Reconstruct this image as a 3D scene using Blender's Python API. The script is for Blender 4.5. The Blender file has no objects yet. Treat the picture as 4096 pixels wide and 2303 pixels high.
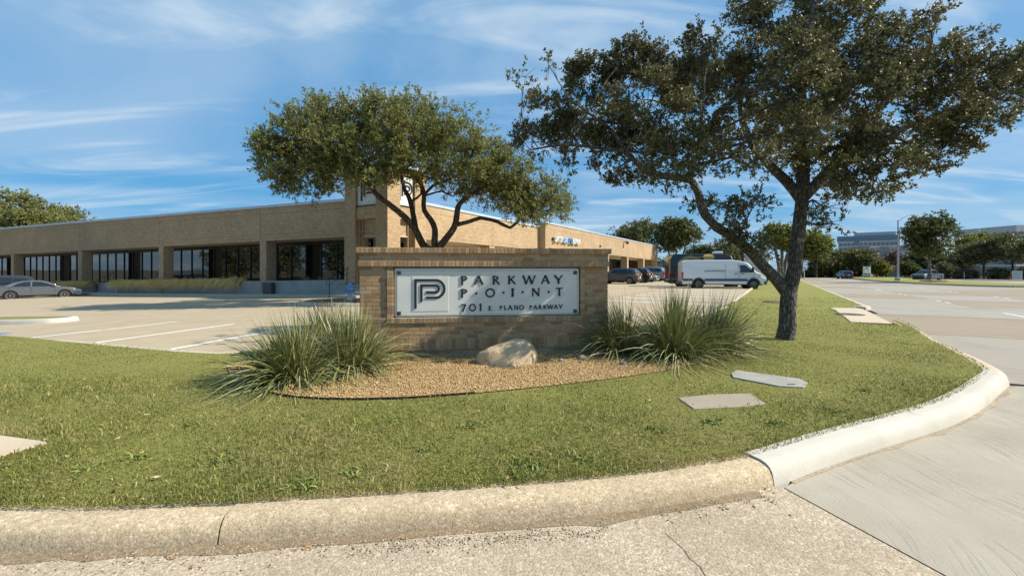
import bpy, bmesh, math, random
import numpy as np
from mathutils import Vector, Matrix
from mathutils.geometry import tessellate_polygon

random.seed(11)
RNG = np.random.default_rng(11)
S = bpy.context.scene
COL = S.collection
R = math.radians

# ------------------------------------------------------------------ camera
F, CX, HY, CZ = 1750.0, 2048.0, 1075.0, 1.7      # focal length / principal point / horizon of the photo, eye height
cam_d = bpy.data.cameras.new('camera')
cam_d.sensor_width = 36.0
cam_d.lens = F / 4096 * 36.0
cam_d.shift_y = -(1151.5 - HY) / 4096
cam_d.clip_start = 0.05
cam_d.clip_end = 4000
cam = bpy.data.objects.new('camera', cam_d)
cam.location = (0, 0, CZ)
cam.rotation_euler = (R(90), 0, 0)
COL.objects.link(cam)
S.camera = cam

# ------------------------------------------------------------------ light
SUN_AZ = Vector((0.995, -0.10, 0)).normalized()    # horizontal direction towards the sun
SUN_EL = R(39)
world = bpy.data.worlds.new('World')
S.world = world
world.use_nodes = True
wt = world.node_tree
wt.nodes.clear()


def wn(typ, **kw):
    n = wt.nodes.new(typ)
    for k, v in kw.items():
        setattr(n, k, v)
    return n


w_out = wn('ShaderNodeOutputWorld')
w_bg = wn('ShaderNodeBackground')
w_bg.inputs['Strength'].default_value = 0.115
sky = wn('ShaderNodeTexSky', sky_type='NISHITA', sun_disc=False)
sky.sun_elevation = SUN_EL
sky.sun_rotation = math.atan2(SUN_AZ.x, SUN_AZ.y)
sky.air_density = 1.0
sky.dust_density = 0.6
sky.ozone_density = 2.0
sky.altitude = 200
hsv = wn('ShaderNodeHueSaturation')
hsv.inputs['Saturation'].default_value = 1.5
hsv.inputs['Value'].default_value = 0.9
wt.links.new(sky.outputs[0], hsv.inputs['Color'])
blue = wn('ShaderNodeMixRGB')
blue.inputs['Fac'].default_value = 0.8
blue.inputs['Color2'].default_value = (0.44, 1.75, 3.4, 1)
wt.links.new(hsv.outputs['Color'], blue.inputs['Color1'])
tc = wn('ShaderNodeTexCoord')
sep = wn('ShaderNodeSeparateXYZ')
wt.links.new(tc.outputs['Generated'], sep.inputs[0])


def wmath(op, a, b=None, c=None):
    n = wn('ShaderNodeMath', operation=op)
    for i, v in enumerate((a, b, c)):
        if v is None:
            continue
        if isinstance(v, (int, float)):
            n.inputs[i].default_value = v
        else:
            wt.links.new(v, n.inputs[i])
    return n.outputs[0]


zc = wmath('MAXIMUM', sep.outputs['Z'], 0.0)
zden = wmath('ADD', zc, 0.13)
cxn = wmath('DIVIDE', sep.outputs['X'], zden)
cyn = wmath('DIVIDE', sep.outputs['Y'], zden)
comb = wn('ShaderNodeCombineXYZ')
wt.links.new(cxn, comb.inputs[0])
wt.links.new(cyn, comb.inputs[1])


def cloud_layer(scale, stretch, rot, lo, hi, detail, dist, off):
    mp = wn('ShaderNodeMapping')
    mp.inputs['Scale'].default_value = (scale, scale * stretch, 1)
    mp.inputs['Rotation'].default_value = (0, 0, R(rot))
    mp.inputs['Location'].default_value = (off, off * 0.7, off * 0.3)
    wt.links.new(comb.outputs[0], mp.inputs[0])
    nz = wn('ShaderNodeTexNoise')
    nz.inputs['Scale'].default_value = 1.0
    nz.inputs['Detail'].default_value = detail
    nz.inputs['Roughness'].default_value = 0.55
    nz.inputs['Distortion'].default_value = dist
    wt.links.new(mp.outputs[0], nz.inputs['Vector'])
    mr = wn('ShaderNodeMapRange', interpolation_type='SMOOTHSTEP')
    mr.inputs['From Min'].default_value = lo
    mr.inputs['From Max'].default_value = hi
    wt.links.new(nz.outputs['Fac'], mr.inputs['Value'])
    return mr.outputs[0]


c_big = cloud_layer(0.42, 1.6, -14, 0.33, 0.70, 7, 0.8, 3.4)      # broad thin veil
c_wisp = cloud_layer(0.62, 3.4, -16, 0.47, 0.72, 9, 1.1, 8.2)     # cirrus streaks
c_sum = wmath('ADD', wmath('MULTIPLY', c_big, 0.42), wmath('MULTIPLY', c_wisp, 0.62))
c_fac = wmath('MINIMUM', c_sum, 0.9)
cmix = wn('ShaderNodeMixRGB')
cmix.inputs['Color2'].default_value = (3.3, 4.0, 4.6, 1)
wt.links.new(c_fac, cmix.inputs['Fac'])
wt.links.new(blue.outputs[0], cmix.inputs['Color1'])
wt.links.new(cmix.outputs[0], w_bg.inputs['Color'])
wt.links.new(w_bg.outputs[0], w_out.inputs['Surface'])

sun_d = bpy.data.lights.new('sun', 'SUN')
sun_d.energy = 4.4
sun_d.angle = R(0.53)
sun_d.color = (1.0, 0.93, 0.82)
sun = bpy.data.objects.new('sun', sun_d)
sdir = Vector((SUN_AZ.x * math.cos(SUN_EL), SUN_AZ.y * math.cos(SUN_EL), math.sin(SUN_EL)))
sun.rotation_euler = sdir.to_track_quat('Z', 'Y').to_euler()
sun.location = sdir * 60
COL.objects.link(sun)

S.view_settings.view_transform = 'Standard'
S.view_settings.look = 'None'
S.view_settings.exposure = 0.74
S.view_settings.gamma = 1.0
S.view_settings.use_curve_mapping = False
S.render.engine = 'CYCLES'
try:
    S.cycles.max_bounces = 6
    S.cycles.transparent_max_bounces = 6
except Exception:
    pass


# ------------------------------------------------------------------ helpers
def at(px, py, Y):
    return Vector(((px - CX) / F * Y, Y, CZ - (py - HY) / F * Y))


def gr(px, py, z=0.0):
    Y = (CZ - z) * F / (py - HY)
    return Vector(((px - CX) / F * Y, Y, z))


def frame(o, xdir, up=(0, 0, 1)):
    """world matrix with local x along xdir (horizontal), z up, y = z cross x"""
    x = Vector((xdir[0], xdir[1], 0)).normalized()
    y = Vector((0, 0, 1)).cross(x)
    m = Matrix.Identity(4)
    m.col[0][:3] = x
    m.col[1][:3] = y
    m.col[2][:3] = (0, 0, 1)
    m.col[3][:3] = Vector(o)
    return m


I4 = Matrix.Identity(4)


class MB:
    def __init__(s):
        s.v, s.f = [], []

    def add(s, vs, fs):
        n = len(s.v)
        s.v.extend([tuple(v) for v in vs])
        s.f.extend([tuple(i + n for i in f) for f in fs])
        return s

    def box(s, x0, x1, y0, y1, z0, z1, m=None):
        vs = [Vector((x, y, z)) for z in (z0, z1) for y in (y0, y1) for x in (x0, x1)]
        if m is not None:
            vs = [m @ v for v in vs]
        return s.add(vs, [(0, 2, 3, 1), (4, 5, 7, 6), (0, 1, 5, 4), (2, 6, 7, 3), (0, 4, 6, 2), (1, 3, 7, 5)])

    def hexa(s, b, t):
        """b,t: 4 bottom and 4 top points, same winding (counter-clockwise from above)"""
        return s.add(list(b) + list(t), [(3, 2, 1, 0), (4, 5, 6, 7), (0, 1, 5, 4), (1, 2, 6, 5), (2, 3, 7, 6), (3, 0, 4, 7)])

    def prism(s, poly, a, b, axis='y', yf=None):
        """poly: (u,w) points; extruded along axis from a to b. axis y: u=x,w=z; axis z: u=x,w=y; axis x: u=y,w=z"""
        n = len(poly)

        def P(u, w, d):
            return {'y': (u, d, w), 'z': (u, w, d), 'x': (d, u, w)}[axis]
        A = [P(u, w, a if yf is None else yf(u, w, a)) for u, w in poly]
        B = [P(u, w, b if yf is None else yf(u, w, b)) for u, w in poly]
        fs = [tuple(range(n))[::-1], tuple(range(n, 2 * n))]
        for i in range(n):
            j = (i + 1) % n
            fs.append((i, j, n + j, n + i))
        return s.add(A + B, fs)

    def tube(s, pts, rad, n=8, cap=True, jit=0.0):
        pts = [Vector(p) for p in pts]
        if not hasattr(rad, '__len__'):
            rad = [rad] * len(pts)
        base = len(s.v)
        prev = None
        for i, p in enumerate(pts):
            a = pts[max(i - 1, 0)]
            b = pts[min(i + 1, len(pts) - 1)]
            d = (b - a)
            d = d.normalized() if d.length > 1e-9 else Vector((0, 0, 1))
            if prev is None:
                u = d.orthogonal().normalized()
            else:
                u = (prev - d * prev.dot(d))
                u = u.normalized() if u.length > 1e-6 else d.orthogonal().normalized()
            prev = u
            w = d.cross(u)
            for k in range(n):
                t = 2 * math.pi * k / n
                r = rad[i] * (1 + (random.uniform(-jit, jit) if jit else 0))
                s.v.append(tuple(p + (u * math.cos(t) + w * math.sin(t)) * r))
        for i in range(len(pts) - 1):
            for k in range(n):
                k2 = (k + 1) % n
                s.f.append((base + i * n + k, base + i * n + k2, base + (i + 1) * n + k2, base + (i + 1) * n + k))
        if cap:
            s.f.append(tuple(base + k for k in range(n))[::-1])
            e = base + (len(pts) - 1) * n
            s.f.append(tuple(e + k for k in range(n)))
        return s

    def lathe(s, prof, n=16, c=(0, 0, 0), axis='z'):
        base = len(s.v)
        c = Vector(c)
        for r, z in prof:
            for k in range(n):
                t = 2 * math.pi * k / n
                if axis == 'z':
                    q = Vector((r * math.cos(t), r * math.sin(t), z))
                elif axis == 'y':
                    q = Vector((r * math.cos(t), z, r * math.sin(t)))
                else:
                    q = Vector((z, r * math.cos(t), r * math.sin(t)))
                s.v.append(tuple(c + q))
        for i in range(len(prof) - 1):
            for k in range(n):
                k2 = (k + 1) % n
                s.f.append((base + i * n + k, base + i * n + k2, base + (i + 1) * n + k2, base + (i + 1) * n + k))
        s.f.append(tuple(base + k for k in range(n))[::-1])
        e = base + (len(prof) - 1) * n
        s.f.append(tuple(e + k for k in range(n)))
        return s

    def sheet(s, pts):
        """flat-ish polygon with its own z per vertex, triangulated"""
        pts = [Vector(p) for p in pts]
        tri = tessellate_polygon([[Vector((p.x, p.y, 0)) for p in pts]])
        fs = []
        for t in tri:
            a, b, c = (pts[i] for i in t)
            if (b - a).cross(c - a).z < 0:
                t = (t[0], t[2], t[1])
            fs.append(tuple(t))
        return s.add(pts, fs)

    def mesh(s, name):
        me = bpy.data.meshes.new(name)
        me.from_pydata(s.v, [], s.f)
        me.update()
        return me


def np_mesh(name, verts, faces):
    """verts (N,3), faces (M,k) numpy"""
    me = bpy.data.meshes.new(name)
    k = faces.shape[1]
    me.vertices.add(len(verts))
    me.vertices.foreach_set('co', np.ascontiguousarray(verts, dtype=np.float32).ravel())
    me.loops.add(faces.size)
    me.loops.foreach_set('vertex_index', np.ascontiguousarray(faces, dtype=np.int32).ravel())
    me.polygons.add(len(faces))
    me.polygons.foreach_set('loop_start', np.arange(0, faces.size, k, dtype=np.int32))
    try:
        me.polygons.foreach_set('loop_total', np.full(len(faces), k, dtype=np.int32))
    except Exception:
        pass
    me.update(calc_edges=True)
    return me


def fix_normals(me):
    bm = bmesh.new()
    bm.from_mesh(me)
    bmesh.ops.recalc_face_normals(bm, faces=bm.faces)
    bm.to_mesh(me)
    bm.free()


def obj(name, geo, mat=None, parent=None, m=None, smooth=None, bevel=0, seg=2, kind=None, recalc=False):
    me = geo.mesh(name) if isinstance(geo, MB) else geo
    if recalc:
        fix_normals(me)
    if mat is not None and len(me.materials) == 0:
        me.materials.append(mat)
    o = bpy.data.objects.new(name, me)
    COL.objects.link(o)
    o.matrix_basis = m if m is not None else I4
    if smooth is not None:
        me.polygons.foreach_set('use_smooth', [True] * len(me.polygons))
        me.set_sharp_from_angle(angle=R(smooth))
    if bevel:
        b = o.modifiers.new('bevel', 'BEVEL')
        b.width = bevel
        b.segments = seg
        b.limit_method = 'ANGLE'
        b.angle_limit = R(32)
    if parent is not None:
        o.parent = parent
        o.matrix_parent_inverse = parent.matrix_basis.inverted()
    if kind:
        o['kind'] = kind
    return o


def tag(o, label, cat=None, group=None, kind=None):
    o['label'] = label
    if cat:
        o['category'] = cat
    if group:
        o['group'] = group
    if kind:
        o['kind'] = kind
    return o


def thing(name, label, cat, m=None, group=None):
    o = bpy.data.objects.new(name, None)
    o.empty_display_size = 0.2
    COL.objects.link(o)
    o.matrix_basis = m if m is not None else I4
    return tag(o, label, cat, group)


def T(x, y, z):
    return Matrix.Translation((x, y, z))


# ------------------------------------------------------------------ materials
def rgb(h):
    """sRGB 0-255 triple -> linear albedo"""
    return tuple(((c / 255) / 12.92 if c / 255 <= 0.04045 else ((c / 255 + 0.055) / 1.055) ** 2.4) for c in h)


class NB:
    def __init__(s, name):
        s.m = bpy.data.materials.new(name)
        s.m.use_nodes = True
        s.t = s.m.node_tree
        s.b = s.t.nodes['Principled BSDF']
        s.tc = None

    def n(s, typ, ins=None, **kw):
        n = s.t.nodes.new(typ)
        for k, v in kw.items():
            setattr(n, k, v)
        for k, v in (ins or {}).items():
            s.set(n.inputs[k], v)
        return n

    def set(s, sock, v):
        if isinstance(v, bpy.types.NodeSocket):
            s.t.links.new(v, sock)
        elif isinstance(v, tuple) and len(v) == 3 and sock.type == 'RGBA':
            sock.default_value = (*v, 1)
        else:
            sock.default_value = v

    def co(s, kind='Object'):
        if s.tc is None:
            s.tc = s.n('ShaderNodeTexCoord')
        return s.tc.outputs[kind]

    def noise(s, scale, detail=4, rough=0.55, dist=0.0, vec=None):
        return s.n('ShaderNodeTexNoise', {'Vector': vec or s.co(), 'Scale': scale, 'Detail': detail, 'Roughness': rough, 'Distortion': dist}).outputs['Fac']

    def ramp(s, fac, stops):
        n = s.n('ShaderNodeValToRGB', {'Fac': fac})
        e = n.color_ramp.elements
        while len(e) < len(stops):
            e.new(0.5)
        for i, (p, c) in enumerate(stops):
            e[i].position = p
            e[i].color = (*c, 1) if len(c) == 3 else c
        return n.outputs['Color']

    def mix(s, fac, a, b, mode='MIX'):
        return s.n('ShaderNodeMixRGB', {'Fac': fac, 'Color1': a, 'Color2': b}, blend_type=mode).outputs['Color']

    def math(s, op, a, b=0.0, c=0.0):
        n = s.n('ShaderNodeMath', operation=op)
        for i, v in enumerate((a, b, c)):
            s.set(n.inputs[i], v)
        return n.outputs[0]

    def bump(s, h, strength, dist=0.01, prev=None):
        n = s.n('ShaderNodeBump', {'Height': h, 'Strength': strength, 'Distance': dist})
        if prev is not None:
            s.t.links.new(prev, n.inputs['Normal'])
        s.t.links.new(n.outputs[0], s.b.inputs['Normal'])
        return n.outputs[0]

    def fin(s, col=None, rough=None, metal=None, spec=None, **kw):
        if col is not None:
            s.set(s.b.inputs['Base Color'], col)
        if rough is not None:
            s.set(s.b.inputs['Roughness'], rough)
        if metal is not None:
            s.b.inputs['Metallic'].default_value = metal
        if spec is not None:
            s.b.inputs['Specular IOR Level'].default_value = spec
        for k, v in kw.items():
            s.set(s.b.inputs[k.replace('_', ' ')], v)
        return s.m


def M(name, c1, c2=None, scale=4.0, rough=0.75, bump=0.0, bscale=60, bdist=0.01, metal=0.0, spec=0.4, detail=5, **kw):
    nb = NB(name)
    col = c1
    if c2 is not None:
        col = nb.ramp(nb.noise(scale, detail, 0.6), [(0.33, c1), (0.67, c2)])
    if bump:
        nb.bump(nb.noise(bscale, 4), bump, bdist)
    return nb.fin(col, rough, metal, spec, **kw)


MAT = {}


def leaf_mat(name, stops, rough=0.5, transl=0.35, spec=0.35):
    nb = NB(name)
    g = nb.n('ShaderNodeNewGeometry')
    col = nb.ramp(g.outputs['Random Per Island'], stops)
    big = nb.noise(0.9, 3)
    col = nb.mix(nb.math('MULTIPLY', big, 0.35), col, stops[-1][1])
    nb.fin(col, rough, spec=spec)
    tr = nb.n('ShaderNodeBsdfTranslucent', {'Color': col})
    mx = nb.n('ShaderNodeMixShader', {'Fac': transl})
    nb.t.links.new(nb.b.outputs[0], mx.inputs[1])
    nb.t.links.new(tr.outputs[0], mx.inputs[2])
    nb.t.links.new(mx.outputs[0], nb.t.nodes['Material Output'].inputs['Surface'])
    return nb.m


MAT['leaf_oak'] = leaf_mat('oak leaf', [(0, (0.04, 0.048, 0.015)), (0.5, (0.09, 0.097, 0.031)), (0.85, (0.17, 0.16, 0.06)), (1, (0.25, 0.22, 0.10))], 0.5, 0.26, 0.28)
MAT['leaf_elm'] = leaf_mat('cedar elm leaf', [(0, (0.085, 0.105, 0.024)), (0.5, (0.17, 0.19, 0.048)), (0.85, (0.25, 0.26, 0.075)), (1, (0.32, 0.29, 0.10))], 0.55, 0.4)
MAT['leaf_dark'] = leaf_mat('dark evergreen leaf', [(0, (0.06, 0.07, 0.027)), (0.6, (0.12, 0.13, 0.05)), (1, (0.20, 0.20, 0.085))], 0.5, 0.35)
MAT['leaf_mid'] = leaf_mat('mid green leaf', [(0, (0.045, 0.06, 0.016)), (0.6, (0.085, 0.105, 0.028)), (1, (0.15, 0.16, 0.05))], 0.5, 0.3)
MAT['leaf_yellow'] = leaf_mat('yellow green leaf', [(0, (0.09, 0.11, 0.02)), (0.6, (0.16, 0.18, 0.03)), (1, (0.26, 0.25, 0.06))], 0.5, 0.4)
MAT['leaf_tan'] = leaf_mat('bare twig', [(0, (0.09, 0.06, 0.035)), (0.6, (0.16, 0.10, 0.06)), (1, (0.22, 0.15, 0.09))], 0.8, 0.1)


def grass_mat():
    nb = NB('lawn grass')
    g = nb.n('ShaderNodeNewGeometry')
    isl = g.outputs['Random Per Island']
    pos = g.outputs['Position']
    col = nb.ramp(isl, [(0, (0.11, 0.13, 0.024)), (0.45, (0.205, 0.225, 0.045)), (0.80, (0.29, 0.29, 0.075)), (0.93, (0.42, 0.355, 0.15)), (1, (0.54, 0.44, 0.23))])
    p1 = nb.n('ShaderNodeMapRange', {'Value': nb.noise(0.9, 6, 0.7, 0.6, pos), 'From Min': 0.47, 'From Max': 0.66})
    col = nb.mix(nb.math('MULTIPLY', p1.outputs[0], 0.75), col, (0.40, 0.325, 0.14))
    p2 = nb.n('ShaderNodeMapRange', {'Value': nb.noise(2.6, 4, 0.6, 0.2, pos), 'From Min': 0.5, 'From Max': 0.75})
    col = nb.mix(nb.math('MULTIPLY', p2.outputs[0], 0.6), col, (0.10, 0.135, 0.03))
    nb.fin(col, 0.55, spec=0.3)
    tr = nb.n('ShaderNodeBsdfTranslucent', {'Color': col})
    mx = nb.n('ShaderNodeMixShader', {'Fac': 0.3})
    nb.t.links.new(nb.b.outputs[0], mx.inputs[1])
    nb.t.links.new(tr.outputs[0], mx.inputs[2])
    nb.t.links.new(mx.outputs[0], nb.t.nodes['Material Output'].inputs['Surface'])
    return nb.m


MAT['grass'] = grass_mat()


def soil_mat():
    nb = NB('lawn ground')
    a = nb.noise(38, 6, 0.75)
    col = nb.ramp(a, [(0.3, (0.12, 0.125, 0.03)), (0.5, (0.24, 0.24, 0.06)), (0.7, (0.36, 0.325, 0.11))])
    p1 = nb.n('ShaderNodeMapRange', {'Value': nb.noise(0.75, 5, 0.65, 0.4), 'From Min': 0.46, 'From Max': 0.72})
    col = nb.mix(nb.math('MULTIPLY', p1.outputs[0], 0.5), col, (0.22, 0.185, 0.075))
    nb.bump(nb.noise(140, 4, 0.7), 0.8, 0.02)
    return nb.fin(col, 0.9, spec=0.15)


MAT['lawn'] = soil_mat()


def yucca_mat():
    nb = NB('red yucca leaf')
    g = nb.n('ShaderNodeNewGeometry')
    col = nb.ramp(g.outputs['Random Per Island'], [(0, (0.10, 0.118, 0.042)), (0.5, (0.205, 0.22, 0.075)), (0.85, (0.31, 0.315, 0.11)), (0.97, (0.42, 0.38, 0.20)), (1, (0.45, 0.38, 0.24))])
    return nb.fin(col, 0.42, spec=0.5)


MAT['yucca'] = yucca_mat()


def strand_mat(name, stops):
    nb = NB(name)
    g = nb.n('ShaderNodeNewGeometry')
    return nb.fin(nb.ramp(g.outputs['Random Per Island'], stops), 0.7, spec=0.2)


MAT['gold'] = strand_mat('golden grass', [(0, (0.70, 0.44, 0.12)), (0.5, (0.84, 0.58, 0.20)), (1, (0.90, 0.70, 0.34))])
MAT['deadleaf'] = strand_mat('dry leaf', [(0, (0.20, 0.11, 0.05)), (0.6, (0.38, 0.25, 0.12)), (1, (0.55, 0.42, 0.26))])


def brick_piece_mat():
    nb = NB('clay brick')
    oi = nb.n('ShaderNodeObjectInfo')
    rnd = oi.outputs['Random']
    off = nb.n('ShaderNodeVectorMath', {0: nb.co(), 1: oi.outputs['Location']}, operation='ADD').outputs[0]
    base = nb.ramp(rnd, [(0, (0.27, 0.15, 0.068)), (0.3, (0.35, 0.205, 0.092)), (0.55, (0.42, 0.255, 0.12)), (0.8, (0.47, 0.31, 0.16)), (0.93, (0.40, 0.28, 0.16)), (1, (0.31, 0.235, 0.165))])
    n1 = nb.n('ShaderNodeMapRange', {'Value': nb.noise(11, 5, 0.65, 0.6, off), 'From Min': 0.50, 'From Max': 0.70})
    col = nb.mix(nb.math('MULTIPLY', n1.outputs[0], 0.55), base, (0.44, 0.36, 0.25))
    n2 = nb.n('ShaderNodeMapRange', {'Value': nb.noise(30, 4, 0.6, 0.3, off), 'From Min': 0.52, 'From Max': 0.75})
    col = nb.mix(nb.math('MULTIPLY', n2.outputs[0], 0.5), col, (0.15, 0.085, 0.045))
    nb.bump(nb.noise(55, 5, 0.7, 0, off), 0.55, 0.006)
    return nb.fin(col, 0.9, spec=0.2)


MAT['brick'] = brick_piece_mat()
MAT['mortar'] = M('mortar', (0.46, 0.43, 0.37), (0.36, 0.33, 0.28), 9, 0.95, 0.6, 150, 0.004, spec=0.1)


def facade_brick(name, c1, c2, mortar):
    nb = NB(name)
    sp = nb.n('ShaderNodeSeparateXYZ', {0: nb.co()})
    cb = nb.n('ShaderNodeCombineXYZ', {0: nb.math('ADD', sp.outputs[0], sp.outputs[1]), 1: sp.outputs[2]})
    br = nb.n('ShaderNodeTexBrick', {'Vector': cb.outputs[0], 'Color1': c1, 'Color2': c2, 'Mortar': mortar, 'Scale': 1.0,
                                     'Mortar Size': 0.006, 'Mortar Smooth': 0.2, 'Bias': -0.2, 'Brick Width': 0.203, 'Row Height': 0.0677})
    st = nb.n('ShaderNodeMapping', {'Vector': cb.outputs[0], 'Scale': (1.2, 5.0, 1.0)})
    n1 = nb.n('ShaderNodeMapRange', {'Value': nb.noise(2.2, 6, 0.7, 0.3, st.outputs[0]), 'From Min': 0.35, 'From Max': 0.75})
    col = nb.mix(nb.math('MULTIPLY', n1.outputs[0], 0.75), br.outputs['Color'], tuple(x * 0.5 for x in c1))
    n2 = nb.n('ShaderNodeMapRange', {'Value': nb.noise(0.5, 4, 0.6, 0.0), 'From Min': 0.45, 'From Max': 0.8})
    col = nb.mix(nb.math('MULTIPLY', n2.outputs[0], 0.35), col, tuple(min(1, x * 1.25) for x in c2))
    nb.bump(br.outputs['Fac'], 0.35, -0.01)
    return nb.fin(col, 0.9, spec=0.2)


MAT['facade'] = facade_brick('facade brick', (0.38, 0.255, 0.14), (0.53, 0.39, 0.225), (0.52, 0.43, 0.30))
MAT['facade_dark'] = M('dark brick joint', (0.24, 0.17, 0.105), (0.30, 0.21, 0.13), 6, 0.9)
MAT['soffit'] = M('painted soffit', (0.55, 0.47, 0.36), (0.48, 0.41, 0.31), 1.5, 0.85, spec=0.2)
MAT['coping'] = M('metal coping', (0.50, 0.56, 0.62), (0.42, 0.47, 0.53), 1.2, 0.45, metal=0.2)
MAT['frame_dark'] = M('dark bronze frame', (0.018, 0.016, 0.014), None, rough=0.4)
MAT['planter'] = M('grey plastered concrete', (0.34, 0.335, 0.31), (0.27, 0.265, 0.25), 1.4, 0.9, 0.3, 60)


def glass_mat(name, base, ior, rough):
    nb = NB(name)
    wv = nb.noise(0.7, 2)
    nb.bump(wv, 0.05, 0.06)
    return nb.fin(base, rough, spec=0.6, IOR=ior)


MAT['pane'] = glass_mat('tinted window glass', (0.006, 0.007, 0.007), 1.85, 0.02)
MAT['carglass'] = glass_mat('car glass', (0.012, 0.016, 0.02), 1.6, 0.05)
MAT['white_panel'] = M('white sign panel', (0.68, 0.68, 0.62), (0.61, 0.61, 0.555), 2.5, 0.55, 0.12, 60, spec=0.35)
MAT['letter'] = M('dark bronze letter', (0.018, 0.022, 0.028), (0.026, 0.030, 0.036), 6, 0.55, spec=0.25)
MAT['bolt'] = M('bolt cover', (0.03, 0.033, 0.042), None, rough=0.35, spec=0.5)
MAT['rail'] = M('black railing', (0.012, 0.012, 0.013), None, rough=0.5)


def bark_mat(name, c1, c2, c3, vs=1.0):
    nb = NB(name)
    mp = nb.n('ShaderNodeMapping', {'Vector': nb.co(), 'Scale': (16 * vs, 16 * vs, 3.6 * vs)})
    vo = nb.n('ShaderNodeTexVoronoi', {'Vector': mp.outputs[0], 'Scale': 1.6, 'Randomness': 1.0}, feature='DISTANCE_TO_EDGE')
    ns = nb.noise(7, 5, 0.7)
    col = nb.ramp(nb.math('ADD', nb.math('MULTIPLY', vo.outputs['Distance'], 1.3), nb.math('MULTIPLY', ns, 0.35)), [(0.16, c1), (0.42, c2), (0.8, c3)])
    li = nb.n('ShaderNodeMapRange', {'Value': nb.noise(5.5, 4, 0.6, 0.5), 'From Min': 0.58, 'From Max': 0.68})
    col = nb.mix(nb.math('MULTIPLY', li.outputs[0], 0.55), col, tuple(min(1, x * 1.7) for x in c3))
    nb.bump(vo.outputs['Distance'], 0.9, 0.05)
    return nb.fin(col, 0.95, spec=0.1)


MAT['bark_oak'] = bark_mat('oak bark', (0.04, 0.034, 0.028), (0.135, 0.12, 0.10), (0.25, 0.23, 0.20))
MAT['bark_elm'] = bark_mat('elm bark', (0.028, 0.021, 0.014), (0.085, 0.064, 0.043), (0.15, 0.118, 0.083), 0.6)
MAT['bark_pale'] = bark_mat('pale bark', (0.08, 0.065, 0.05), (0.20, 0.175, 0.145), (0.34, 0.30, 0.25), 0.5)


def aggregate_mat(name, base, dark, light, kerb=False):
    nb = NB(name)
    v1 = nb.n('ShaderNodeTexVoronoi', {'Vector': nb.co(), 'Scale': 62.0})
    v2 = nb.n('ShaderNodeTexVoronoi', {'Vector': nb.co(), 'Scale': 150.0})
    gray = nb.n('ShaderNodeSeparateColor', {0: v1.outputs['Color']}).outputs[0]
    gray2 = nb.n('ShaderNodeSeparateColor', {0: v2.outputs['Color']}).outputs[1]
    pal = nb.ramp(gray, [(0, dark), (0.3, base), (0.72, base), (0.86, light), (1, tuple(min(1, x * 1.25) for x in light))])
    pal2 = nb.ramp(gray2, [(0, tuple(x * 0.6 for x in dark)), (0.25, base), (0.8, light), (1, light)])
    col = nb.mix(0.5, pal, pal2)
    big = nb.n('ShaderNodeMapRange', {'Value': nb.noise(1.1, 5, 0.65, 0.4), 'From Min': 0.42, 'From Max': 0.75})
    col = nb.mix(nb.math('MULTIPLY', big.outputs[0], 0.5), col, tuple(x * 0.55 for x in base))
    if kerb:
        mp = nb.n('ShaderNodeMapping', {'Vector': nb.co(), 'Scale': (1.0, 1.0, 0.15)})
        st = nb.n('ShaderNodeMapRange', {'Value': nb.noise(14, 5, 0.75, 0.2, mp.outputs[0]), 'From Min': 0.5, 'From Max': 0.8})
        col = nb.mix(nb.math('MULTIPLY', st.outputs[0], 0.55), col, tuple(x * 0.35 for x in base))
    b1 = nb.bump(v1.outputs['Distance'], 0.28 if kerb else 0.5, -0.006)
    nb.bump(nb.noise(190, 5, 0.75), 0.5, 0.005, b1)
    return nb.fin(col, 0.92, spec=0.2)


MAT['aggregate'] = aggregate_mat('exposed aggregate', (0.41, 0.325, 0.22), (0.23, 0.17, 0.11), (0.60, 0.51, 0.39))
MAT['kerb_tan'] = aggregate_mat('weathered kerb', (0.50, 0.385, 0.235), (0.30, 0.215, 0.125), (0.66, 0.55, 0.39), True)


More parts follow.
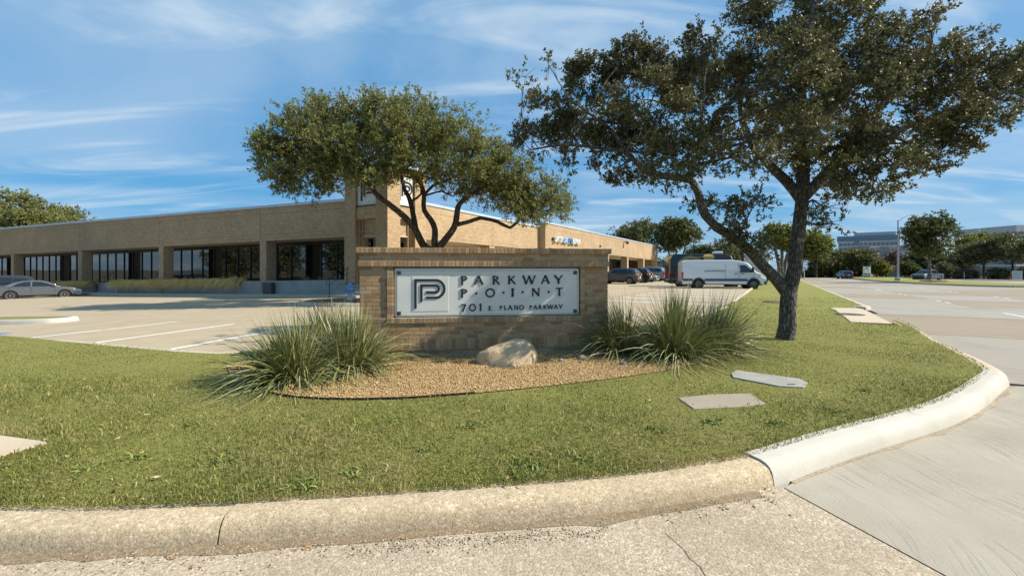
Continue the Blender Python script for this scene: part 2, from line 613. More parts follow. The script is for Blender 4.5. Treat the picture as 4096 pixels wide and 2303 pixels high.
def concrete_mat(name, c1, c2, joint=None, swirl=False, stain=0.4, rnd=False):
    nb = NB(name)
    col = nb.ramp(nb.noise(1.3, 6, 0.65, 0.3), [(0.3, c1), (0.7, c2)])
    fine = nb.noise(60, 5, 0.7)
    col = nb.mix(0.18, col, nb.ramp(fine, [(0.3, tuple(x * 0.55 for x in c1)), (0.7, tuple(min(1, x * 1.3) for x in c2))]))
    if rnd:
        oi = nb.n('ShaderNodeObjectInfo')
        rc = nb.ramp(oi.outputs['Random'], [(0, (0.30, 0.225, 0.145)), (0.45, (0.29, 0.24, 0.175)), (0.6, (0.33, 0.305, 0.255)), (1, (0.345, 0.325, 0.285))])
        col = nb.mix(0.65, col, rc)
    st = nb.n('ShaderNodeMapRange', {'Value': nb.noise(0.35, 6, 0.7, 0.6), 'From Min': 0.5, 'From Max': 0.8})
    col = nb.mix(nb.math('MULTIPLY', st.outputs[0], stain), col, tuple(x * 0.5 for x in c1))
    h = fine
    prev = None
    if swirl:
        # long brushed arcs: the field is bent by a slow noise, then stretched along the strokes
        wob = nb.n('ShaderNodeTexNoise', {'Vector': nb.co(), 'Scale': 0.45, 'Detail': 1.0})
        bend = nb.n('ShaderNodeVectorMath', {0: wob.outputs['Color'], 1: (1.6, 1.6, 0)}, operation='MULTIPLY')
        warped = nb.n('ShaderNodeVectorMath', {0: nb.co(), 1: bend.outputs[0]}, operation='ADD')
        mp = nb.n('ShaderNodeMapping', {'Vector': warped.outputs[0], 'Rotation': (0, 0, R(-14)), 'Scale': (26, 1.1, 1)})
        stroke = nb.noise(1.0, 5, 0.7, 0.2, mp.outputs[0])
        gate = nb.n('ShaderNodeMapRange', {'Value': nb.noise(1.6, 4, 0.6, 0.4), 'From Min': 0.36, 'From Max': 0.6})
        ln = nb.n('ShaderNodeMapRange', {'Value': stroke, 'From Min': 0.34, 'From Max': 0.47, 'To Min': -1.0, 'To Max': 0.0})
        hh = nb.math('MULTIPLY', ln.outputs[0], gate.outputs[0])
        col = nb.mix(nb.math('MULTIPLY', hh, -0.22), col, tuple(x * 0.45 for x in c1))
        prev = nb.bump(hh, 0.5, 0.006)
    nb.bump(h, 0.3, 0.006, prev)
    return nb.fin(col, 0.88, spec=0.25)


MAT['new_concrete'] = concrete_mat('swirl finished concrete', (0.335, 0.295, 0.228), (0.41, 0.37, 0.297), swirl=True, stain=0.35)
MAT['kerb_white'] = concrete_mat('new kerb concrete', (0.47, 0.435, 0.36), (0.57, 0.535, 0.455), stain=0.4)
MAT['road'] = concrete_mat('road concrete', (0.28, 0.23, 0.165), (0.34, 0.29, 0.225), rnd=True)
MAT['lot'] = concrete_mat('parking concrete', (0.375, 0.298, 0.195), (0.445, 0.365, 0.25), stain=0.35)
MAT['lot_kerb'] = concrete_mat('lot kerb concrete', (0.46, 0.39, 0.29), (0.54, 0.48, 0.37), stain=0.3)
MAT['walk'] = concrete_mat('sidewalk concrete', (0.50, 0.40, 0.28), (0.56, 0.47, 0.345), stain=0.25)
MAT['stripe'] = M('white road paint', (0.80, 0.79, 0.74), (0.66, 0.64, 0.57), 14, 0.7, spec=0.3)
MAT['stripe_old'] = M('worn road paint', (0.66, 0.62, 0.53), (0.50, 0.44, 0.34), 10, 0.8, spec=0.3)
MAT['orange'] = M('expansion joint', (0.36, 0.20, 0.08), (0.28, 0.16, 0.07), 4, 0.9)
MAT['blue_paint'] = M('blue paint', (0.05, 0.22, 0.62), None, rough=0.7)
MAT['tar'] = M('joint sealant', (0.06, 0.052, 0.045), (0.10, 0.085, 0.07), 6, 0.8)
MAT['subsoil'] = M('subsoil', (0.12, 0.10, 0.06), (0.09, 0.085, 0.045), 0.3, 0.95)
MAT['mulch'] = M('mulch', (0.12, 0.075, 0.045), (0.20, 0.13, 0.08), 9, 0.95, 0.8, 40, 0.03)


def gravel_mat(base=False):
    nb = NB('gravel bed' if base else 'gravel pebble')
    if base:
        v = nb.n('ShaderNodeTexVoronoi', {'Vector': nb.co(), 'Scale': 55.0})
        r = nb.n('ShaderNodeSeparateColor', {0: v.outputs['Color']}).outputs[0]
        nb.bump(v.outputs['Distance'], 1.0, -0.02)
    else:
        r = nb.n('ShaderNodeNewGeometry').outputs['Random Per Island']
    col = nb.ramp(r, [(0, (0.20, 0.115, 0.045)), (0.35, (0.42, 0.265, 0.11)), (0.7, (0.54, 0.36, 0.165)), (1, (0.64, 0.49, 0.28))])
    return nb.fin(col, 0.85, spec=0.25)


MAT['gravel'] = gravel_mat(True)
MAT['pebble'] = gravel_mat(False)


def rock_mat():
    nb = NB('sandstone boulder')
    n1 = nb.noise(3.2, 7, 0.65, 0.5)
    col = nb.ramp(n1, [(0.25, (0.34, 0.22, 0.115)), (0.42, (0.52, 0.39, 0.24)), (0.6, (0.57, 0.44, 0.275)), (0.78, (0.62, 0.52, 0.37))])
    nb.bump(nb.noise(12, 7, 0.7), 0.7, 0.05)
    return nb.fin(col, 0.9, spec=0.2)


MAT['rock'] = rock_mat()
MAT['tyre'] = M('tyre rubber', (0.018, 0.018, 0.018), (0.03, 0.03, 0.03), 8, 0.85)
MAT['rim'] = M('alloy rim', (0.50, 0.51, 0.52), (0.42, 0.43, 0.44), 6, 0.3, metal=0.75)
MAT['rim_grey'] = M('steel wheel', (0.22, 0.22, 0.22), (0.30, 0.29, 0.27), 6, 0.5, metal=0.5)
MAT['plastic'] = M('black plastic', (0.02, 0.02, 0.021), (0.03, 0.03, 0.032), 5, 0.6)
MAT['greyplastic'] = M('grey plastic', (0.06, 0.062, 0.066), (0.075, 0.077, 0.08), 5, 0.6)
MAT['lamp_red'] = M('tail lamp', (0.42, 0.03, 0.015), None, rough=0.25)
MAT['lamp_amber'] = M('amber lamp', (0.75, 0.25, 0.03), None, rough=0.25)
MAT['lamp_clear'] = M('headlamp', (0.72, 0.73, 0.74), None, rough=0.12, spec=0.7)
MAT['chrome'] = M('chrome trim', (0.6, 0.61, 0.62), None, rough=0.15, metal=1.0)
MAT['plate'] = M('licence plate', (0.7, 0.7, 0.68), None, rough=0.5)


def paint(name, c, metal=0.3, rough=0.32):
    return NB(name).fin(c, rough, metal, 0.5, Coat_Weight=0.6, Coat_Roughness=0.06)

# ================================================================== THE SETTING
RD = Vector((0.519, 0.855, 0)).normalized()      # direction of the main road
RN = Vector((RD.y, -RD.x, 0))                     # to the right of it
P0 = Vector((16.3, 20.4, 0))                      # a point on its near kerb


def zr(Y):
    return -0.005 * min(max(Y - 15, 0), 60)


def rf(s, t, dz=0.0):
    p = P0 + RD * s + RN * t
    p.z = zr(p.y) + dz
    return p


def zl(X):
    return 0.09 + 0.0263 * min(0, max(X, -60) + 9.6)


def struct(name, geo, mat, label=None, parent=None, **kw):
    o = obj(name, geo, mat, parent, **kw)
    if parent is None:
        o['kind'] = 'structure'
    if label:
        o['label'] = label
    return o


# base terrain, one sheet to the horizon
xs = [-1500, -700, -300, -150, -90, -60, -45, -35, -25, -18, -13, -9.6, -5, 0, 5, 10, 16, 24, 34, 46, 60, 80, 110, 160, 300, 700, 1500]
ys = [-300, -60, -20, -8, -2, 3, 8, 15, 22, 30, 40, 52, 64, 75, 90, 110, 140, 200, 350, 800, 2500]
mb = MB()
for y in ys:
    for x in xs:
        z = min(zl(x) - 0.16, zr(y) - 0.07) - (0.04 if y > 12 else 0)
        mb.v.append((x, y, z))
for j in range(len(ys) - 1):
    for i in range(len(xs) - 1):
        a = j * len(xs) + i
        mb.f.append((a, a + 1, a + 1 + len(xs), a + len(xs)))
struct('ground', mb, MAT['subsoil'])

# ---- main road: bed, concrete slabs, lane marks
mb = MB()
NS, NT_ = 56, 16
for i in range(NS + 1):
    for j in range(NT_ + 1):
        mb.v.append(tuple(rf(-16.5 + i * 4.0, -0.3 + j * 4.2, -0.035)))
for i in range(NS):
    for j in range(NT_):
        a = i * (NT_ + 1) + j
        mb.f.append((a, a + 1, a + NT_ + 2, a + NT_ + 1))
road = struct('main_road', mb, MAT['tar'])
lanes = [0.0, 4.1, 8.3, 13.4, 18.0, 22.5, 27, 34, 45, 60]
for li in range(len(lanes) - 1):
    step = 6.0 if li < 3 else 12.0
    s = -16.5
    k = 0
    while s < (90 if li < 3 else 130):
        st = step if li < 3 else step
        e = s + st
        g = 0.012
        t0, t1 = lanes[li] + g, lanes[li + 1] - g
        if li == 0:
            t0 = -0.06 if s > -9 else -0.5
        b = [rf(s + g, t0, -0.034), rf(s + g, t1, -0.034), rf(e - g, t1, -0.034), rf(e - g, t0, -0.034)]
        dz = random.uniform(-0.002, 0.002)
        t = [p + Vector((0, 0, 0.034 + dz)) for p in b]
        m = MB()
        m.hexa([b[0], b[1], b[2], b[3]], [t[0], t[1], t[2], t[3]])
        obj('slab', m, MAT['road'], road)
        s = e
        k += 1
m = MB()
m.sheet([rf(90, -0.3, -0.004), rf(90, 13.4, -0.004), rf(205, 13.4, -0.004), rf(205, -0.3, -0.004)])
obj('far_carriageway', m, MAT['road'], road)
for t, starts in ((4.1, [-13, -4.2, 4.4, 13, 21.6, 30.2, 38.8, 47.4, 56, 66, 78]), (8.3, [-9, 2.5, 11.1, 19.7, 28.3, 36.9, 45.5, 54, 66])):
    for k, s in enumerate(starts):
        L = 2.6 if k % 3 == 1 else 0.9
        for q in range(1 if L > 2 else 2):
            m = MB()
            s0 = s + q * 1.5
            m.sheet([rf(s0, t - 0.06, 0.007), rf(s0, t + 0.06, 0.007), rf(s0 + L, t + 0.06, 0.007), rf(s0 + L, t - 0.06, 0.007)])
            obj('lane_mark', m, MAT['stripe'], road)

# ---- kerb path round the corner lawn (gutter line, from left to right)
px_path = [(0, 2211), (400, 2203), (873, 2182), (1456, 2143), (2000, 2100), (2500, 2050), (2850, 1995), (3101, 1946), (3339, 1860), (3578, 1781), (3816, 1702), (3940, 1632), (4010, 1570), (4039, 1534)]
path = [Vector((-16, 4.6, 0)), Vector((-12, 3.7, 0)), Vector((-8, 3.0, 0)), Vector((-5, 2.72, 0))]
path += [gr(*p) for p in px_path]
path += [Vector((7.95, 7.2, 0)), Vector((8.75, 8.4, 0)), Vector((9.7, 9.9, 0)), rf(-10.0, 0), rf(-8.0, 0)]


def resample(pts, step):
    """Catmull-Rom through the points, resampled"""
    out = []
    n = len(pts)
    for i in range(n - 1):
        p0, p1, p2, p3 = pts[max(i - 1, 0)], pts[i], pts[i + 1], pts[min(i + 2, n - 1)]
        k = max(1, int((p2 - p1).length / step))
        for j in range(k):
            t = j / k
            out.append(0.5 * ((2 * p1) + (p2 - p0) * t + (2 * p0 - 5 * p1 + 4 * p2 - p3) * t * t + (3 * p1 - p0 - 3 * p2 + p3) * t ** 3))
    out.append(pts[-1])
    return out


KP = resample(path, 0.18)


def lefts(pts):
    ns = []
    for i in range(len(pts)):
        d = pts[min(i + 1, len(pts) - 1)] - pts[max(i - 1, 0)]
        ns.append(Vector((-d.y, d.x, 0)).normalized())
    return ns


KN = lefts(KP)
KERB = [(0.0, -0.03), (0.004, 0.004), (0.014, 0.05), (0.024, 0.088), (0.045, 0.12), (0.08, 0.140), (0.13, 0.148), (0.27, 0.150), (0.285, 0.10), (0.285, -0.03)]


def sweep(pts, ns, prof, hs=None, jitter=0.0):
    m = MB()
    k = len(prof)
    for i, (p, n) in enumerate(zip(pts, ns)):
        h = hs(i) if hs else 1.0
        for d, z in prof:
            q = p + n * (d + (random.uniform(-jitter, jitter) if 0 < z < 0.149 else 0))
            m.v.append((q.x, q.y, p.z + (z if z < 0 else z * h) + (random.uniform(-jitter, jitter) * 0.6 if z > 0.05 else 0)))
    for i in range(len(pts) - 1):
        for j in range(k - 1):
            a = i * k + j
            m.f.append((a, a + k, a + k + 1, a + 1))
    m.f.append(tuple(range(k)))
    e = (len(pts) - 1) * k
    m.f.append(tuple(range(e, e + k))[::-1])
    return m


def kidx(p):
    return min(range(len(KP)), key=lambda i: (KP[i] - p).length)


i_step, i_white, i_tan = kidx(gr(930, 2180)), kidx(gr(3112, 1942)), kidx(gr(4039, 1534))
for a, b, mat, name, lab, hf in (
        (0, i_step, 'kerb_tan', 'kerb', 'worn tan aggregate kerb along the bottom left of the lawn', lambda i: 0.93),
        (i_step, i_white, 'kerb_tan', 'kerb', 'tan aggregate kerb with dirt streaks in the foreground', lambda i: 1.0),
        (i_white, i_tan, 'kerb_white', 'kerb', 'clean white rebuilt kerb round the lawn corner', lambda i: 1.12),
        (i_tan, len(KP) - 1, 'walk', 'kerb', 'low tan kerb running on from the white kerb beside the road', None)):
    pts, ns = KP[a:b + 1], KN[a:b + 1]
    if b < len(KP) - 1:
        pts = pts[:-1] + [pts[-1] + (pts[-2] - pts[-1]).normalized() * 0.012]
    nn = len(pts)
    hh = hf or (lambda i, nn=nn: max(0.25, 1.05 - 1.3 * i / nn))
    o = struct(name, sweep(pts, ns, KERB, hh, 0.0035 if mat == 'kerb_tan' else 0.0015), MAT[mat], lab, smooth=50)

# kerb along the road beyond the inlet
rp = resample([rf(0.2, 0), rf(3, 0), rf(60, 0), rf(120, 0)], 3.0)
struct('kerb', sweep(rp, lefts(rp), KERB), MAT['walk'], 'long straight kerb between the grass strip and the road', smooth=50)
rp = resample([Vector((14.3, 18.4, 0.0)), Vector((14.65, 18.1, 0.0)), Vector((15.0, 18.25, 0.0)), rf(-1.6, 0), rf(0.2, 0)], 0.2)
struct('kerb', sweep(rp, lefts(rp), KERB), MAT['walk'], 'curved kerb end beside the storm drain apron', smooth=50)

# ---- near pavement: aggregate street slab and new swirl concrete slab
ja, jb = gr(3136, 1950), gr(3785, 2303)
jd = (jb - ja).normalized()
jend = ja + jd * 9.0
m = MB()
gut = [KP[i] for i in range(0, i_white + 1, 3)]
gut[-1] = KP[i_white]
m.sheet([Vector((p.x, p.y, 0.0)) + KN[0] * 0 + Vector((0, 0.02, 0)) for p in gut] + [ja + Vector((-0.008, 0, 0)), jend + Vector((-0.006, 0, 0)), Vector((-16, -6, 0))])
struct('street_pavement', m, MAT['aggregate'])
m = MB()
gut = [KP[i] + Vector((0, 0.02, 0)) for i in range(i_white, i_tan + 1, 2)]
m.sheet([ja + Vector((0.006, 0, 0))] + gut[1:] + [rf(-16.52, 0.1) * 1.0 if False else Vector((rf(-16.52, 0).x + 0.0, rf(-16.52, 0).y, 0))] +
        [Vector((rf(-16.5, t).x, rf(-16.5, t).y, 0)) for t in (6, 14, 24)] + [Vector((24, -7, 0)), jend + Vector((0.006, 0, 0))])
struct('driveway_apron', m, MAT['new_concrete'])
m = MB()
m.sheet([Vector((-20, -7, -0.03)), Vector((30, -7, -0.03)), Vector((30, 4, -0.03)), rf(-16.4, 0.2, -0.03), Vector((2, 4.2, -0.03)), Vector((-20, 5, -0.03))])
struct('street_bed', m, MAT['tar'])
# crack in the aggregate
cr = [gr(2660, 2130), gr(2700, 2165), gr(2738, 2200), gr(2760, 2235), gr(2800, 2265), gr(2840, 2330)]
m = MB()
for i in range(len(cr) - 1):
    w = 0.0022
    a, b = cr[i] + Vector((0, 0, 0.003)), cr[i + 1] + Vector((0, 0, 0.003))
    m.add([a + Vector((-w, 0, 0)), a + Vector((w, 0, 0)), b + Vector((w, 0, 0)), b + Vector((-w, 0, 0))], [(0, 3, 2, 1)])
o = struct('pavement_crack', m, MAT['tar'])

# ---- parking lot
LOT_EDGE = [Vector((-70, 26, 0)), Vector((-18, 12.2, 0)), Vector((-11.9, 10.2, 0)), Vector((-9.6, 9.44, 0)), Vector((-5.4, 8.05, 0)), Vector((-4.2, 8.5, 0)), Vector((-1, 9.9, 0)), Vector((3.2, 11.8, 0)), Vector((6, 14.3, 0)), Vector((8.7, 17.9, 0))]


def lotp(x, y, dz=0.0):
    return Vector((x, y, zl(x) + dz))


L_T = -5.2
m = MB()
m.sheet([lotp(p.x, p.y) for p in LOT_EDGE[:4]] + [lotp(-9.6, 110), lotp(-70, 110)])
lot = struct('parking_lot', m, MAT['lot'])
m = MB()
e1, e2, e3 = rf(57, L_T), rf(57, -48), Vector((-9.6, 110, 0))
m.sheet([lotp(p.x, p.y) for p in LOT_EDGE[3:]] + [lotp(e1.x, e1.y), lotp(e2.x, e2.y), lotp(e3.x, e3.y)])
obj('lot_pavement', m, MAT['lot'], lot)


def stripe(a, b, w=0.1, mat='stripe', name='parking_stripe', dz=0.006):
    a, b = Vector(a), Vector(b)
    d = (b - a)
    d.z = 0
    n = Vector((-d.y, d.x, 0)).normalized() * w / 2
    m = MB()
    pts = [a - n, b - n, b + n, a + n]
    m.sheet([lotp(p.x, p.y, dz) for p in pts])
    return obj(name, m, MAT[mat], lot)


def lg(px, py):
    """pixel on the sloping lot"""
    z = 0.05
    for _ in range(12):
        p = gr(px, py, z)
        z = zl(p.x)
    return gr(px, py, z)


for a, b in (((-260, 1322), (501, 1279)), ((23, 1363), (708, 1287)), ((338, 1377), (938, 1296)), ((670, 1400), (1188, 1306)), ((1030, 1412), (1430, 1318)), ((-420, 1306), (330, 1272))):
    stripe(lg(*a), lg(*b), 0.14)
for a, b in (((255, 1269), (700, 1281)), ((700, 1281), (1223, 1306)), ((1223, 1306), (1700, 1345))):
    stripe(lg(*a), lg(*b), 0.08, 'orange', 'expansion_joint', 0.005)
stripe(lg(-30, 1338), lg(22, 1332), 0.5, 'blue_paint', 'painted_symbol', 0.008)
# stalls in front of the left wing
for a, b in (((120, 1201), (420, 1193)), ((235, 1213), (560, 1193)), ((352, 1215), (610, 1198)), ((466, 1217), (710, 1195)), ((600, 1219), (860, 1196)), ((730, 1224), (1010, 1198)), ((880, 1230), (1180, 1202)), ((-60, 1209), (235, 1196))):
    stripe(lg(*a), lg(*b), 0.16, 'stripe')
# stalls along the grass strip on the right
for k in range(19):
    s = -4.5 + 2.75 * k
    stripe(rf(s, L_T - 0.35), rf(s, L_T - 5.6), 0.24, 'stripe')
for k in range(5):
    stripe(rf(-4 + 10 * k, L_T - 6.1), rf(6 + 10 * k, L_T - 6.1), 0.07, 'orange', 'expansion_joint', 0.005)
for k in range(14):
    s = 16 + 2.75 * k
    stripe(rf(s, L_T - 13.4), rf(s, L_T - 18.6), 0.1, 'stripe')
stripe(rf(8, L_T - 12.9), rf(56, L_T - 12.9), 0.06, 'orange', 'expansion_joint', 0.005)

# ---- lawn round the sign and the strip along the road
LZ = 0.165


def lawn_z(y):
    return LZ + zr(y) + (0.0 if y < 20 else 0.0)


inner = [KP[i] + KN[i] * 0.33 for i in range(0, len(KP), 2)]
rim = [KP[i] + KN[i] * 0.20 for i in range(0, len(KP), 2)]
lawn_poly = [Vector((p.x, p.y, LZ if i < len(inner) - 10 else LZ - 0.06)) for i, p in enumerate(inner)]
apron_px = [(3319, 1233), (3425, 1233), (3451, 1237), (3570, 1297), (3404, 1290), (3374, 1265), (3336, 1239)]
AP = [gr(x, y, 0.13) for x, y in apron_px]
lawn_poly += [AP[3] + Vector((0.1, -0.4, 0)), AP[4], AP[5], AP[6], AP[0] + Vector((-0.05, 0, 0))]
lawn_poly += [AP[1] + Vector((0.05, 0.02, 0.03)), Vector((14.35, 18.55, LZ)), Vector((14.75, 18.45, LZ))]
for s in (1, 6, 12, 20, 30, 40, 55, 75, 95, 118):
    q = rf(s, -0.25)
    lawn_poly.append(Vector((q.x, q.y, lawn_z(q.y))))
for s in (118, 95, 75, 57, 40, 30, 20, 12, 6, 0):
    q = rf(s, L_T + 0.15)
    lawn_poly.append(Vector((q.x, q.y, lawn_z(q.y))))
lawn_poly += [Vector((p.x + 0.12, p.y - 0.12, LZ)) for p in LOT_EDGE[-2:0:-1]]
lawn_poly.append(Vector((-18, 8, LZ)))
m = MB()
m.sheet(lawn_poly)
nr = len(rim)
for i in range(nr - 1):
    a_, b_ = lawn_poly[i], lawn_poly[i + 1]
    c_, d_ = rim[i + 1], rim[i]
    m.add([a_, b_, Vector((c_.x, c_.y, 0.11)), Vector((d_.x, d_.y, 0.11))], [(0, 3, 2, 1)])
lawn = struct('lawn', m, MAT['lawn'])
LAWN_XY = [Vector((p.x, p.y, 0)) for p in rim] + [Vector((p.x, p.y, 0)) for p in lawn_poly[nr:]]

# kerb between lawn and lot, low
for nm, pts, lab in (('kerb', [lotp(p.x, p.y) for p in LOT_EDGE[1:]], 'low kerb between the lawn and the left parking stalls'),
                     ('kerb', [lotp(rf(s, L_T).x, rf(s, L_T).y) for s in range(-3, 58, 6)], 'kerb between the parking stalls and the grass strip')):
    pts = pts[::-1] if False else pts
    rs = resample(pts, 0.8)
    ns = [-n for n in lefts(rs)]
    pr = [(-0.02, -0.05), (-0.02, 0.05), (0.0, 0.075), (0.11, 0.08), (0.14, 0.07), (0.14, -0.05)]
    mm = sweep(rs, ns, pr)
    struct(nm, mm, MAT['lot_kerb'], lab, smooth=40, recalc=True)

# far end of the lot: kerb and grass beyond
m = MB()
m.sheet([rf(57.2, L_T + 0.1, 0.42), rf(118, L_T + 0.1, 0.42), rf(118, -60, 0.5), rf(57.2, -24, 0.42)])
struct('far_lawn', m, MAT['lawn'], 'mown grass beyond the far end of the parking lot')
rs = [lotp(rf(57, t).x, rf(57, t).y) for t in (L_T, -10, -16, -24)]
struct('kerb', sweep(rs, lefts(rs), [(0, -.05), (0, .13), (-.15, .14), (-.15, -.05)]), MAT['lot_kerb'], 'kerb at the far end of the parking lot', recalc=True)

# verges across the road and the median
m = MB()
m.sheet([Vector(p) for p in ((52, 112, -0.12), (62, 101, -0.12), (80, 97, -0.12), (102, 86, -0.12), (150, 62, -0.12), (420, 60, -0.12), (420, 420, -0.12), (40, 420, -0.12))])
struct('far_verge', m, MAT['mulch'], 'brown verge of mulch and dry grass across the road')
med = [rf(36.5, 16.4), rf(38, 14.4), rf(44, 12.2), rf(50, 10.6), rf(62, 9.8), rf(100, 9.6), rf(100, 18), rf(62, 18.6), rf(50, 20.5), rf(40, 22.5), rf(37, 19.5)]
m = MB()
m.sheet([p + Vector((0, 0, 0.17)) for p in med])
struct('median', m, MAT['lawn'], 'grass median between the two carriageways')
mk = resample(med + [med[0]], 2.0)
struct('kerb', sweep(mk, [-n for n in lefts(mk)], [(0.0, -0.03), (0.02, 0.14), (-0.16, 0.15), (-0.2, -0.03)]), MAT['lot_kerb'], 'kerb round the grass median', recalc=True)
m = MB()
med2 = [rf(22, 20), rf(26, 16.5), rf(28.5, 18), rf(27, 24), rf(20, 30)]
m.sheet([p + Vector((0, 0, 0.15)) for p in med2])
struct('median', m, MAT['walk'], 'nose of a second median at the right edge of the picture')

# storm drain apron with round cover
m = MB()
top = [p + Vector((0, 0, 0.02)) for p in AP]
m.prism([(p.x, p.y) for p in AP], 0.0, 0.15, 'z')
apron = struct('storm_drain_apron', m, MAT['walk'], recalc=True)
c = gr(3402, 1257, 0.15)
m = MB()
m.lathe([(0.40, -0.02), (0.40, 0.008), (0.36, 0.012), (0.02, 0.012)], 24, (c.x, c.y, 0.15))
obj('manhole_cover', m, M('cast iron cover', (0.10, 0.09, 0.08), (0.06, 0.055, 0.05), 14, 0.8, 0.6, 40, spec=0.3), apron)

# corner of the sidewalk at the left edge
SW = [gr(0, 1746, 0.17), gr(188, 1772, 0.17), gr(0, 1826, 0.17), Vector((-6.5, 3.3, 0.17)), Vector((-7.5, 4.2, 0.17))]
m = MB()
m.prism([(p.x, p.y) for p in SW], 0.12, 0.185, 'z')
struct('sidewalk', m, MAT['walk'], recalc=True)

# island with grass in the lot at far left, and the tree island
def island(name, c, rx, ry, rot, mat, lab, klab):
    pts = []
    for k in range(28):
        a = 2 * math.pi * k / 28
        ca, sa = math.cos(a), math.sin(a)
        e = 0.6
        x = math.copysign(abs(ca) ** e, ca) * rx
        y = math.copysign(abs(sa) ** e, sa) * ry
        X = c[0] + x * math.cos(rot) - y * math.sin(rot)
        Y = c[1] + x * math.sin(rot) + y * math.cos(rot)
        pts.append(lotp(X, Y))
    m = MB()
    m.sheet([p + Vector((0, 0, 0.14)) for p in pts])
    o = struct(name, m, MAT[mat], lab)
    rs = pts + [pts[0], pts[1]]
    ns = lefts(rs)
    obj('island_kerb', sweep(rs, ns, [(-0.17, -0.05), (-0.16, 0.1), (-0.12, 0.15), (0.0, 0.155), (0.02, 0.1)]), MAT['kerb_white'] if mat == 'lawn' else MAT['lot_kerb'], o, smooth=40, recalc=True)
    return o, pts


isl_grass, IG = island('traffic_island', (-19.0, 14.9), 4.4, 0.55, -0.12, 'lawn', 'small grass island with pale kerb at the left edge of the lot', '')
isl_tree, IT = island('traffic_island', (-4.2, 20.3), 5.3, 1.7, 0.0, 'mulch', 'mulch island holding the hydrant and the spreading tree', '')

# walkway kerb along the left wing

# ================================================================== BRICK SIGN
SA = Vector((-2.62, 7.50, 0))
SB = Vector((1.785, 8.10, 0))
SD = (SB - SA).normalized()
SLEN = (SB - SA).length
SBASE = 0.17
SF = frame((SA.x, SA.y, SBASE), SD)             # local x along, local -y towards the camera, z up
THK = 0.62


def sx(px, dy=0.0):
    """photo column -> local x on the sign front (dy = local y of the plane)"""
    u = (px - CX) / F
    o = SF @ Vector((0, dy, 0))
    return (u * o.y - o.x) / (SD.x - u * SD.y)


def sz(px, py, dy=0.0):
    x = sx(px, dy)
    p = SF @ Vector((x, dy, 0))
    return CZ - (py - HY) / F * p.y - SBASE


def c1(zx, zy, dy=0.0):
    """zoomed-crop coordinates of the sign -> local (x, z)"""
    px, py = 1350 + zx * 0.46967, 940 + zy * 0.46967
    return sx(px, dy), sz(px, py, dy)


CO = 0.0677
sign = thing('brick_sign', 'long tan brick monument sign with white panel in the gravel bed', 'sign', SF)
ZT = 1.90
z_soldB, z_soldT = 0.105, 0.305
z_sillB = z_soldT + 4 * CO + 0.004          # rowlock sill under the panel
z_sillT = z_sillB + 0.098
z_rowT = ZT - 0.098 - 2 * CO
z_rowB = z_rowT - 0.098
xi0, xi1 = c1(420, 300)[0], c1(2108, 300)[0]      # raised surround round the panel
xp0, xp1 = c1(474, 300)[0], c1(2070, 300)[0]
m = MB()
g = 0.008
m.box(0.02 + g, SLEN - 0.02 - g, 0.03, THK - 0.03, -0.1, z_soldB)                 # footing
m.box(g, SLEN - g, g, THK - g, z_soldB, z_sillB)
m.box(xi0, xi1, -0.02 + g, THK - g, z_sillB, z_sillT)
m.box(g, xi0, g, THK - g, z_sillB, z_sillT - 0.001)
m.box(xi1, SLEN - g, g, THK - g, z_sillB, z_sillT - 0.001)
m.box(g, xi0, 0.03 + g, THK - g, z_sillT, z_rowB)
m.box(xi1, SLEN - g, 0.03 + g, THK - g, z_sillT, z_rowB)
m.box(xi0, xp0 - g, g, THK - g, z_sillT, z_rowB)
m.box(xp1 + g, xi1, g, THK - g, z_sillT, z_rowB)
m.box(xp0 - g, xp1 + g, 0.13, THK - g, z_sillT, z_rowB)
m.box(-0.02 + g, SLEN + 0.02 - g, -0.02 + g, THK + 0.02 - g, z_rowB, z_rowT)
m.box(g, SLEN - g, g, THK - g, z_rowT, ZT - 0.098)
m.box(-0.045 + g, SLEN + 0.045 - g, -0.045 + g, THK + 0.045 - g, ZT - 0.098, ZT - g)
obj('mortar_core', m, MAT['mortar'], sign, SF)


def brick_mesh(name):
    m = MB()
    m.box(-0.5, 0.5, -0.5, 0.5, -0.5, 0.5)
    me = m.mesh(name)
    bm = bmesh.new()
    bm.from_mesh(me)
    bmesh.ops.bevel(bm, geom=list(bm.edges), offset=0.035, segments=1, affect='EDGES')
    bm.to_mesh(me)
    bm.free()
    me.materials.append(MAT['brick'])
    return me


BME = {k: brick_mesh(k) for k in ('brick', 'rowlock_brick', 'soldier_brick')}


def brick(kind, x0, x1, y0, y1, z0, z1):
    o = bpy.data.objects.new(kind, BME[kind])
    COL.objects.link(o)
    j = 0.0012
    L = Matrix.Translation(((x0 + x1) / 2, (y0 + y1) / 2 + random.uniform(-j, j) * 1.6, (z0 + z1) / 2 + random.uniform(-j, j)))
    L = L @ Matrix.Rotation(random.uniform(-0.006, 0.006), 4, 'Y') @ Matrix.Diagonal((x1 - x0, y1 - y0, z1 - z0, 1))
    o.matrix_basis = SF @ L
    o.parent = sign
    o.matrix_parent_inverse = SF.inverted()
    return o


JW = 0.0095


def course(x0, x1, z0, yf, depth=0.09, L=0.2032, off=0.0, kind='brick', h=CO):
    x = x0 - off
    while x < x1 - 0.02:
        a, b = max(x, x0), min(x + L, x1)
        if b - a > 0.03:
            brick(kind, a + (JW / 2 if a > x0 else 0), b - (JW / 2 if b < x1 else 0), yf, yf + depth, z0 + JW / 2, z0 + h - JW / 2)
        x += L


def rowlocks(x0, x1, z0, z1, yf, depth, kind='rowlock_brick'):
    n = round((x1 - x0) / 0.0685)
    w = (x1 - x0) / n
    for i in range(n):
        brick(kind, x0 + i * w + JW / 2 * (i > 0), x0 + (i + 1) * w - JW / 2 * (i < n - 1), yf, yf + depth, z0 + JW / 2, z1 - JW / 3)


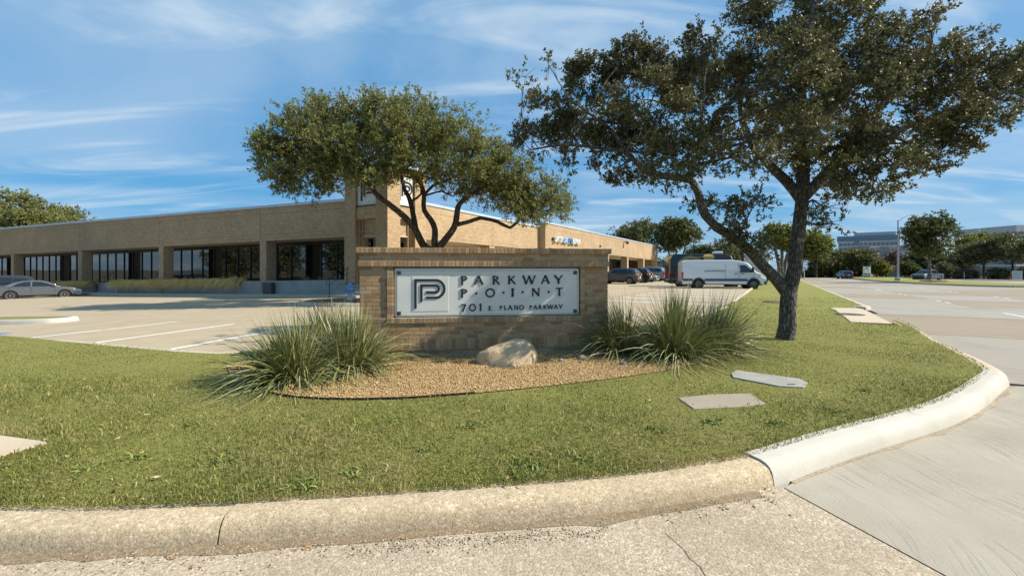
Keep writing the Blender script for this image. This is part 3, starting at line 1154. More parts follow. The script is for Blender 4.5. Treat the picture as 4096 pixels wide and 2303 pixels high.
course(0.02, SLEN - 0.02, z_soldB - CO - 0.01, 0.022, off=0.07)
rowlocks(0, SLEN, z_soldB, z_soldT, 0.0, 0.09, 'soldier_brick')
for k in range(4):
    course(0, SLEN, z_soldT + k * CO, 0.0, off=0.1016 * (k % 2))
rowlocks(xi0, xi1, z_sillB, z_sillT, -0.022, 0.2)
course(0, xi0, z_sillB + 0.012, 0.0, off=0.05, h=0.085)
course(xi1, SLEN, z_sillB + 0.012, 0.0, off=0.05, h=0.085)
npier = int(round((z_rowB - z_sillT) / CO))
hp = (z_rowB - z_sillT) / npier
for k in range(npier):
    z = z_sillT + k * hp
    course(0, xi0 - 0.008, z, 0.03, off=0.1016 * (k % 2), h=hp)
    course(xi0, xp0, z, 0.0, off=0.06 * (k % 2), h=hp, L=0.22)
    course(xp1, xi1, z, 0.0, off=0.04 * (k % 2), h=hp, L=0.22)
    course(xi1 + 0.008, SLEN, z, 0.03, off=0.1016 * (k % 2) + 0.04, h=hp)
rowlocks(-0.02, SLEN + 0.02, z_rowB, z_rowT, -0.022, 0.19)
course(0, SLEN, z_rowT, 0.0, off=0.0)
course(0, SLEN, z_rowT + CO, 0.004, off=0.1016)
rowlocks(-0.045, SLEN + 0.045, ZT - 0.098, ZT, -0.048, 0.203)
# left and right ends (courses seen edge on)
for xe, dx in ((0.0, 1), (SLEN, -1)):
    for k in range(24):
        z = z_soldT + 0.006 + k * CO
        if z + CO > ZT - 0.1 or (z_rowB - CO < z < z_rowT):
            continue
        y = 0.1
        for q in range(2):
            a, b = xe + (0.001 if dx > 0 else -0.088), xe + (0.088 if dx > 0 else -0.001)
            brick('brick', a, b, y + q * 0.2032, y + q * 0.2032 + 0.194, z + JW / 2, z + CO - JW / 2)

# white panel
fr0, fr1 = c1(478, 268), c1(2067, 735)
zA, zB = z_sillT + 0.012, z_rowB - 0.03
m = MB()
x0, x1, z0, z1 = xp0 + 0.012, xp1 - 0.012, zA, zB
R0 = 0.035
rr = []
for cx_, cz_, a0 in ((x1 - R0, z0 + R0, -90), (x1 - R0, z1 - R0, 0), (x0 + R0, z1 - R0, 90), (x0 + R0, z0 + R0, 180)):
    for k in range(5):
        a = R(a0 + 22.5 * k)
        rr.append((cx_ + R0 * math.cos(a), cz_ + R0 * math.sin(a)))
m.prism(rr, 0.05, 0.125, 'y')
panel = obj('panel', m, MAT['white_panel'], sign, SF, bevel=0.012, seg=3, recalc=True)
ins, nt = 0.05, 0.065
a0, a1, b0, b1 = x0 + ins, x1 - ins, z0 + 0.028, z1 - 0.045
pl = [(a0 + nt, b0), (a1 - nt, b0), (a1 - nt, b0 + nt), (a1, b0 + nt), (a1, b1 - nt), (a1 - nt, b1 - nt), (a1 - nt, b1), (a0 + nt, b1), (a0 + nt, b1 - nt), (a0, b1 - nt), (a0, b0 + nt), (a0 + nt, b0 + nt)]
m = MB()
m.prism(pl, 0.030, 0.051, 'y')
plate = obj('raised_plate', m, MAT['white_panel'], sign, SF, bevel=0.004, seg=1, recalc=True)
for bx in (a0 + nt * 0.42, a1 - nt * 0.42):
    for bz in (b0 + nt * 0.5, b1 - nt * 0.5):
        m = MB()
        m.box(bx - 0.028, bx + 0.028, 0.005, 0.051, bz - 0.028, bz + 0.028)
        obj('bolt_cover', m, MAT['bolt'], sign, SF, bevel=0.006)
# raised square behind the logo
YP = 0.030
l0, l1 = c1(635, 352, YP), c1(947, 647, YP)
m = MB()
m.box(l0[0], l1[0], 0.025, 0.031, l1[1], l0[1])
obj('logo_tile', m, MAT['white_panel'], sign, SF, bevel=0.003, seg=1)


def lz(x, y):
    """coordinates in the logo close-up -> local x,z"""
    px, py = 1600 + x * 0.17081, 1050 + y * 0.17081
    return sx(px, 0.0), sz(px, py, 0.0)


def band(path_pts, w):
    """flat strip of constant width along a polyline -> outline polygon"""
    pts = [Vector((p[0], p[1], 0)) for p in path_pts]
    Lf, Rt = [], []
    for i, p in enumerate(pts):
        d0 = (p - pts[i - 1]).normalized() if i > 0 else None
        d1 = (pts[i + 1] - p).normalized() if i < len(pts) - 1 else None
        if d0 is None:
            d0 = d1
        if d1 is None:
            d1 = d0
        n0, n1 = Vector((-d0.y, d0.x, 0)), Vector((-d1.y, d1.x, 0))
        n = (n0 + n1).normalized()
        k = w / 2 / max(0.3, n.dot(n0))
        Lf.append(p + n * k)
        Rt.append(p - n * k)
    return [(q.x, q.y) for q in Lf] + [(q.x, q.y) for q in Rt[::-1]]


def strip_mesh(path_pts, w, ya, yb):
    pl_ = band(path_pts, w)
    n = len(pl_) // 2
    m = MB()
    V = [(u, ya, v) for u, v in pl_] + [(u, yb, v) for u, v in pl_]
    N = len(pl_)
    fs = []
    for i in range(n - 1):
        a, b, c, d = i, i + 1, N - 2 - i, N - 1 - i
        fs.append((a, b, c, d))
        fs.append((N + a, N + d, N + c, N + b))
        fs.append((a, N + a, N + b, b))
        fs.append((d, c, N + c, N + d))
    fs.append((0, N - 1, 2 * N - 1, N))
    fs.append((n - 1, N + n - 1, N + n, n))
    m.add(V, fs)
    return m


lw = (lz(390, 700)[0] - lz(335, 700)[0])


def logo_path(pts_zoom, ccx, ccy, rad):
    return [lz(*p) for p in pts_zoom[0]] + [lz(ccx + rad * math.cos(R(a)), ccy + rad * math.sin(R(a))) for a in range(-90, 91, 10)] + [lz(*p) for p in pts_zoom[1]]


obj('logo_stripe', strip_mesh(logo_path(([(362, 1078), (362, 412)], [(606, 822)]), 835, 617, 205), lw, 0.014, 0.026), MAT['letter'], sign, SF, recalc=True, bevel=0.002, seg=1)
obj('logo_stripe', strip_mesh(logo_path(([(500, 918), (500, 535)], [(608, 698)]), 830, 617, 81), lw, 0.014, 0.026), MAT['letter'], sign, SF, recalc=True, bevel=0.002, seg=1)


# ---- flared serif letters
def flare(p, q, w, f=1.55, n=6):
    """stroke outline from p to q with flared ends"""
    p, q = Vector((*p, 0)), Vector((*q, 0))
    d = (q - p).normalized()
    nn = Vector((-d.y, d.x, 0))
    ts = [0, 0.05, 0.14, 0.3, 0.7, 0.86, 0.95, 1]
    ws = [f, f * 0.82, 1.12, 1, 1, 1.12, f * 0.82, f]
    A = [p.lerp(q, t) + nn * w / 2 * k for t, k in zip(ts, ws)]
    B = [p.lerp(q, t) - nn * w / 2 * k for t, k in zip(ts, ws)]
    return [A, B]


def arcband(cx_, cy_, rx, ry, a0, a1, w0, w1, n=14):
    A, B = [], []
    for k in range(n + 1):
        t = k / n
        a = R(a0 + (a1 - a0) * t)
        w = w0 + (w1 - w0) * (0.5 - 0.5 * math.cos(2 * math.pi * t)) if w1 > w0 else w0
        ca, sa = math.cos(a), math.sin(a)
        A.append(Vector((cx_ + (rx) * ca, cy_ + (ry) * sa, 0)))
        B.append(Vector((cx_ + (rx - w) * ca, cy_ + (ry - w) * sa, 0)))
    return [A, B]


W, TH = 0.20, 0.115          # thick and thin strokes, in cap heights


def glyph(ch):
    """list of ribbons; width of the box = first value (in cap heights)"""
    if ch == 'P':
        return 0.80, [flare((0.17, 0), (0.17, 1), W), arcband(0.36, 0.735, 0.42, 0.265, 92, -128, TH, W), [[Vector((0.2, 1, 0)), Vector((0.40, 1, 0))], [Vector((0.2, 0.89, 0)), Vector((0.40, 0.89, 0))]]]
    if ch == 'R':
        return 0.86, [flare((0.17, 0), (0.17, 1), W), arcband(0.36, 0.745, 0.38, 0.255, 92, -100, TH, W), [[Vector((0.2, 1, 0)), Vector((0.40, 1, 0))], [Vector((0.2, 0.89, 0)), Vector((0.40, 0.89, 0))]], flare((0.34, 0.53), (0.84, 0.02), 0.17, 1.35)]
    if ch == 'A':
        return 1.05, [flare((0.10, 0), (0.52, 1), 0.13, 1.5), flare((0.52, 1), (0.94, 0), W, 1.4), [[Vector((0.24, 0.40, 0)), Vector((0.78, 0.40, 0))], [Vector((0.22, 0.30, 0)), Vector((0.80, 0.30, 0))]]]
    if ch == 'K':
        return 0.90, [flare((0.17, 0), (0.17, 1), W), flare((0.22, 0.44), (0.80, 0.98), 0.125, 1.4), flare((0.36, 0.58), (0.88, 0.02), 0.17, 1.35)]
    if ch == 'W':
        return 1.48, [flare((0.08, 1), (0.42, 0), W, 1.4), flare((0.42, 0), (0.74, 0.95), 0.12, 1.2), flare((0.72, 0.98), (1.04, 0), W, 1.3), flare((1.04, 0), (1.40, 1), 0.12, 1.5)]
    if ch == 'Y':
        return 0.98, [flare((0.06, 1), (0.5, 0.42), W, 1.3), flare((0.92, 1), (0.5, 0.44), 0.125, 1.4), flare((0.5, 0.52), (0.5, 0), W)]
    if ch == 'O':
        return 1.08, [arcband(0.54, 0.5, 0.54, 0.53, 0, 360, 0.165, 0.165, 36)]
    if ch == '0':
        return 0.84, [arcband(0.42, 0.5, 0.42, 0.51, 0, 360, 0.145, 0.145, 32)]
    if ch == 'I':
        return 0.34, [flare((0.17, 0), (0.17, 1), W)]
    if ch == '1':
        return 0.36, [flare((0.22, 0), (0.22, 1), W, 1.35), flare((0.0, 0.80), (0.24, 0.98), 0.10, 1.1)]
    if ch == 'N':
        return 0.96, [flare((0.13, 0), (0.13, 1), 0.125, 1.7), flare((0.12, 0.97), (0.84, 0.03), W, 1.0), flare((0.84, 0), (0.84, 1), 0.125, 1.7)]
    if ch == 'T':
        return 0.82, [flare((0.41, 0), (0.41, 1), W), flare((0.02, 0.93), (0.80, 0.93), 0.12, 1.7)]
    if ch == '7':
        return 0.66, [flare((0.03, 0.92), (0.64, 0.92), 0.14, 1.3), flare((0.57, 0.92), (0.20, 0), 0.19, 1.2)]
    if ch == 'E':
        return 0.62, [flare((0.15, 0), (0.15, 1), W), flare((0.12, 0.94), (0.58, 0.94), 0.11, 1.5), flare((0.14, 0.52), (0.50, 0.52), 0.10, 1.5), flare((0.12, 0.06), (0.60, 0.06), 0.11, 1.6)]
    if ch == 'L':
        return 0.62, [flare((0.15, 0), (0.15, 1), W), flare((0.12, 0.06), (0.60, 0.06), 0.11, 1.6)]
    if ch == '.':
        return 0.2, [[[Vector((0.02, 0.16, 0)), Vector((0.18, 0.16, 0))], [Vector((0.02, 0, 0)), Vector((0.18, 0, 0))]]]
    return 0.3, []


def letter(ch, X0, X1, Z0, Z1, yb=0.031, parent=sign, mat='letter', d0=0.015):
    gw, ribs = glyph(ch)
    m = MB()
    kx, kz = (X1 - X0) / gw, (Z1 - Z0)
    for r, (A, B) in enumerate(ribs):
        yf = yb - d0 - 0.0005 * r
        n = len(A)
        V = []
        for (y) in (yf, yb):
            for q in list(A) + list(B):
                V.append((X0 + q.x * kx, y, Z0 + q.y * kz))
        N = 2 * n
        fs = []
        for i in range(n - 1):
            a, b, c, d = i, i + 1, n + i + 1, n + i
            fs += [(a, b, c, d), (N + a, N + d, N + c, N + b), (a, N + a, N + b, b), (d, c, N + c, N + d)]
        fs += [(0, n, N + n, N), (n - 1, N + n - 1, N + 2 * n - 1, 2 * n - 1)]
        m.add(V, fs)
    return obj('letter', m, MAT[mat], parent, SF, recalc=True)


def row(items):
    for ch, xa, xb, ya, yb_ in items:
        a, b = c1(xa, ya, 0.01), c1(xb, yb_, 0.01)
        letter(ch, a[0], b[0], b[1], a[1])


row([('P', 1048, 1108, 349, 423), ('A', 1160, 1245, 348, 420), ('R', 1318, 1381, 347, 420), ('K', 1450, 1516, 346, 418), ('W', 1576, 1690, 344, 416), ('A', 1732, 1811, 344, 414), ('Y', 1846, 1920, 343, 413)])
row([('P', 1048, 1108, 459, 531), ('O', 1259, 1343, 456, 529), ('I', 1478, 1507, 453, 525), ('N', 1655, 1724, 451, 520), ('T', 1862, 1920, 449, 517)])
for zx, zy in ((1183, 496), (1414, 490), (1577, 486), (1800, 484)):
    a = c1(zx, zy, 0.01)
    m = MB()
    m.box(a[0] - 0.0165, a[0] + 0.0165, 0.009, 0.031, a[1] - 0.0165, a[1] + 0.0165)
    obj('square_dot', m, MAT['letter'], sign, SF)
row([('7', 1054, 1097, 588, 650), ('0', 1120, 1180, 586, 648), ('1', 1205, 1228, 584, 645), ('E', 1286, 1311, 604, 640), ('.', 1319, 1327, 634, 640)])
row([('P', 1382, 1406, 601, 637), ('L', 1419, 1443, 600, 637), ('A', 1449, 1493, 599, 637), ('N', 1505, 1540, 598, 635), ('O', 1548, 1590, 597, 635),
     ('P', 1637, 1661, 597, 633), ('A', 1667, 1706, 596, 632), ('R', 1714, 1742, 595, 631), ('K', 1754, 1783, 594, 630), ('W', 1787, 1842, 593, 628), ('A', 1842, 1879, 592, 627), ('Y', 1884, 1921, 591, 626)])

# ================================================================== GRAVEL BED AND PLANTS
bed_px = [(905, 1460), (930, 1510), (1010, 1552), (1110, 1580), (1300, 1597), (1590, 1595), (1900, 1573), (2230, 1540), (2540, 1502), (2780, 1458), (2930, 1425), (3010, 1395)]
BEDF = [gr(x, y, 0.17) for x, y in bed_px]
BED = resample([p.copy() for p in BEDF], 0.3) + [Vector((4.4, 8.6, 0.17)), Vector((3.6, 9.9, 0.17)), Vector((-1, 9.5, 0.17)), Vector((-3.6, 8.6, 0.17)), Vector((-4.3, 7.6, 0.17))]
for p in BED:
    p.z = 0.178
m = MB()
m.sheet(BED)
struct('gravel_bed', m, MAT['gravel'])
ed = resample([p + Vector((0, 0, 0)) for p in BEDF[1:7]], 0.3)
m = MB()
en = lefts(ed)
for i, p in enumerate(ed):
    for d, z in ((0.0, 0.12), (0.0, 0.194), (-0.005, 0.194), (-0.005, 0.12)):
        q = p + en[i] * d
        m.v.append((q.x, q.y, z))
for i in range(len(ed) - 1):
    for j in range(4):
        m.f.append((i * 4 + j, i * 4 + (j + 1) % 4, i * 4 + 4 + (j + 1) % 4, i * 4 + 4 + j))
tag(obj('garden_edging', m, MAT['frame_dark']), 'thin dark metal edging between the gravel bed and the lawn', 'edging')


def inside(poly, X, Y):
    """vectorised point in polygon"""
    ins_ = np.zeros(X.shape, bool)
    n = len(poly)
    for i in range(n):
        a, b = poly[i], poly[(i + 1) % n]
        cond = ((a.y > Y) != (b.y > Y))
        den = (b.y - a.y) if abs(b.y - a.y) > 1e-12 else 1e-12
        ins_ ^= cond & (X < (b.x - a.x) * (Y - a.y) / den + a.x)
    return ins_


OCT_V = np.array([(1, 0, 0), (-1, 0, 0), (0, 1, 0), (0, -1, 0), (0, 0, 1), (0, 0, -1)], float)
OCT_F = np.array([(0, 2, 4), (2, 1, 4), (1, 3, 4), (3, 0, 4), (2, 0, 5), (1, 2, 5), (3, 1, 5), (0, 3, 5)])


def scatter_stones(name, P, size, mat, flat=0.6):
    n = len(P)
    s = size[:, None] * RNG.uniform(0.65, 1.35, (n, 3))
    s[:, 2] *= flat
    a = RNG.uniform(0, 2 * np.pi, n)
    base = OCT_V[None] * s[:, None, :] * RNG.uniform(0.8, 1.2, (n, 6, 1))
    x = base[..., 0] * np.cos(a)[:, None] - base[..., 1] * np.sin(a)[:, None]
    y = base[..., 0] * np.sin(a)[:, None] + base[..., 1] * np.cos(a)[:, None]
    V = np.stack([x, y, base[..., 2]], -1) + P[:, None, :]
    Fc = (OCT_F[None] + (np.arange(n) * 6)[:, None, None]).reshape(-1, 3)
    return obj(name, np_mesh(name, V.reshape(-1, 3), Fc), mat)


n = 90000
X = RNG.uniform(-4.4, 5.2, n)
Y = RNG.uniform(5.0, 8.6, n)
k = inside(BED, X, Y)
X, Y = X[k][:34000], Y[k][:34000]
P = np.stack([X, Y, np.full(X.shape, 0.183) + RNG.uniform(-0.004, 0.006, X.shape)], 1)
tag(scatter_stones('gravel', P, RNG.uniform(0.005, 0.014, len(P)), MAT['pebble']), 'tan decomposed granite gravel in the sign bed', kind='stuff')

# boulder
bo = gr(2035, 1452, 0.17)
bm = bmesh.new()
bmesh.ops.create_icosphere(bm, subdivisions=5, radius=1.0)
from mathutils import noise as mnoise
prof = [(-0.58, 0.10), (-0.50, 0.20), (-0.35, 0.30), (-0.15, 0.36), (0.05, 0.42), (0.22, 0.44), (0.38, 0.40), (0.48, 0.30), (0.55, 0.16), (0.58, 0.08)]
for v in bm.verts:
    d = v.co.copy()
    p = Vector((d.x * 0.57, d.y * 0.34, d.z))
    hx = 0.1
    for (xa, za), (xb, zb) in zip(prof, prof[1:]):
        if xa <= p.x <= xb:
            hx = za + (zb - za) * (p.x - xa) / (xb - xa)
    q = abs(d.z) ** 0.7 * (1 if d.z > 0 else -1)
    rr_ = math.sqrt(max(0.0, 1 - d.x * d.x))
    p.z = (hx * min(1, abs(d.z) / max(0.05, rr_)) if d.z > 0 else -0.10 * abs(d.z))
    nv = mnoise.noise_vector(d * 1.5) * 0.045 + mnoise.noise_vector(d * 5.5) * 0.012
    cell = 0.0
    v.co = p + nv + d * cell * 0.5
bmesh.ops.smooth_vert(bm, verts=bm.verts, factor=0.35, use_axis_x=True, use_axis_y=True, use_axis_z=True)
me = bpy.data.meshes.new('boulder')
bm.to_mesh(me)
bm.free()
BM_ = frame((bo.x - 0.02, bo.y + 0.05, 0.19), SD) @ Matrix.Diagonal((0.88, 0.9, 0.82, 1))
tag(obj('boulder', me, MAT['rock'], None, BM_, smooth=40), 'smooth tan sandstone boulder in front of the brick sign', 'boulder')


def rock(px, py, s, lab):
    p = gr(px, py, 0.18)
    bm = bmesh.new()
    bmesh.ops.create_icosphere(bm, subdivisions=2, radius=1.0)
    for v in bm.verts:
        d = v.co.copy()
        v.co = Vector((d.x * s, d.y * s * 0.8, d.z * s * 0.8)) + mnoise.noise_vector(d * 2 + p) * s * 0.4
    me = bpy.data.meshes.new('rock')
    bm.to_mesh(me)
    bm.free()
    tag(obj('rock', me, MAT['rim_grey'] if s < 0.02 else MAT['rock_grey'], None, T(p.x, p.y, 0.18 + s * 0.35), smooth=50), lab, 'rock')


MAT['rock_grey'] = M('grey field stone', (0.22, 0.20, 0.175), (0.33, 0.30, 0.26), 8, 0.9, 0.6, 40)
rock(2243, 1445, 0.045, 'small pointed grey rock on the gravel right of the boulder')
rock(2325, 1437, 0.07, 'flat grey rock half buried in the gravel by the right yucca')
rock(2490, 1458, 0.06, 'low grey rock at the foot of the right yucca')


def ribbons(base, dirs, length, droop, width, seg=7, jitter=0.02):
    """arching leaf ribbons as quads, vectorised. base (n,3), dirs (n,3) unit start direction"""
    n = len(base)
    t = np.linspace(0, 1, seg + 1)
    L = length[:, None]
    hor = dirs.copy()
    hor[:, 2] = 0
    hn = np.linalg.norm(hor, axis=1, keepdims=True) + 1e-9
    hor = hor / hn
    cen = base[:, None, :] + dirs[:, None, :] * (L * t)[..., None]
    cen[..., 2] -= droop[:, None] * (L * t ** 2.2)
    cen += hor[:, None, :] * (droop[:, None] * 0.25 * L * t ** 2)[..., None]
    side = np.stack([-hor[:, 1], hor[:, 0], np.zeros(n)], 1)
    tw = RNG.uniform(-0.9, 0.9, n)
    side = side * np.cos(tw)[:, None] + np.stack([np.zeros(n), np.zeros(n), np.sin(tw)], 1)
    w = width[:, None] * np.clip(1.05 - t[None] ** 1.6, 0.06, 1) * 0.5
    A = cen + side[:, None, :] * w[..., None]
    B = cen - side[:, None, :] * w[..., None]
    V = np.stack([A, B], 2).reshape(n, (seg + 1) * 2, 3)
    q = np.array([(2 * i, 2 * i + 1, 2 * i + 3, 2 * i + 2) for i in range(seg)])
    Fc = (q[None] + (np.arange(n) * (seg + 1) * 2)[:, None, None]).reshape(-1, 4)
    return V.reshape(-1, 3), Fc


def clump(name, label, cat, centre, n, hmin, hmax, spread, rad, mat, group=None, droop=(0.15, 0.9), width=(0.008, 0.015), lean=(0, 0), stalks=0):
    root = thing(name, label, cat, T(*centre), group)
    az = RNG.uniform(0, 2 * np.pi, n)
    # inclination from vertical: many upright, the outer ones splayed
    inc = np.abs(RNG.normal(0.0, spread, n))
    inc = np.clip(inc, 0.02, 1.45)
    d = np.stack([np.sin(inc) * np.cos(az) + lean[0], np.sin(inc) * np.sin(az) + lean[1], np.cos(inc)], 1)
    d /= np.linalg.norm(d, axis=1, keepdims=True)
    rr_ = rad * np.sqrt(RNG.uniform(0, 1, n)) * (0.35 + 0.65 * inc / 1.45)
    a2 = az + RNG.normal(0, 0.5, n)
    b = np.stack([centre[0] + rr_ * np.cos(a2), centre[1] + rr_ * np.sin(a2), np.full(n, centre[2])], 1)
    L = RNG.uniform(hmin, hmax, n)
    dr = RNG.uniform(droop[0], droop[1], n) * (0.25 + inc / 1.2)
    V, Fc = ribbons(b, d, L, dr, RNG.uniform(width[0], width[1], n))
    V[:, 2] = np.maximum(V[:, 2], centre[2] + 0.004)
    obj('leaves', np_mesh('leaves', V, Fc), MAT[mat], root)
    return root


for (px, py), n, lab, sc, ln in (((1170, 1515), 1250, 'large red yucca clump spilling over the left edge of the bed', 1.08, (-0.10, -0.10)),
                                 ((1410, 1475), 1150, 'red yucca clump against the left pier of the brick sign', 1.12, (0.05, -0.05)),
                                 ((1300, 1425), 800, 'upright red yucca clump behind the two front left ones', 1.15, (-0.05, 0.05)),
                                 ((2480, 1408), 900, 'dark red yucca clump against the right end of the brick sign', 1.25, (-0.2, -0.06)),
                                 ((2700, 1420), 1200, 'broad arching red yucca clump in front of the oak trunk', 1.4, (0.02, -0.08)),
                                 ((2850, 1400), 800, 'red yucca clump nearest the oak trunk', 1.35, (0.25, 0))):
    p = gr(px, py, 0.18)
    clump('yucca', lab, 'plant', (p.x, p.y, 0.175), n, 0.55 * sc, 1.1 * sc, 0.78, 0.40, 'yucca', 'red yuccas round the sign', (0.1, 0.85), (0.011, 0.025), ln)

# ---- utility covers in the lawn
cv = [gr(x, y, 0.19) for x, y in [(2945, 1478), (2925, 1490), (2932, 1505), (3115, 1540), (3215, 1545), (3231, 1528), (3198, 1511)]]
m = MB()
m.prism([(p.x, p.y) for p in cv[::-1]], 0.12, 0.184, 'z')


def lid_mat():
    nb = NB('grey composite lid')
    ch = nb.n('ShaderNodeTexChecker', {'Vector': nb.co(), 'Scale': 60.0})
    col = nb.ramp(nb.noise(4, 5), [(0.3, (0.31, 0.295, 0.25)), (0.7, (0.41, 0.395, 0.345))])
    col = nb.mix(nb.math('MULTIPLY', ch.outputs['Fac'], 0.25), col, (0.2, 0.21, 0.2))
    nb.bump(ch.outputs['Fac'], 0.5, 0.004)
    return nb.fin(col, 0.7)


lid = thing('utility_cover', 'long grey composite utility box lid in the grass', 'utility cover', T(cv[3].x, cv[3].y, 0.14))
obj('lid', m, lid_mat(), lid, bevel=0.006, recalc=True)
h = gr(3165, 1532, 0.2)
m = MB()
m.box(-0.05, 0.05, -0.012, 0.012, 0.0, 0.004, T(h.x, h.y, 0.1845))
obj('lifting_slot', m, MAT['frame_dark'], lid)
cv = [gr(x, y, 0.18) for x, y in [(2712, 1589), (2849, 1574), (2999, 1571), (3065, 1611), (2965, 1624), (2774, 1632)]]
m = MB()
m.prism([(p.x, p.y) for p in cv[::-1]], 0.10, 0.178, 'z')
lid2 = thing('utility_cover', 'flat brown concrete meter box lid sunk in the grass', 'utility cover', T(cv[0].x, cv[0].y, 0.12))
obj('lid', m, concrete_mat('old lid concrete', (0.27, 0.23, 0.165), (0.36, 0.315, 0.235), stain=0.4), lid2, bevel=0.008, recalc=True)
# ================================================================== GRASS BLADES
cov1 = [gr(x, y, 0.19) for x, y in [(2945, 1478), (2925, 1490), (2932, 1505), (3115, 1540), (3215, 1545), (3231, 1528), (3198, 1511)]]
cov2 = cv


def shrink(poly, k):
    c_ = sum(poly, Vector()) / len(poly)
    return [c_ + (p - c_) * k for p in poly]


cov1, cov2 = shrink(cov1, 0.88), shrink(cov2, 0.88)


def blades(n, ymin, ymax, hmin, hmax, wmin, wmax, power, xlim=(-14, 30)):
    u = RNG.uniform(0, 1, n)
    # density ~ 1/Y^power : inverse transform
    if abs(power - 1) < 1e-6:
        Y = ymin * (ymax / ymin) ** u
    else:
        e = 1 - power
        Y = (ymin ** e + u * (ymax ** e - ymin ** e)) ** (1 / e)
    X = RNG.uniform(-1.22, 1.22, n) * Y
    k = inside(LAWN_XY, X, Y) & ~inside(BED, X, Y) & ~inside(SW, X, Y) & ~inside(AP, X, Y)
    sh = 0.03
    for cpoly in (cov1, cov2):
        k &= ~inside(cpoly, X, Y)
    k &= ~((X > 5.75) & (X < 6.2) & (Y > 9.3) & (Y < 9.75))
    X, Y = X[k], Y[k]
    n = len(X)
    z = LZ - 0.005 * np.clip(Y - 15, 0, 60) - 0.006
    patch = 0.75 + 0.5 * np.array([mnoise.noise(Vector((x * 0.8, y * 0.8, 0))) for x, y in zip(X, Y)]) if n < 400000 else np.ones(n)
    h = RNG.uniform(hmin, hmax, n) * patch * (1 + 0.05 * Y)
    w = RNG.uniform(wmin, wmax, n) * (0.6 + 0.16 * Y)
    a = RNG.uniform(0, 2 * np.pi, n)
    ln = np.abs(RNG.normal(0.0, 0.75, n)) * h
    la = RNG.uniform(0, 2 * np.pi, n)
    dx, dy = np.cos(a) * w / 2, np.sin(a) * w / 2
    mx, my = X + np.cos(la) * ln * 0.35, Y + np.sin(la) * ln * 0.35
    tx, ty = X + np.cos(la) * ln, Y + np.sin(la) * ln
    V = np.stack([np.stack([X - dx, Y - dy, z], 1), np.stack([X + dx, Y + dy, z], 1),
                  np.stack([mx + dx * 0.8, my + dy * 0.8, z + h * 0.62], 1), np.stack([tx, ty, z + h * RNG.uniform(0.6, 1.0, n)], 1), np.stack([mx - dx * 0.8, my - dy * 0.8, z + h * 0.62], 1)], 1)
    Fc = (np.array([(0, 1, 2, 4)])[None] + (np.arange(n) * 5)[:, None, None]).reshape(-1, 4)
    Ft = (np.array([(4, 2, 3, 3)])[None] + (np.arange(n) * 5)[:, None, None]).reshape(-1, 4)
    return V.reshape(-1, 3), Fc, Ft, n


def blade_obj(name, label, *args):
    V, Fc, Ft, n = blades(*args)
    me = bpy.data.meshes.new(name)
    nq, nt_ = len(Fc), len(Ft)
    me.vertices.add(len(V))
    me.vertices.foreach_set('co', V.astype(np.float32).ravel())
    loops = np.concatenate([Fc.ravel(), Ft[:, :3].ravel()]).astype(np.int32)
    me.loops.add(len(loops))
    me.loops.foreach_set('vertex_index', loops)
    me.polygons.add(nq + nt_)
    me.polygons.foreach_set('loop_start', np.concatenate([np.arange(nq) * 4, nq * 4 + np.arange(nt_) * 3]).astype(np.int32))
    me.update(calc_edges=True)
    return tag(obj(name, me, MAT['grass']), label, kind='stuff')


blade_obj('grass', 'short mown green and straw lawn grass on the corner lawn', 420000, 2.7, 24, 0.012, 0.034, 0.003, 0.0055, 1.75)
blade_obj('grass_tufts', 'longer ragged grass tufts near the front kerb', 14000, 2.8, 6.0, 0.035, 0.07, 0.005, 0.009, 2.0)

# fallen leaves and gutter debris
n = 260
Xl = RNG.uniform(-1.1, 1.1, n) * 6
Yl = RNG.uniform(3.0, 9, n)
k = inside(LAWN_XY, Xl, Yl) & ~inside(BED, Xl, Yl)
Xl, Yl = Xl[k][:90], Yl[k][:90]
m = MB()
for x, y in zip(Xl, Yl):
    a, s = random.uniform(0, 6.28), random.uniform(0.018, 0.035)
    z = LZ + 0.03
    ca, sa = math.cos(a) * s, math.sin(a) * s
    m.add([(x - ca, y - sa, z + 0.01), (x + sa * .5, y - ca * .5, z), (x + ca, y + sa, z + random.uniform(0, .02)), (x - sa * .5, y + ca * .5, z + 0.004)], [(0, 1, 2, 3)])
tag(obj('fallen_leaves', m, MAT['deadleaf']), 'dry brown leaves scattered on the lawn', kind='stuff')

gp, gs = [], []
i0, i1 = 0, i_white
for q in range(1500):
    i = random.randrange(kidx(Vector((-3.2, 2.6, 0))), i_white)
    d = -abs(random.gauss(0.0, 0.10)) - 0.01
    p = KP[i] + KN[i] * d
    gp.append((p.x + random.uniform(-.05, .05), p.y, 0.004))
    gs.append(random.choice([0.002, 0.003, 0.003, 0.004, 0.005, 0.008]))
for q in range(900):
    t = random.random()
    p = gr(1400, 2165).lerp(gr(2400, 2095), t)
    gp.append((p.x + random.gauss(0, .04), p.y - 0.09 + random.gauss(0, 0.035), 0.004))
    gs.append(random.choice([0.002, 0.003, 0.004, 0.006]))
tag(scatter_stones('gutter_grit', np.array(gp), np.array(gs), strand_mat('grit', [(0, (0.07, 0.07, 0.07)), (0.3, (0.25, 0.20, 0.14)), (1, (0.55, 0.46, 0.35))])), 'loose grit and small stones in the gutter', kind='stuff')
m = MB()
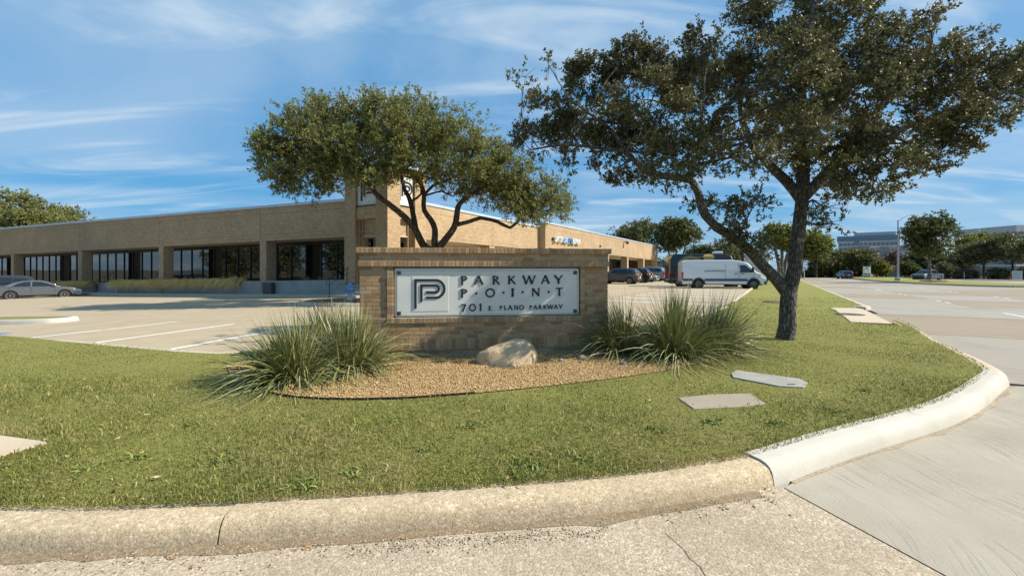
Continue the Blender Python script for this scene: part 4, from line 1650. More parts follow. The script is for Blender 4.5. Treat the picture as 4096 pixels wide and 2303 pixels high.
for q in range(70):
    c_ = random.choice([(690, 2235), (560, 2240), (1230, 2190), (1590, 2160), (2700, 2040), (2830, 2010), (3060, 1950), (3085, 1945), (760, 2270)])
    p = gr(c_[0] + random.gauss(0, 35), c_[1] + random.gauss(0, 9))
    a, s = random.uniform(0, 6.28), random.uniform(0.008, 0.02)
    ca, sa = math.cos(a) * s, math.sin(a) * s
    m.add([(p.x - ca, p.y - sa, 0.006), (p.x + sa * .5, p.y - ca * .5, 0.004), (p.x + ca, p.y + sa, 0.012), (p.x - sa * .5, p.y + ca * .5, 0.005)], [(0, 1, 2, 3)])
tag(obj('gutter_leaves', m, MAT['deadleaf']), 'dry leaf litter lying in the gutter', kind='stuff')

# thin uneven film of silt along the gutter
m = MB()
ia, ib = kidx(Vector((-6, 2.8, 0))), i_white
prev_ = None
for i in range(ia, ib, 1):
    w_ = 0.05 + 0.09 * abs(mnoise.noise(Vector((KP[i].x * 2.3, KP[i].y, 3)))) + 0.05 * max(0, mnoise.noise(Vector((KP[i].x * 9, 0, 1))))
    a = KP[i] + KN[i] * 0.003
    b = KP[i] - KN[i] * w_
    cur = (Vector((a.x, a.y, 0.006)), Vector((b.x, b.y, 0.0025)))
    if prev_:
        m.add([prev_[0], prev_[1], cur[1], cur[0]], [(0, 1, 2, 3)])
    prev_ = cur
tag(obj('gutter_silt', m, aggregate_mat('gutter silt', (0.24, 0.175, 0.105), (0.13, 0.095, 0.06), (0.36, 0.28, 0.18))), 'brown silt film lying along the foot of the tan kerb', kind='stuff')

m = MB()
prev_ = None
for i in range(i_white + 1, i_tan):
    w_ = 0.02 + 0.13 * max(0, mnoise.noise(Vector((KP[i].x * 1.7, KP[i].y * 1.7, 5)))) + 0.02 * abs(mnoise.noise(Vector((KP[i].x * 11, 0, 1))))
    a = KP[i] + KN[i] * 0.003
    b = KP[i] - KN[i] * w_
    cur = (Vector((a.x, a.y, 0.006)), Vector((b.x, b.y, 0.0025)))
    if prev_:
        m.add([prev_[0], prev_[1], cur[1], cur[0]], [(0, 1, 2, 3)])
    prev_ = cur
tag(obj('gutter_silt', m, aggregate_mat('pale gutter silt', (0.34, 0.27, 0.18), (0.22, 0.165, 0.11), (0.44, 0.37, 0.27))), 'thin tan silt along the foot of the white kerb', kind='stuff')

# broad leaved weeds in the turf
Vs, Fs, off = [], [], 0
for px, py in ((2120, 1870), (2160, 1880), (2085, 1850), (2080, 1905), (1560, 1685), (2620, 1720), (2330, 1835), (1190, 1940), (1225, 1950), (900, 1850), (560, 1830), (330, 1880), (1900, 1700), (2850, 1690), (3100, 1700), (3320, 1640), (3450, 1560), (760, 1700), (1700, 1800), (1420, 1900)):
    c_ = gr(px, py, LZ)
    n = 46
    az = RNG.uniform(0, 2 * np.pi, n)
    inc = RNG.uniform(0.5, 1.3, n)
    d = np.stack([np.sin(inc) * np.cos(az), np.sin(inc) * np.sin(az), np.cos(inc)], 1)
    b = np.stack([c_.x + RNG.normal(0, 0.055, n), c_.y + RNG.normal(0, 0.055, n), np.full(n, LZ)], 1)
    V, Fc = ribbons(b, d, RNG.uniform(0.04, 0.085, n), RNG.uniform(0.2, 0.6, n), RNG.uniform(0.010, 0.018, n), 3)
    Vs.append(V)
    Fs.append(Fc + off)
    off += len(V)
tag(obj('weeds', np_mesh('weeds', np.concatenate(Vs), np.concatenate(Fs)), strand_mat('weed leaf', [(0, (0.08, 0.11, 0.02)), (0.6, (0.15, 0.19, 0.04)), (1, (0.23, 0.25, 0.065))])), 'bright green weed tufts in the lawn', kind='stuff')

# ================================================================== OFFICE BUILDING
TC = Vector((-6.83, 24.0, 0))
LDIR = Vector((-RD.y, RD.x, 0))
TL = frame(TC, LDIR)                              # tower: x along its left face, +y outwards to the camera
TWL, TWR = 3.6, 3.1
LO = TC + LDIR * TWL
LW = frame(LO, (-0.91, 0.4137))                   # left wing: x away to the left, +y outwards
RO = TC + RD * TWR
RW = frame(RO, RD)                                # right wing: x away from us, -y outwards
bld = thing('office_building', 'long single storey tan brick office building with corner tower', 'building', T(TC.x, TC.y, 0.0))


def wpx(px):
    u = (px - CX) / F
    return (u * LO.y - LO.x) / (-0.91 - u * 0.4137)


def Zb(w): return 0.085 - 0.0244 * min(w, 45)
def Zp(w): return 1.05 - 0.0203 * min(w, 45)
def Zh(w): return 3.40 - 0.0085 * w
def Zf(w): return 3.61 - 0.0088 * w
def Zr(w): return 5.72 + 0.0025 * w


def slant(m, w0, w1, y0, y1, zb, zt):
    m.hexa([(w0, y0, zb(w0)), (w1, y0, zb(w1)), (w1, y1, zb(w1)), (w0, y1, zb(w0))],
           [(w0, y0, zt(w0)), (w1, y0, zt(w1)), (w1, y1, zt(w1)), (w0, y1, zt(w0))])


def const(c):
    return lambda w: c


def part(name, m, mat, fr, **kw):
    return obj(name, m, MAT[mat], bld, fr, recalc=True, **kw)


WL = 66.0
cols = [wpx(1028), wpx(623), wpx(301), wpx(33), wpx(33) + 13.2]
# fascia of the left wing, split at the pilaster lines into panels
edges = [0.0] + cols + [WL]
for a, b in zip(edges, edges[1:]):
    m = MB()
    slant(m, a + 0.012, b - 0.012, -0.65, -0.25, Zf, Zr)
    part('fascia_panel', m, 'facade', LW)
    for f_, dz in ((lambda w: Zr(w) - 0.42, 0.03), (lambda w: Zf(w) + 0.42, 0.03), (lambda w: Zf(w) + 0.20, 0.02)):
        m = MB()
        slant(m, a + 0.03, b - 0.03, -0.30, -0.246, lambda w, f_=f_: f_(w), lambda w, f_=f_, dz=dz: f_(w) + dz)
        part('brick_band', m, 'facade_dark', LW)
m = MB()
slant(m, -0.1, WL, -0.72, -0.16, Zr, lambda w: Zr(w) + 0.17)
part('coping', m, 'coping', LW)
m = MB()
slant(m, 0, WL, -14.0, -0.6, lambda w: Zr(w) - 0.35, lambda w: Zr(w) - 0.25)
part('roof', m, 'coping', LW)
m = MB()
slant(m, 0, WL, -2.3, -0.66, lambda w: Zf(w) + 0.02, lambda w: Zf(w) + 0.1)
part('soffit', m, 'soffit', LW)
m = MB()
slant(m, 0, WL, -2.55, -2.22, Zh, lambda w: Zf(w) + 0.06)
part('window_header', m, 'frame_dark', LW)
m = MB()
slant(m, 0, WL, -2.2, -0.66, lambda w: Zb(w) - 0.2, lambda w: Zp(w) - 0.18)
part('walkway_floor', m, 'planter', LW)
for k, c in enumerate(cols):
    m = MB()
    slant(m, c - 0.62, c, -0.92, -0.20, lambda w: Zb(w) - 0.2, lambda w: Zf(w) + 0.01)
    part('column', m, 'facade', LW)
# glazing
w = 0.15
k = 0
while w < 60:
    pw = 1.46
    m = MB()
    slant(m, w + 0.03, w + pw - 0.03, -2.46, -2.42, lambda q: Zp(q) - 0.2, Zh)
    p_ = part('window_pane', m, 'pane', LW)
    m = MB()
    slant(m, w - 0.03, w + 0.03, -2.48, -2.36, lambda q: Zp(q) - 0.2, Zh)
    part('mullion', m, 'frame_dark', LW)
    w += pw
    k += 1
m = MB()
slant(m, 0, WL, -3.0, -2.6, lambda q: Zb(q) - 0.2, Zf)
part('back_wall', m, 'frame_dark', LW)
# planter walls with the stair gap
g0, g1 = wpx(462), wpx(352)
for a, b in ((0.0, cols[0] - 0.62), (cols[0], g0), (g1, 60.0)):
    m = MB()
    slant(m, a + 0.02, b - 0.02, -0.55, -0.22, lambda w: Zb(w) - 0.2, Zp)
    part('planter_wall', m, 'planter', LW)
    m = MB()
    slant(m, a + 0.04, b - 0.04, -1.3, -0.55, lambda w: Zb(w) - 0.2, lambda w: Zp(w) - 0.08)
    part('planter_soil', m, 'mulch', LW)
for k in range(5):
    m = MB()
    zz = Zb(g0) + 0.02 + 0.19 * (k + 1)
    m.box(g0 + 0.02, g1 - 0.02, -0.3 - 0.32 * (k + 1), -0.3 - 0.32 * k, Zb(g0) - 0.2, zz)
    part('stair_step', m, 'planter', LW)
m = MB()
for sx_ in (g0 + 0.3, g1 - 0.3):
    pts = [(sx_, 0.0, Zb(g0) + 0.95), (sx_, -1.7, Zb(g0) + 1.9)]
    m.tube(pts, 0.022, 6)
    for q in range(6):
        t = q / 5
        y, z = -1.7 * t, Zb(g0) + 0.95 + 0.95 * t
        m.tube([(sx_, y, z), (sx_, y, z - 0.92)], 0.014, 5)
part('stair_railing', m, 'rail', LW)
# kerb and walk in front of the left wing
m = MB()
slant(m, -0.5, 58, 0.95, 1.12, lambda w: Zb(w) - 0.15, lambda w: Zb(w) + 0.11)
part('walk_kerb', m, 'lot_kerb', LW)
m = MB()
slant(m, -0.5, 58, -0.2, 0.95, lambda w: Zb(w) - 0.15, lambda w: Zb(w) + 0.095)
part('front_walk', m, 'lot_kerb', LW)
# electrical box beside the first column
m = MB()
c = cols[0] - 0.66
m.box(c - 0.85, c, -0.20, 0.10, Zb(c) - 0.1, Zp(c) - 0.1)
ub = tag(obj('utility_box', m, M('dark grey metal box', (0.06, 0.062, 0.066), (0.075, 0.077, 0.08), 5, 0.6), None, LW, bevel=0.02), 'dark grey metal utility box beside the nearest brick column of the left wing', 'utility box')

# ---- tower
PW = 0.95


def tbox(name, x0, x1, y0, y1, z0, z1, mat='facade', **kw):
    m = MB()
    m.box(x0, x1, y0, y1, z0, z1)
    return part(name, m, mat, TL, **kw)


ZTOP = 7.5
for (x0, y1) in ((0, 0), (TWL - PW, 0), (0, -TWR + PW), (TWL - PW, -TWR + PW)):
    tbox('pier', x0, x0 + PW, y1 - PW, y1, -0.2, ZTOP)
for (x0, x1, y0, y1) in ((PW, TWL - PW, -0.45, -0.10), (0.10, 0.45, -TWR + PW, -PW)):
    tbox('brick_band', x0, x1, y0, y1, 4.56, 5.28)
    tbox('brick_band', x0, x1, y0, y1, 7.05, ZTOP - 0.003)
# stepped jambs beside the piers
for st in range(2):
    d = 0.10 + 0.14 * (st + 1)
    o_ = 0.11 * (st + 1)
    for a, b in ((PW, PW + o_), (TWL - PW - o_, TWL - PW)):
        tbox('jamb', a, b, -d - 0.2, -d + 0.001 * st, -0.15, 4.555)
    for a, b in ((-PW - o_, -PW), (-TWR + PW, -TWR + PW + o_)):
        tbox('jamb', d - 0.001 * st, d + 0.2, a, b, -0.15, 4.555)
tbox('infill_wall', PW + 0.22, TWL - PW - 0.22, -0.75, -0.48, 3.54, 4.56)
tbox('infill_wall', 0.48, 0.75, -TWR + PW + 0.22, -PW - 0.22, 3.54, 4.56)
tbox('porch_ceiling', 0.4, TWL - 0.4, -TWR + 0.4, -0.4, 3.55, 3.62, 'soffit')
tbox('entry_glass', 0.95, TWL - 0.3, -TWR + 0.42, -TWR + 0.36, 0.9, 3.3, 'pane')
tbox('entry_wall', 0.9, TWL, -TWR + 0.34, -TWR + 0.05, 0.0, 3.6)
tbox('porch_floor', -0.2, TWL, -TWR, 0.0, -0.1, 0.86, 'planter')
for k in range(4):
    tbox('entry_step', 1.0, TWL - 0.2, 0.0 + 0.32 * k, 0.32 * (k + 1), -0.1, 0.78 - 0.17 * k, 'planter')
tbox('coping', -0.06, TWL + 0.06, -TWR - 0.06, 0.06, ZTOP, ZTOP + 0.12, 'coping')
p1 = tbox('tower_panel', PW + 0.02, TWL - PW - 0.02, -0.30, -0.16, 5.34, 7.0, 'white_panel')
p2 = tbox('tower_panel', 0.16, 0.30, -TWR + PW + 0.02, -PW - 0.02, 5.34, 7.0, 'white_panel')
tbox('panel_sill', PW, TWL - PW, -0.30, -0.06, 5.275, 5.34, 'frame_dark')
tbox('panel_sill', 0.06, 0.30, -TWR + PW, -PW, 5.275, 5.34, 'frame_dark')


def logo_strips(fx, fz, w):
    out = []
    for pts, (ccx, ccy, rad) in (((([(362, 1078), (362, 412)], [(606, 822)])), (835, 617, 205)), ((([(500, 918), (500, 535)], [(608, 698)])), (830, 617, 81))):
        P_ = [(fx(x), fz(y)) for x, y in pts[0]] + [(fx(ccx + rad * math.cos(R(a))), fz(ccy + rad * math.sin(R(a)))) for a in range(-90, 91, 15)] + [(fx(x), fz(y)) for x, y in pts[1]]
        out.append((P_, w))
    return out


ks = 1.15 / 700
for P_, w_ in logo_strips(lambda x: 2.32 - (x - 335) * ks, lambda y: 6.75 - (y - 385) * ks, 55 * ks):
    part('logo_stripe', strip_mesh(P_, w_, -0.16, -0.11), 'letter', TL)
for P_, w_ in logo_strips(lambda x: 1.02 + (x - 335) * ks * 0.86, lambda y: 6.75 - (y - 385) * ks, 55 * ks * 0.9):
    m0 = strip_mesh(P_, w_, 0.11, 0.16)
    m0.v = [(y, -x, z) for x, y, z in m0.v]
    part('logo_stripe', m0, 'letter', TL)
# handrail at the tower steps
m = MB()
hx = TWL - 0.35
m.tube([(hx, 1.30, 1.12), (hx, 0.0, 1.80), (hx, -0.6, 1.82)], 0.022, 6)
m.tube([(hx, 1.30, 0.80), (hx, 0.0, 1.45)], 0.016, 6)
m.tube([(hx, 1.30, 1.12), (hx, 1.45, 1.06), (hx, 1.45, 0.78), (hx, 1.30, 0.80)], 0.018, 6)
m.tube([(hx, 1.28, 1.12), (hx, 1.28, 0.08)], 0.02, 6)
m.tube([(hx, 0.1, 1.75), (hx, 0.1, 0.7)], 0.02, 6)
part('handrail', m, 'rail', TL)

# ---- right wing, near part A and projecting part B
XB = 15.1
for (x0, x1, yf, zt, zf) in ((0.0, XB, 0.2, lambda x: 5.62 - 0.014 * x, lambda x: 3.50 - 0.006 * x), (XB, XB + 43.0, -0.45, lambda x: 5.80 - 0.0065 * (x - XB), lambda x: 3.62 - 0.0105 * (x - XB))):
    npan = 2 if x0 == 0 else 5
    for q in range(npan):
        a, b = x0 + (x1 - x0) * q / npan, x0 + (x1 - x0) * (q + 1) / npan
        m = MB()
        slant(m, a + (0.01 if q else 0), b - (0.01 if q < npan - 1 else 0), yf, yf + 0.45, zf, zt)
        part('fascia_panel', m, 'facade', RW)
        m = MB()
        slant(m, a + 0.03, b - 0.03, yf - 0.004, yf + 0.05, lambda w: zt(w) - 0.45, lambda w: zt(w) - 0.42)
        part('brick_band', m, 'facade_dark', RW)
        m = MB()
        slant(m, a + 0.03, b - 0.03, yf - 0.004, yf + 0.05, lambda w: zf(w) + 0.20, lambda w: zf(w) + 0.22)
        part('brick_band', m, 'facade_dark', RW)
    m = MB()
    slant(m, x0, x1 + (0.06 if x0 else 0), yf - 0.06, yf + 0.5, zt, lambda w: zt(w) + 0.16)
    part('coping', m, 'coping', RW)
    m = MB()
    slant(m, x0, x1 - 0.02, yf + 0.4, 14, lambda w: zt(w) - 0.3, lambda w: zt(w) - 0.2)
    part('roof', m, 'coping', RW)
    m = MB()
    slant(m, x0, x1 - 0.02, yf + 0.44, 2.6, lambda w: zf(w) + 0.01, lambda w: zf(w) + 0.08)
    part('soffit', m, 'soffit', RW)
    m = MB()
    slant(m, x0, x1 - 0.02, 2.35, 2.55, lambda w: 3.1, lambda w: zf(w) + 0.05)
    part('window_header', m, 'soffit', RW)
    w = x0 + 0.1
    while w < x1 - 1.3:
        m = MB()
        m.box(w + 0.03, w + 1.42, 2.42, 2.46, 0.45, 3.12)
        part('window_pane', m, 'pane', RW)
        m = MB()
        m.box(w - 0.03, w + 0.03, 2.36, 2.48, 0.1, 3.12)
        part('mullion', m, 'frame_dark', RW)
        w += 1.45
    m = MB()
    m.box(x0, x1 - 0.02, 2.40, 2.9, -0.3, 0.45)
    part('sill_wall', m, 'facade', RW)
    m = MB()
    m.box(x0, x1 - 0.02, 2.6, 3.0, 0.45, 3.6)
    part('back_wall', m, 'frame_dark', RW)
for xx in (7.5, XB + 0.35, XB + 8.6, XB + 17.1, XB + 25.4, XB + 34.0, XB + 42.6):
    yf = 0.2 if xx < XB else -0.45
    m = MB()
    m.box(xx - 0.35, xx + 0.35, yf + 0.02, yf + 0.9, -0.3, 3.65 if xx < XB else 3.62 - 0.0105 * (xx - XB) + 0.01)
    part('column', m, 'facade', RW)
# side face where part B steps forward, and the far end wall
m = MB()
m.box(XB, XB + 0.4, 0.0, 14, 3.6, 5.78)
part('return_wall', m, 'facade', RW)
m = MB()
m.box(XB + 42.55, XB + 42.98, 0.5, 14, -0.3, 5.4)
part('end_wall', m, 'facade', RW)
m = MB()
m.box(0, XB + 43, -1.4, 2.4, -0.25, 0.14)
part('front_walk', m, 'lot_kerb', RW)
# small address plate and wall lamps
for xx, zz, w_, h_ in ((XB + 14.2, 4.35, 0.5, 0.28),):
    m = MB()
    m.box(xx - w_ / 2, xx + w_ / 2, -0.48, -0.45, zz - h_ / 2, zz + h_ / 2)
    part('address_plate', m, 'letter', RW)
for xx in (XB + 23.5,):
    m = MB()
    m.box(xx - 0.12, xx + 0.12, -0.95, -0.45, 5.32, 5.40)
    m.box(xx - 0.2, xx + 0.2, -1.1, -0.8, 5.05, 5.32)
    part('flood_lamp', m, 'frame_dark', RW)
m = MB()
m.box(XB + 41.0, XB + 41.8, -0.48, -0.45, 4.1, 4.75)
part('suite_plate', m, 'white_panel', RW)


# ---- tenant sign letters on part B
def text_mesh(body, size, ext, shear=0.0):
    cu = bpy.data.curves.new('txt', 'FONT')
    cu.body = body
    cu.size = size
    cu.extrude = ext
    cu.shear = shear
    cu.space_character = 1.0
    cu.resolution_u = 3
    o = bpy.data.objects.new('txt', cu)
    COL.objects.link(o)
    dg = bpy.context.evaluated_depsgraph_get()
    me = bpy.data.meshes.new_from_object(o.evaluated_get(dg))
    bpy.data.objects.remove(o)
    bpy.data.curves.remove(cu)
    return me


def text_obj(name, body, fr, x0, x1, z0, z1, y, ext, mat, parent, face=-1, shear=0.0):
    """text fitted in x0..x1, z0..z1 on the plane local y; face -1: read from -y"""
    me = text_mesh(body, 1.0, 0.5, shear)
    n = len(me.vertices)
    co = np.empty(n * 3, np.float32)
    me.vertices.foreach_get('co', co)
    co = co.reshape(-1, 3)
    mn, mx = co.min(0), co.max(0)
    xx = (co[:, 0] - mn[0]) / (mx[0] - mn[0])
    zz = (co[:, 1] - mn[1]) / max(1e-6, mx[1] - mn[1])
    if face < 0:
        X_ = x0 + xx * (x1 - x0)
    else:
        X_ = x1 - xx * (x1 - x0)
    new = np.stack([X_, y + face * (co[:, 2] + 0.5) * ext, z0 + zz * (z1 - z0)], 1)
    me.vertices.foreach_set('co', new.astype(np.float32).ravel())
    me.name = name
    me.update()
    return obj(name, me, mat, parent, fr, recalc=True)


MAT['ch_white'] = M('white channel letter', (0.78, 0.77, 0.73), None, rough=0.4)
MAT['ch_pale'] = M('pale blue channel letter', (0.45, 0.62, 0.85), None, rough=0.4)
MAT['ch_blue'] = M('blue channel letter', (0.07, 0.27, 0.52), None, rough=0.4)


def xB(px):
    u = (px - CX) / F
    o_ = RW @ Vector((0, -0.75, 0))
    return (u * o_.y - o_.x) / (RD.x - u * RD.y)


ts = thing('tenant_sign', 'LAPTOP CARE PC REPAIR channel letters on the sunlit brick fascia', 'sign', RW @ T(xB(2280), -0.45, 4.3))
words = [('LAPTOP', 2222, 2253, 'ch_white', 0), ('CARE', 2256, 2274, 'ch_pale', 0.2), ('PC', 2277, 2291, 'ch_blue', 0), ('REPAIR', 2292, 2322, 'ch_white', 0)]
for body, pa, pb, mt, sh in words:
    xa, xb_ = xB(pa), xB(pb)
    text_obj('word', body, RW, xa, xb_, 4.22, 4.74, -0.60, 0.16, MAT[mt], ts, -1, sh)
m = MB()
m.box(xB(2218), xB(2321), -0.59, -0.46, 4.38, 4.58)
obj('raceway', m, MAT['plastic'], ts, RW)

# ---- golden grasses drooping over the planter walls
gi = 0
gl = {}


def gold_clump(w, label, big=1.0):
    c = LW @ Vector((w, -0.30, Zp(w) + 0.0))
    root = thing('ornamental_grass', label, 'grass clump', T(c.x, c.y, c.z), 'golden grasses along the planter wall')
    n = 420
    az = RNG.uniform(0, 2 * np.pi, n)
    inc = np.abs(RNG.normal(0.5, 0.35, n))
    nrm = LW.to_3x3() @ Vector((0, 1, 0))
    d = np.stack([np.sin(inc) * np.cos(az) + nrm.x * 0.75, np.sin(inc) * np.sin(az) + nrm.y * 0.75, np.cos(inc) * 0.8], 1)
    d /= np.linalg.norm(d, axis=1, keepdims=True)
    b = np.stack([c.x + RNG.normal(0, 0.26, n), c.y + RNG.normal(0, 0.16, n), np.full(n, c.z)], 1)
    V, Fc = ribbons(b, d, RNG.uniform(0.5, 0.95, n) * big, RNG.uniform(0.6, 1.3, n), RNG.uniform(0.018, 0.04, n), 5)
    obj('blades', np_mesh('blades', V, Fc), MAT['gold'], root)


ordn = ['first', 'second', 'third', 'fourth', 'fifth', 'sixth', 'seventh', 'eighth', 'ninth', 'tenth', 'eleventh', 'twelfth', 'thirteenth', 'fourteenth', 'fifteenth', 'sixteenth', 'seventeenth', 'eighteenth']
wa, wb = wpx(935), wpx(475)
for k in range(16):
    gold_clump(wb + (wa - wb) * k / 15 + random.uniform(-.12, .12), ordn[k] + ' golden grass clump right of the planter stairs', random.uniform(0.85, 1.15))
wa, wb = wpx(345), wpx(225)
for k in range(8):
    gold_clump(wb + (wa - wb) * k / 7, ordn[7 - k] + ' golden grass clump left of the planter stairs', random.uniform(0.7, 0.95))
for k, px in enumerate((1195, 1245, 1290)):
    w_ = wpx(px)
    c = LW @ Vector((w_, -0.7, Zp(w_) - 0.05))
    clump('shrub', ['left', 'middle', 'right'][k] + ' one of three small dark plants in the planter by the tower', 'plant', (c.x, c.y, c.z), 90, 0.25, 0.45, 0.7, 0.2, 'yucca', 'plants in the shaded planter', (0.2, 0.9), (0.015, 0.03))

# ---- fire hydrant
hp_ = gr(1399, 1201, 0.20)
HF = frame((hp_.x, 19.9 * 1.0 if False else hp_.y, 0.20), (1, 0.1))
hyd = thing('fire_hydrant', 'silver fire hydrant with blue bonnet and blue nozzle caps', 'fire hydrant', HF)
MAT['hyd_blue'] = M('blue hydrant paint', (0.10, 0.27, 0.52), (0.14, 0.33, 0.58), 6, 0.5)
MAT['hyd_silver'] = M('silver hydrant paint', (0.62, 0.62, 0.60), (0.52, 0.52, 0.51), 6, 0.5, metal=0.0)
m = MB()
m.lathe([(0.19, -0.05), (0.19, 0.03), (0.15, 0.04), (0.12, 0.07), (0.115, 0.38), (0.14, 0.42), (0.14, 0.50), (0.115, 0.54), (0.115, 0.62)], 18)
obj('barrel', m, MAT['hyd_silver'], hyd, HF, smooth=40)
m = MB()
m.lathe([(0.18, 0.62), (0.18, 0.655), (0.14, 0.66), (0.13, 0.72), (0.10, 0.79), (0.04, 0.83), (0.035, 0.89), (0.0, 0.89)], 18)
obj('bonnet', m, MAT['hyd_blue'], hyd, HF, smooth=40)
for ax, sg in (('x', 1), ('x', -1), ('y', -1)):
    m = MB()
    r = 0.075 if ax == 'x' else 0.10
    m.lathe([(r * 0.8, sg * 0.10), (r * 0.8, sg * 0.15), (r * 1.15, sg * 0.155), (r * 1.15, sg * 0.22), (0.03, sg * 0.225), (0.028, sg * 0.26), (0.0, sg * 0.26)], 12, (0, 0, 0.47), ax)
    obj('nozzle_cap', m, MAT['hyd_blue'], hyd, HF, smooth=40, recalc=True)

# ================================================================== VEHICLES
def arch(xc, r, zc=0.33, n=9):
    pts = []
    for k in range(n + 1):
        a = math.pi * (1 - k / n)
        z = zc + r * math.sin(a)
        pts.append((xc + r * math.cos(a), max(z, 0.30)))
    return pts


SPEC = {
    'sedan': dict(L=4.9, W=1.85, belt=0.98, tum=0.42, wheels=(1.05, 3.87), wr=0.335,
                  front=[(4.78, .24), (4.88, .40), (4.90, .58), (4.82, .72), (4.45, .83), (3.85, .92), (3.55, .97)],
                  rear=[(1.0, 1.02), (.38, 1.06), (.10, 1.03), (.0, .85), (.03, .5), (.12, .26)],
                  gh=[(.62, 1.0), (1.2, 1.30), (1.6, 1.41), (2.2, 1.455), (2.65, 1.43), (3.05, 1.29), (3.70, .95)],
                  win=[[(1.10, 1.03), (1.42, 1.24), (1.75, 1.345), (2.08, 1.37), (2.06, 1.02)], [(2.14, 1.02), (2.16, 1.372), (2.6, 1.345), (2.95, 1.22), (3.42, .99)]],
                  ws=((3.62, .99), (2.78, 1.395)), rw=((.78, 1.09), (1.52, 1.385)), doors=(2.10, 3.35, 1.0), head=(4.35, 4.84, .60, .74), tail=(.0, .35, .78, .98)),
    'suv': dict(L=4.65, W=1.87, belt=1.06, tum=0.30, wheels=(.88, 3.60), wr=0.36,
                front=[(4.54, .28), (4.64, .48), (4.66, .78), (4.52, .94), (3.65, 1.05), (3.4, 1.08)],
                rear=[(.3, 1.1), (.06, 1.06), (.0, .72), (.07, .34)],
                gh=[(.07, 1.05), (.28, 1.42), (.50, 1.60), (1.2, 1.68), (2.3, 1.67), (2.7, 1.58), (3.52, 1.05)],
                win=[[(.55, 1.14), (.72, 1.42), (1.08, 1.52), (1.16, 1.12)], [(1.23, 1.12), (1.15, 1.53), (2.02, 1.56), (2.02, 1.11)], [(2.10, 1.11), (2.10, 1.56), (2.55, 1.52), (3.22, 1.12)]],
                ws=((3.44, 1.10), (2.76, 1.55)), rw=((.10, 1.13), (.40, 1.52)), doors=(1.2, 2.06, 3.2), head=(4.2, 4.6, .80, .94), tail=(-.005, .34, .88, 1.10)),
    'bigsuv': dict(L=5.1, W=1.98, belt=1.18, tum=0.26, wheels=(1.0, 3.95), wr=0.39,
                   front=[(5.0, .34), (5.08, .55), (5.1, .95), (4.95, 1.08), (3.95, 1.16), (3.75, 1.2)],
                   rear=[(.3, 1.22), (.05, 1.18), (.0, .8), (.06, .4)],
                   gh=[(.06, 1.15), (.22, 1.55), (.42, 1.78), (1.2, 1.87), (2.6, 1.86), (3.0, 1.76), (3.85, 1.16)],
                   win=[[(.42, 1.25), (.55, 1.60), (1.25, 1.68), (1.3, 1.24)], [(1.38, 1.24), (1.35, 1.70), (2.3, 1.72), (2.3, 1.23)], [(2.38, 1.23), (2.38, 1.72), (2.9, 1.68), (3.6, 1.24)]],
                   ws=((3.78, 1.22), (3.05, 1.72)), rw=((.08, 1.25), (.34, 1.68)), doors=(1.34, 2.34, 3.55), head=(4.6, 5.05, .88, 1.05), tail=(-.005, .22, .9, 1.2)),
    'pickup': dict(L=5.8, W=2.0, belt=1.18, tum=0.24, wheels=(1.2, 4.75), wr=0.40,
                   front=[(5.68, .38), (5.78, .58), (5.8, .98), (5.62, 1.1), (4.6, 1.18), (4.3, 1.2)],
                   rear=[(2.1, 1.2), (.15, 1.2), (.0, 1.15), (.0, .62), (.1, .5)],
                   gh=[(2.0, 1.15), (2.05, 1.72), (2.3, 1.84), (3.3, 1.88), (3.6, 1.80), (4.38, 1.16)],
                   win=[[(2.2, 1.25), (2.25, 1.68), (3.05, 1.72), (3.05, 1.24)], [(3.13, 1.24), (3.13, 1.72), (3.5, 1.70), (4.1, 1.25)]],
                   ws=((4.3, 1.22), (3.65, 1.76)), rw=((2.0, 1.28), (2.06, 1.68)), doors=(2.15, 3.1, 4.1), head=(5.3, 5.76, .88, 1.06), tail=(-.005, .14, .82, 1.12)),
}


def wheel(parent, fr, x, y, r, rim='rim', wid=0.22, spokes=5, side=1):
    m = MB()
    h = wid / 2
    m.lathe([(r * .62, -h * .8), (r * .66, -h), (r * .92, -h), (r, -h * .65), (r, h * .65), (r * .92, h), (r * .66, h), (r * .62, h * .8)], 24, (x, y, r), 'y')
    w = obj('wheel', m, MAT['tyre'], parent, fr, smooth=40, recalc=True)
    m = MB()
    yo = side * h * .86
    m.lathe([(r * .64, side * h * .2), (r * .645, yo), (r * .56, yo), (r * .54, side * h * .3), (0.02, side * h * .25)], 20, (x, y, r), 'y')
    for k in range(spokes):
        a = 2 * math.pi * k / spokes + 0.3
        c, s = math.cos(a), math.sin(a)
        px_, pz_ = -s, c
        hw0, hw1 = r * .11, r * .07
        vs = []
        for yy in (side * h * .28, side * h * .80):
            for rad, hw in ((r * .05, hw0), (r * .58, hw1)):
                for sg in (-1, 1):
                    vs.append((x + c * rad + px_ * hw * sg, y + yy, r + s * rad + pz_ * hw * sg))
        m.add(vs, [(0, 1, 3, 2), (4, 6, 7, 5), (0, 2, 6, 4), (1, 5, 7, 3), (2, 3, 7, 6), (0, 4, 5, 1)])
    m.lathe([(r * .14, side * h * .3), (r * .14, side * h * .84), (0.01, side * h * .86)], 12, (x, y, r), 'y')
    obj('rim', m, MAT[rim], w, fr, recalc=True)
    return w


